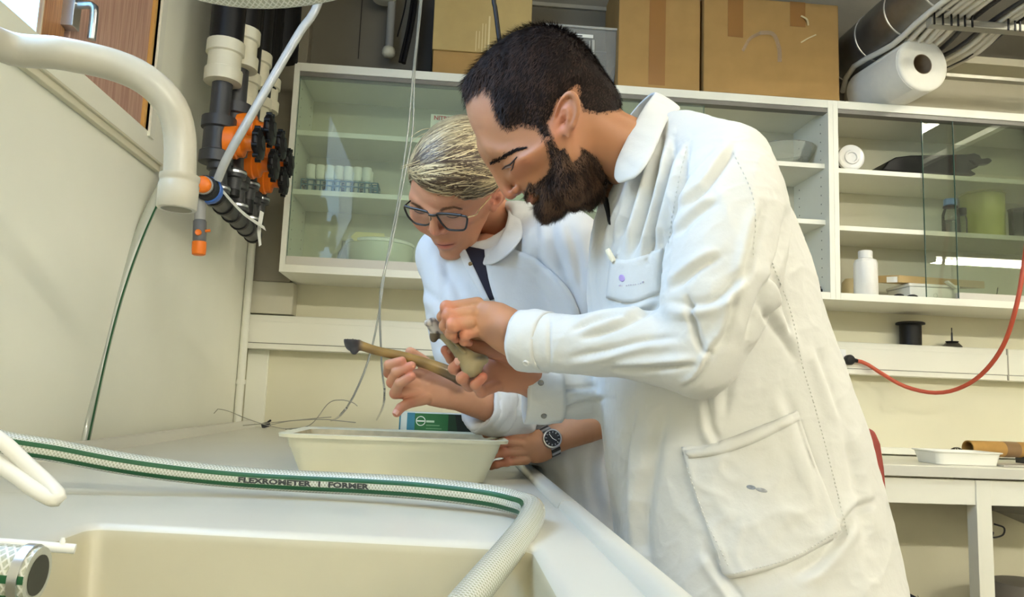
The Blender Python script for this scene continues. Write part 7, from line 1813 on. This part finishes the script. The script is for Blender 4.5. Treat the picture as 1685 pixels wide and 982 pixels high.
m_lilac = mat('embroidery_lilac', (182, 158, 210), 0.7); m_lil2 = mat('embroidery_grey', (190, 182, 200), 0.7)
npobj('emblem', *dab(hitK, blob(1023.5, 457.5, 4.6, 6.0, -0.3)), m_lilac, coat)
em2 = MB()
for i, (x, y, w_) in enumerate([(1020.5, 470, 2.2), (1024, 470.2, 1.2), (1031, 469.8, 1.6), (1034.5, 469, 1.4), (1038, 468.6, 1.8), (1042.5, 468.4, 1.2), (1046, 468, 1.5), (1050.5, 467.3, 1.0), (1054, 466.4, 1.4), (1058.5, 464.0, 2.0)]):
    h0_, h1_ = hitK(x - w_ / 2, y), hitK(x + w_ / 2, y - 0.4)
    if h0_ and h1_: em2.tube([h0_[0] + h0_[1] * 0.0004, h1_[0] + h1_[1] * 0.0004], 0.0005 if i not in (0, 9) else 0.0011, 5)
obj('embroidery', em2, m_lil2, coat)
hp_ = hitM(1012, 421, 0.006)
obj('pen', MB().lathe(hitM(1014, 430, 0.004)[0], P(1005, 413, Y=hp_[0][1]) - P(1014, 430, Y=hp_[0][1]), [(0.0035, 0), (0.0038, 0.004), (0.0038, 0.016), (0.003, 0.018), (0, 0.018)], 12), mat('pen_cream', (240, 236, 214), 0.4), man, smooth=True)
# hip pocket
G = coons([(1122, 735), (1180, 727), (1240, 706), (1312, 674)], [(1312, 674), (1345, 770), (1386, 876)], [(1190, 925), (1208, 950), (1300, 925), (1386, 876)], [(1122, 735), (1150, 830), (1190, 925)], 44, 44)
G[:, :, 1] += 1.6 * np.sin(np.linspace(0, 9, 44))[None, :] * np.linspace(1, 0.2, 44)[:, None]
pp_ = patch(hitM, G, 0.0015, 0.0024, crumple=0.0028); npobj('hip_pocket', *pp_, m_coat, coat)
hitP = on_mesh(*pp_)
G = coons([(1122, 735), (1180, 727), (1240, 706), (1312, 674)], [(1312, 674), (1318, 690)], [(1126, 755), (1182, 748), (1245, 727), (1318, 690)], [(1122, 735), (1126, 755)], 26, 4)
npobj('pocket_band', *patch(hitP, G, 0.0006, 0.0016), m_coat, coat)
npobj('ink_stain', *dab(hitP, blob(1253, 806, 10, 3.4, 0.25), 0.0003, 0.0002), mat('ink_stain', (182, 186, 192), 0.85, var=(200, 0.35)), coat)
npobj('ink_stain', *dab(hitP, blob(1236, 801.5, 8, 3.6, 0.2), 0.0003, 0.0002), mat('ink_stain_dark', (152, 160, 172), 0.85, var=(260, 0.3)), coat)
sm = MB()
for pts, k in (([(1270, 432), (1300, 510), (1320, 600), (1338, 660)], 34), ([(1338, 660), (1360, 740), (1380, 820), (1395, 880)], 34), ([(1128, 760), (1160, 850), (1198, 930)], 22), ([(1206, 944), (1300, 918), (1382, 872)], 30), ([(1130, 240), (1112, 320), (1100, 400)], 20), ([(1206, 250), (1240, 330), (1240, 420)], 20)):
    s_ = stitch(hitM if pts[0][0] > 1210 or pts[0][1] < 300 else hitP, pts, k); o = len(sm.v); sm.v += s_.v; sm.f += [tuple(i + o for i in f) for f in s_.f]
obj('stitching', sm, m_thread, coat, kind='stuff')
hcf = on_mesh(np.array(obj_v := [tuple(q) for q in cuff_band([P(902, 563, Y=0.963), P(878, 561, Y=0.976), P(857, 559, Y=0.987)], [0.0385, 0.0405, 0.0392], 0.0012).v]), np.array(cuff_band([P(902, 563, Y=0.963), P(878, 561, Y=0.976), P(857, 559, Y=0.987)], [0.0365, 0.0385, 0.0372], 0.0012).f))
hcf2 = on_mesh(np.array(cuff_band([P(922, 646, Y=1.104), P(892, 647, Y=1.102), P(864, 646, Y=1.101)], [0.0425, 0.0440, 0.0430], 0.0016, 0.72).v), np.array(cuff_band([P(922, 646, Y=1.104), P(892, 647, Y=1.102), P(864, 646, Y=1.101)], [0.0405, 0.0420, 0.0410], 0.0016, 0.72).f))
for hh_, x, y in ((hcf, 866, 597), (hcf2, 890, 630), (hcf2, 895, 684)):
    if hh_(x, y) is not None: obj('press_stud', press(hh_, x, y, 0.0042), m_snap if x != 866 else m_thread, coat, smooth=True)
lv_, lf_ = legs(0.50, 1.07, 0.72, 0.10, 0.115)
npobj('trousers', lv_, lf_, m_cloth, man)
for s in (-1, 1): obj('shoe', shoe(0.53, 1.07 + s * 0.11, math.pi), m_shirt, man, smooth=True)

# ---- the woman
wom = thing('person', (0.33, 1.57, 0), 'blonde person in black-rimmed glasses and white lab coat holding the long bone above the tub', 'person')
tv, tf = torso([P(800, 420, Y=1.53), P(860, 520, Y=1.57), P(930, 700, Y=1.57), P(970, 850, Y=1.57)], [0.045, 0.06, 0.065, 0.07])
V_, F_, C_ = merge((HW.w(fv), ff, skin_w), (tv, tf, np.tile(lin((206, 150, 118)), (len(tv), 1))), (hC_v, hC_f, cC), (hD_v, hD_f, cD))
npobj('body', V_, F_, m_skin, wom, col=C_)
npobj('hair', HW.w(ws_v), ws_f, m_hairw, wom, col=np.tile(lin((104, 80, 52)), (len(ws_v), 1)), label='blonde hair combed forward')
npobj('hair_strands', wh_v, wh_f, m_hairw, wom, col=wh_c)['kind'] = 'stuff'
for a_, b_, c_ in wisps: obj('hair_wisp', wisp(a_, b_, c_), mat('wisp_blonde', (206, 188, 146), 0.45), wom, smooth=True)
hitG = on_mesh(HW.w(fv), ff)
for pts, wd in (([(723, 348), (733, 342.5), (745, 341), (758, 343)], [3.5, 3.5, 2.5, 1.2]), ([(697, 345), (690, 340), (683, 336), (679, 334)], [3.0, 3.0, 2.2, 1.2])):
    a_, b_ = hair_line(hitG, pts, wd, 200, r2, 0.006, 0.0006, 0.0)
    npobj('eyebrow', a_, b_, m_hairw, wom, col=np.tile(lin((120, 84, 58)), (len(a_), 1)))
for pts in ([(735, 355), (741, 357.5), (748, 358), (755, 356)], [(682, 346), (687, 349), (693, 350.5), (699, 350)]):
    obj('eyelashes', face_line(hitG, pts, 0.0009), m_lash, wom, smooth=True)
obj('lip_line', face_line(hitG, [(720, 402), (727, 403.5), (735, 403.5), (747, 402)], 0.0007, lift=0.0001), mat('lip_dark', (128, 60, 52), 0.5), wom, smooth=True)
wcoat = npobj('lab_coat', wv_, wf_, m_coatw, wom)
upw = [P(836, 338, Y=1.50), P(834, 362, Y=1.445), P(826, 385, Y=1.42), P(818, 402, Y=1.41), P(800, 416, Y=1.43), P(772, 412, Y=1.47), P(756, 398, Y=1.52), P(760, 372, Y=1.56), P(790, 348, Y=1.58), P(820, 336, Y=1.56)]
low = [P(870, 346, Y=1.50), P(868, 372, Y=1.425), P(855, 398, Y=1.395), P(838, 418, Y=1.385), P(808, 436, Y=1.41), P(772, 432, Y=1.46), P(745, 416, Y=1.53), P(748, 382, Y=1.60), P(795, 352, Y=1.62), P(845, 342, Y=1.58)]
obj('collar', band(np.array(upw), np.array(low)), m_coatw, wcoat, smooth=True, solid=0.005, sub=1)
G = coons([(824, 402), (812, 408), (799, 413)], [(799, 413), (802, 445), (814, 490), (840, 560), (856, 615)], [(962, 600), (910, 612), (856, 615)], [(824, 402), (890, 430), (950, 500), (962, 600)], 14, 18)[:, ::-1]
pw = patch(hitW, G, 0.006, 0.003); npobj('front_panel', *pw, m_coatw, wcoat)
hitR = on_mesh(*pw)
if hitR(813, 421): obj('press_stud', press(hitR, 813, 421, 0.0052), m_snap, wcoat, smooth=True)
G = coons([(764, 406), (780, 408), (800, 412)], [(800, 412), (804, 450), (814, 492)], [(806, 494), (814, 492)], [(764, 406), (785, 450), (806, 494)], 8, 14)
npobj('dark_top', *patch(hitW, G, 0.003, 0.0015), m_shirt2, wom)
G = coons([(752, 404), (758, 405), (765, 406)], [(765, 406), (786, 450), (807, 495)], [(798, 500), (807, 495)], [(752, 404), (772, 450), (798, 500)], 6, 14)
pw2 = patch(hitW, G, 0.005, 0.0025); npobj('front_band', *pw2, m_coatw, wcoat)
hr2 = on_mesh(*pw2)
if hr2(774, 434): obj('press_stud', press(hr2, 774, 434, 0.004), mat('snap_brass', (150, 128, 88), 0.35, 0.8), wcoat, smooth=True)
obj('cuff', cuff_band([P(818, 671, Y=1.35), P(802, 669, Y=1.333), P(788, 666, Y=1.322)], [0.046, 0.0465, 0.043], 0.003), m_coatw, wcoat, smooth=True, solid=0.005)
sm = MB()
for pts, k in (([(838, 352), (832, 380), (822, 402)], 14), ([(845, 356), (842, 390), (828, 416)], 14)):
    s_ = stitch(hitW, pts, k); o = len(sm.v); sm.v += s_.v; sm.f += [tuple(i + o for i in f) for f in s_.f]
if sm.f: obj('stitching', sm, m_thread, wcoat, kind='stuff')
lv_, lf_ = legs(0.37, 1.57, 0.70, 0.085, 0.10)
npobj('trousers', lv_, lf_, m_cloth, wom)
for s in (-1, 1): obj('shoe', shoe(0.38, 1.57 + s * 0.095, math.pi * 1.1), m_shirt, wom, smooth=True)
for q, toward, pr in ((fB[0], (0, -1, 0.4), man), (fB[1], (0.3, -1, 0.5), man), (fC[3], (-0.3, -1, 0.1), wom)):
    obj('nail', nail(q[0][3], q[0][2], np.array(toward), q[1][3]), m_nail, pr, smooth=True)
obj('nail', nail(tB[0][3], tB[0][2], np.array((0, -0.6, 0.9)), tB[1][3]), m_nail, man, smooth=True)

# ---- glasses
gl = thing('eyeglasses', on_plane(714, 360), 'black-rimmed eyeglasses worn low by the blonde person', 'glasses')
m_gf = mat('frame_black', (18, 16, 17), 0.3, coat=0.4); m_gold = mat('temple_gold', (206, 178, 130), 0.3, 0.6)
m_lens = glass('spectacle_lens', (250, 250, 248), 0.12, 0.0, 0.0)
for i, L_ in enumerate((lensL, lensR)):
    q = closed(L_)
    obj('rim', MB().tube(np.vstack([q, q[1:2]]), 0.0019, 8).tube(q[: len(q) // 3] + HW.R[:, 2] * 0.0008, 0.0025, 8), m_gf, gl, smooth=True)
    lm = MB(); lm.add(list(q[:-1]), [tuple(range(len(q) - 1))]); obj('lens', lm, m_lens, gl)
br = [on_plane(*p) + HW.R[:, 0] * 0.002 for p in c4([(470, 366), (515, 374), (560, 371)])]
obj('bridge', MB().tube(spline(br, 8), 0.0024, 8), m_gf, gl, smooth=True)
h0 = on_plane(*c4([(908, 404)])[0]); h1 = hitG(*c4([(1010, 300)])[0], 0.004)[0]; h2 = hitG(*c4([(1160, 150)])[0], 0.004)[0]
obj('temple', MB().tube(spline([h0, h0 * 0.55 + h1 * 0.45 + HW.R[:, 1] * 0.008, h1 + HW.R[:, 1] * 0.003, h2], 20), 0.0013, 8), m_gold, gl, smooth=True)
k0 = on_plane(*c4([(178, 276)])[0]); bk = -HW.R[:, 0]
obj('temple', MB().tube([k0, k0 + bk * 0.012, k0 + bk * 0.10 + HW.R[:, 1] * 0.006], 0.0015, 8), m_gf, gl, smooth=True)
# ---- wrist watch on the hand that grips the tub
hitD = on_mesh(hD_v, hD_f)
wp_ = hitD(908, 722); wc_ = wp_[0]; wn2 = nrm(wp_[1] + nrm(-ray(908, 722)) * 0.6)
wt = thing('wristwatch', wc_, 'steel wristwatch with a black dial on the wrist beside the tub', 'watch')
ar = nrm(armD[0][3] - armD[0][2]); ar = nrm(ar - (ar @ wn2) * wn2); cr = np.cross(wn2, ar)
obj('case', MB().lathe(wc_ - wn2 * 0.001, wn2, [(0.0150, 0), (0.0172, 0.002), (0.0172, 0.006), (0.0160, 0.0085), (0.0142, 0.0088), (0.0140, 0.0075), (0, 0.0075)], 32), m_steel, wt, smooth=True)
obj('dial', MB().lathe(wc_ + wn2 * 0.0066, wn2, [(0.0138, 0), (0.0138, 0.0012), (0, 0.0012)], 32), mat('dial_black', (30, 30, 34), 0.25, coat=0.6), wt, smooth=True)
mk = MB()
for k in range(12):
    a = k / 12 * 2 * math.pi; d = math.cos(a) * ar + math.sin(a) * cr
    mk.obox(wc_ + wn2 * 0.0080 + d * 0.0112, d * 0.0014, np.cross(wn2, d) * 0.0004, wn2 * 0.0002)
for a, l_ in ((2.2, 0.008), (4.9, 0.010)):
    d = math.cos(a) * ar + math.sin(a) * cr; mk.obox(wc_ + wn2 * 0.0082 + d * l_ / 2, d * l_ / 2, np.cross(wn2, d) * 0.0005, wn2 * 0.0002)
obj('marks', mk, mat('dial_white', (210, 210, 206), 0.4), wt, kind='stuff')
wax = (np.array(armD[0][2]) + np.array(armD[0][3])) / 2; wax = wax + (np.dot(wc_ - wax, nrm(armD[0][3] - armD[0][2]))) * nrm(armD[0][3] - armD[0][2])
rw_ = np.linalg.norm(wc_ - wax) + 0.0015; e1 = nrm(wc_ - wax); e2 = np.cross(nrm(armD[0][3] - armD[0][2]), e1)
for k in range(22):
    a = 0.55 + k * (2 * math.pi - 1.1) / 21; d = math.cos(a) * e1 + math.sin(a) * e2; t_ = -math.sin(a) * e1 + math.cos(a) * e2
    obj('strap_link', MB().obox(wax + d * rw_, nrm(armD[0][3] - armD[0][2]) * 0.0085, t_ * 0.0030, d * 0.0016), m_steel if k % 2 else m_black2, wt, bevel=0.0006)

# ------------------------------------------------------------------ the two bones
m_bone = mat('old_bone', (150, 122, 78), 0.4, attr=True, bump=(160, 0.25, 0.0008), coat=0.25)
bo = Vol(P(560, 580, Y=1.235) - 0.05, P(765, 630, Y=1.235) + 0.06, 0.002)
b1 = [P(578, 564, Y=1.235), P(592, 568, Y=1.235), P(620, 577, Y=1.235), P(665, 587, Y=1.235), P(710, 601, Y=1.235), P(745, 615, Y=1.237), P(762, 622, Y=1.24)]
bo.chain(b1, [0.0095, 0.0078, 0.0072, 0.0080, 0.0092, 0.0112, 0.0125], 0, n=20)
bo.ell(P(578, 560, Y=1.228), (0.0115, 0.012, 0.0105), 0.006); bo.ell(P(581, 570, Y=1.238), (0.010, 0.013, 0.008), 0.006); bo.ell(P(583, 577, Y=1.230), 0.0062, 0.004)
bo.ell(P(760, 618, Y=1.235), (0.012, 0.018, 0.013), 0.008)
bv_, bf_ = bo.mesh(); bv_ = smooth_mesh(bv_, bf_, 1, 0.4)
px_, py_ = proj(bv_); t_ = np.clip(0.5 + 0.5 * hnoise(bv_ * (1, 1, 2.2), 140, 51), 0, 1)
bc_ = tint(np.tile(lin((160, 126, 66)), (len(bv_), 1)), t_ * 0.6, (98, 74, 40)); bc_ = tint(bc_, np.clip((600 - px_) / 12, 0, 1), (60, 58, 62)); bc_ = tint(bc_, np.clip((px_ - 715) / 25, 0, 1) * 0.8, (66, 56, 46))
bn1 = thing('long_bone', P(660, 590, Y=1.235), 'long yellow-brown bone with a dark knobbed head in the blonde person\'s hand', 'bone')
npobj('shaft', bv_, bf_, m_bone, bn1, col=bc_)
bo = Vol(P(745, 565, Y=1.03) - 0.085, P(745, 565, Y=1.03) + 0.085, 0.0018)
b2 = [P(716, 540, Y=1.035), P(728, 551, Y=1.035), P(745, 568, Y=1.034), P(762, 584, Y=1.032), P(778, 600, Y=1.03)]
bo.chain(b2, [0.0078, 0.0060, 0.0066, 0.0100, 0.0140], 0, n=14, wide=(0.7, 0, 0.7), aspect=[1, 1, 1.0, 1.1, 1.15])
for q in ((704, 531, 1.028, 0.0052), (712, 529, 1.030, 0.0058), (718, 535, 1.034, 0.0060), (709, 537, 1.034, 0.0052)): bo.ell(P(q[0], q[1], Y=q[2]), q[3], 0.003)
bo.ell(P(714, 554, Y=1.034), (0.0058, 0.0058, 0.0078), 0.004); bo.ell(P(715, 548, Y=1.034), 0.005, 0.004)
bo.ell(P(788, 590, Y=1.026), (0.0110, 0.009, 0.0065), 0.004); bo.ell(P(797, 592, Y=1.028), 0.0060, 0.003); bo.ell(P(776, 610, Y=1.028), (0.012, 0.012, 0.0085), 0.005)
bo.chain([P(735, 551, Y=1.026), P(765, 580, Y=1.019)], 0.0026, 0.003)
dv_, df_ = bo.mesh(); dv_ = smooth_mesh(dv_, df_, 1, 0.35)
px_, py_ = proj(dv_); t_ = np.clip(0.5 + 0.5 * hnoise(dv_, 170, 52), 0, 1)
dc_ = tint(np.tile(lin((168, 152, 112)), (len(dv_), 1)), t_ * 0.6, (112, 94, 58))
dc_ = tint(dc_, np.clip((735 - px_) / 12, 0, 1) * 0.8 * (py_ < 548), (186, 182, 180)); dc_ = tint(dc_, np.clip(hnoise(dv_, 600, 53), 0, 1) * (px_ < 725) * 0.9, (52, 48, 50))
dc_ = tint(dc_, (py_ > 549) * (px_ < 724) * 0.85, (70, 54, 38)); dc_ = tint(dc_, np.exp(-(((px_ - 789) / 13) ** 2 + ((py_ - 588) / 6) ** 2)) * 0.9, (44, 40, 34))
bn2_ = thing('short_bone', P(745, 565, Y=1.03), 'short pale bone with a forked end between the bearded person\'s hands', 'bone')
npobj('shaft', dv_, df_, m_bone, bn2_, col=dc_)
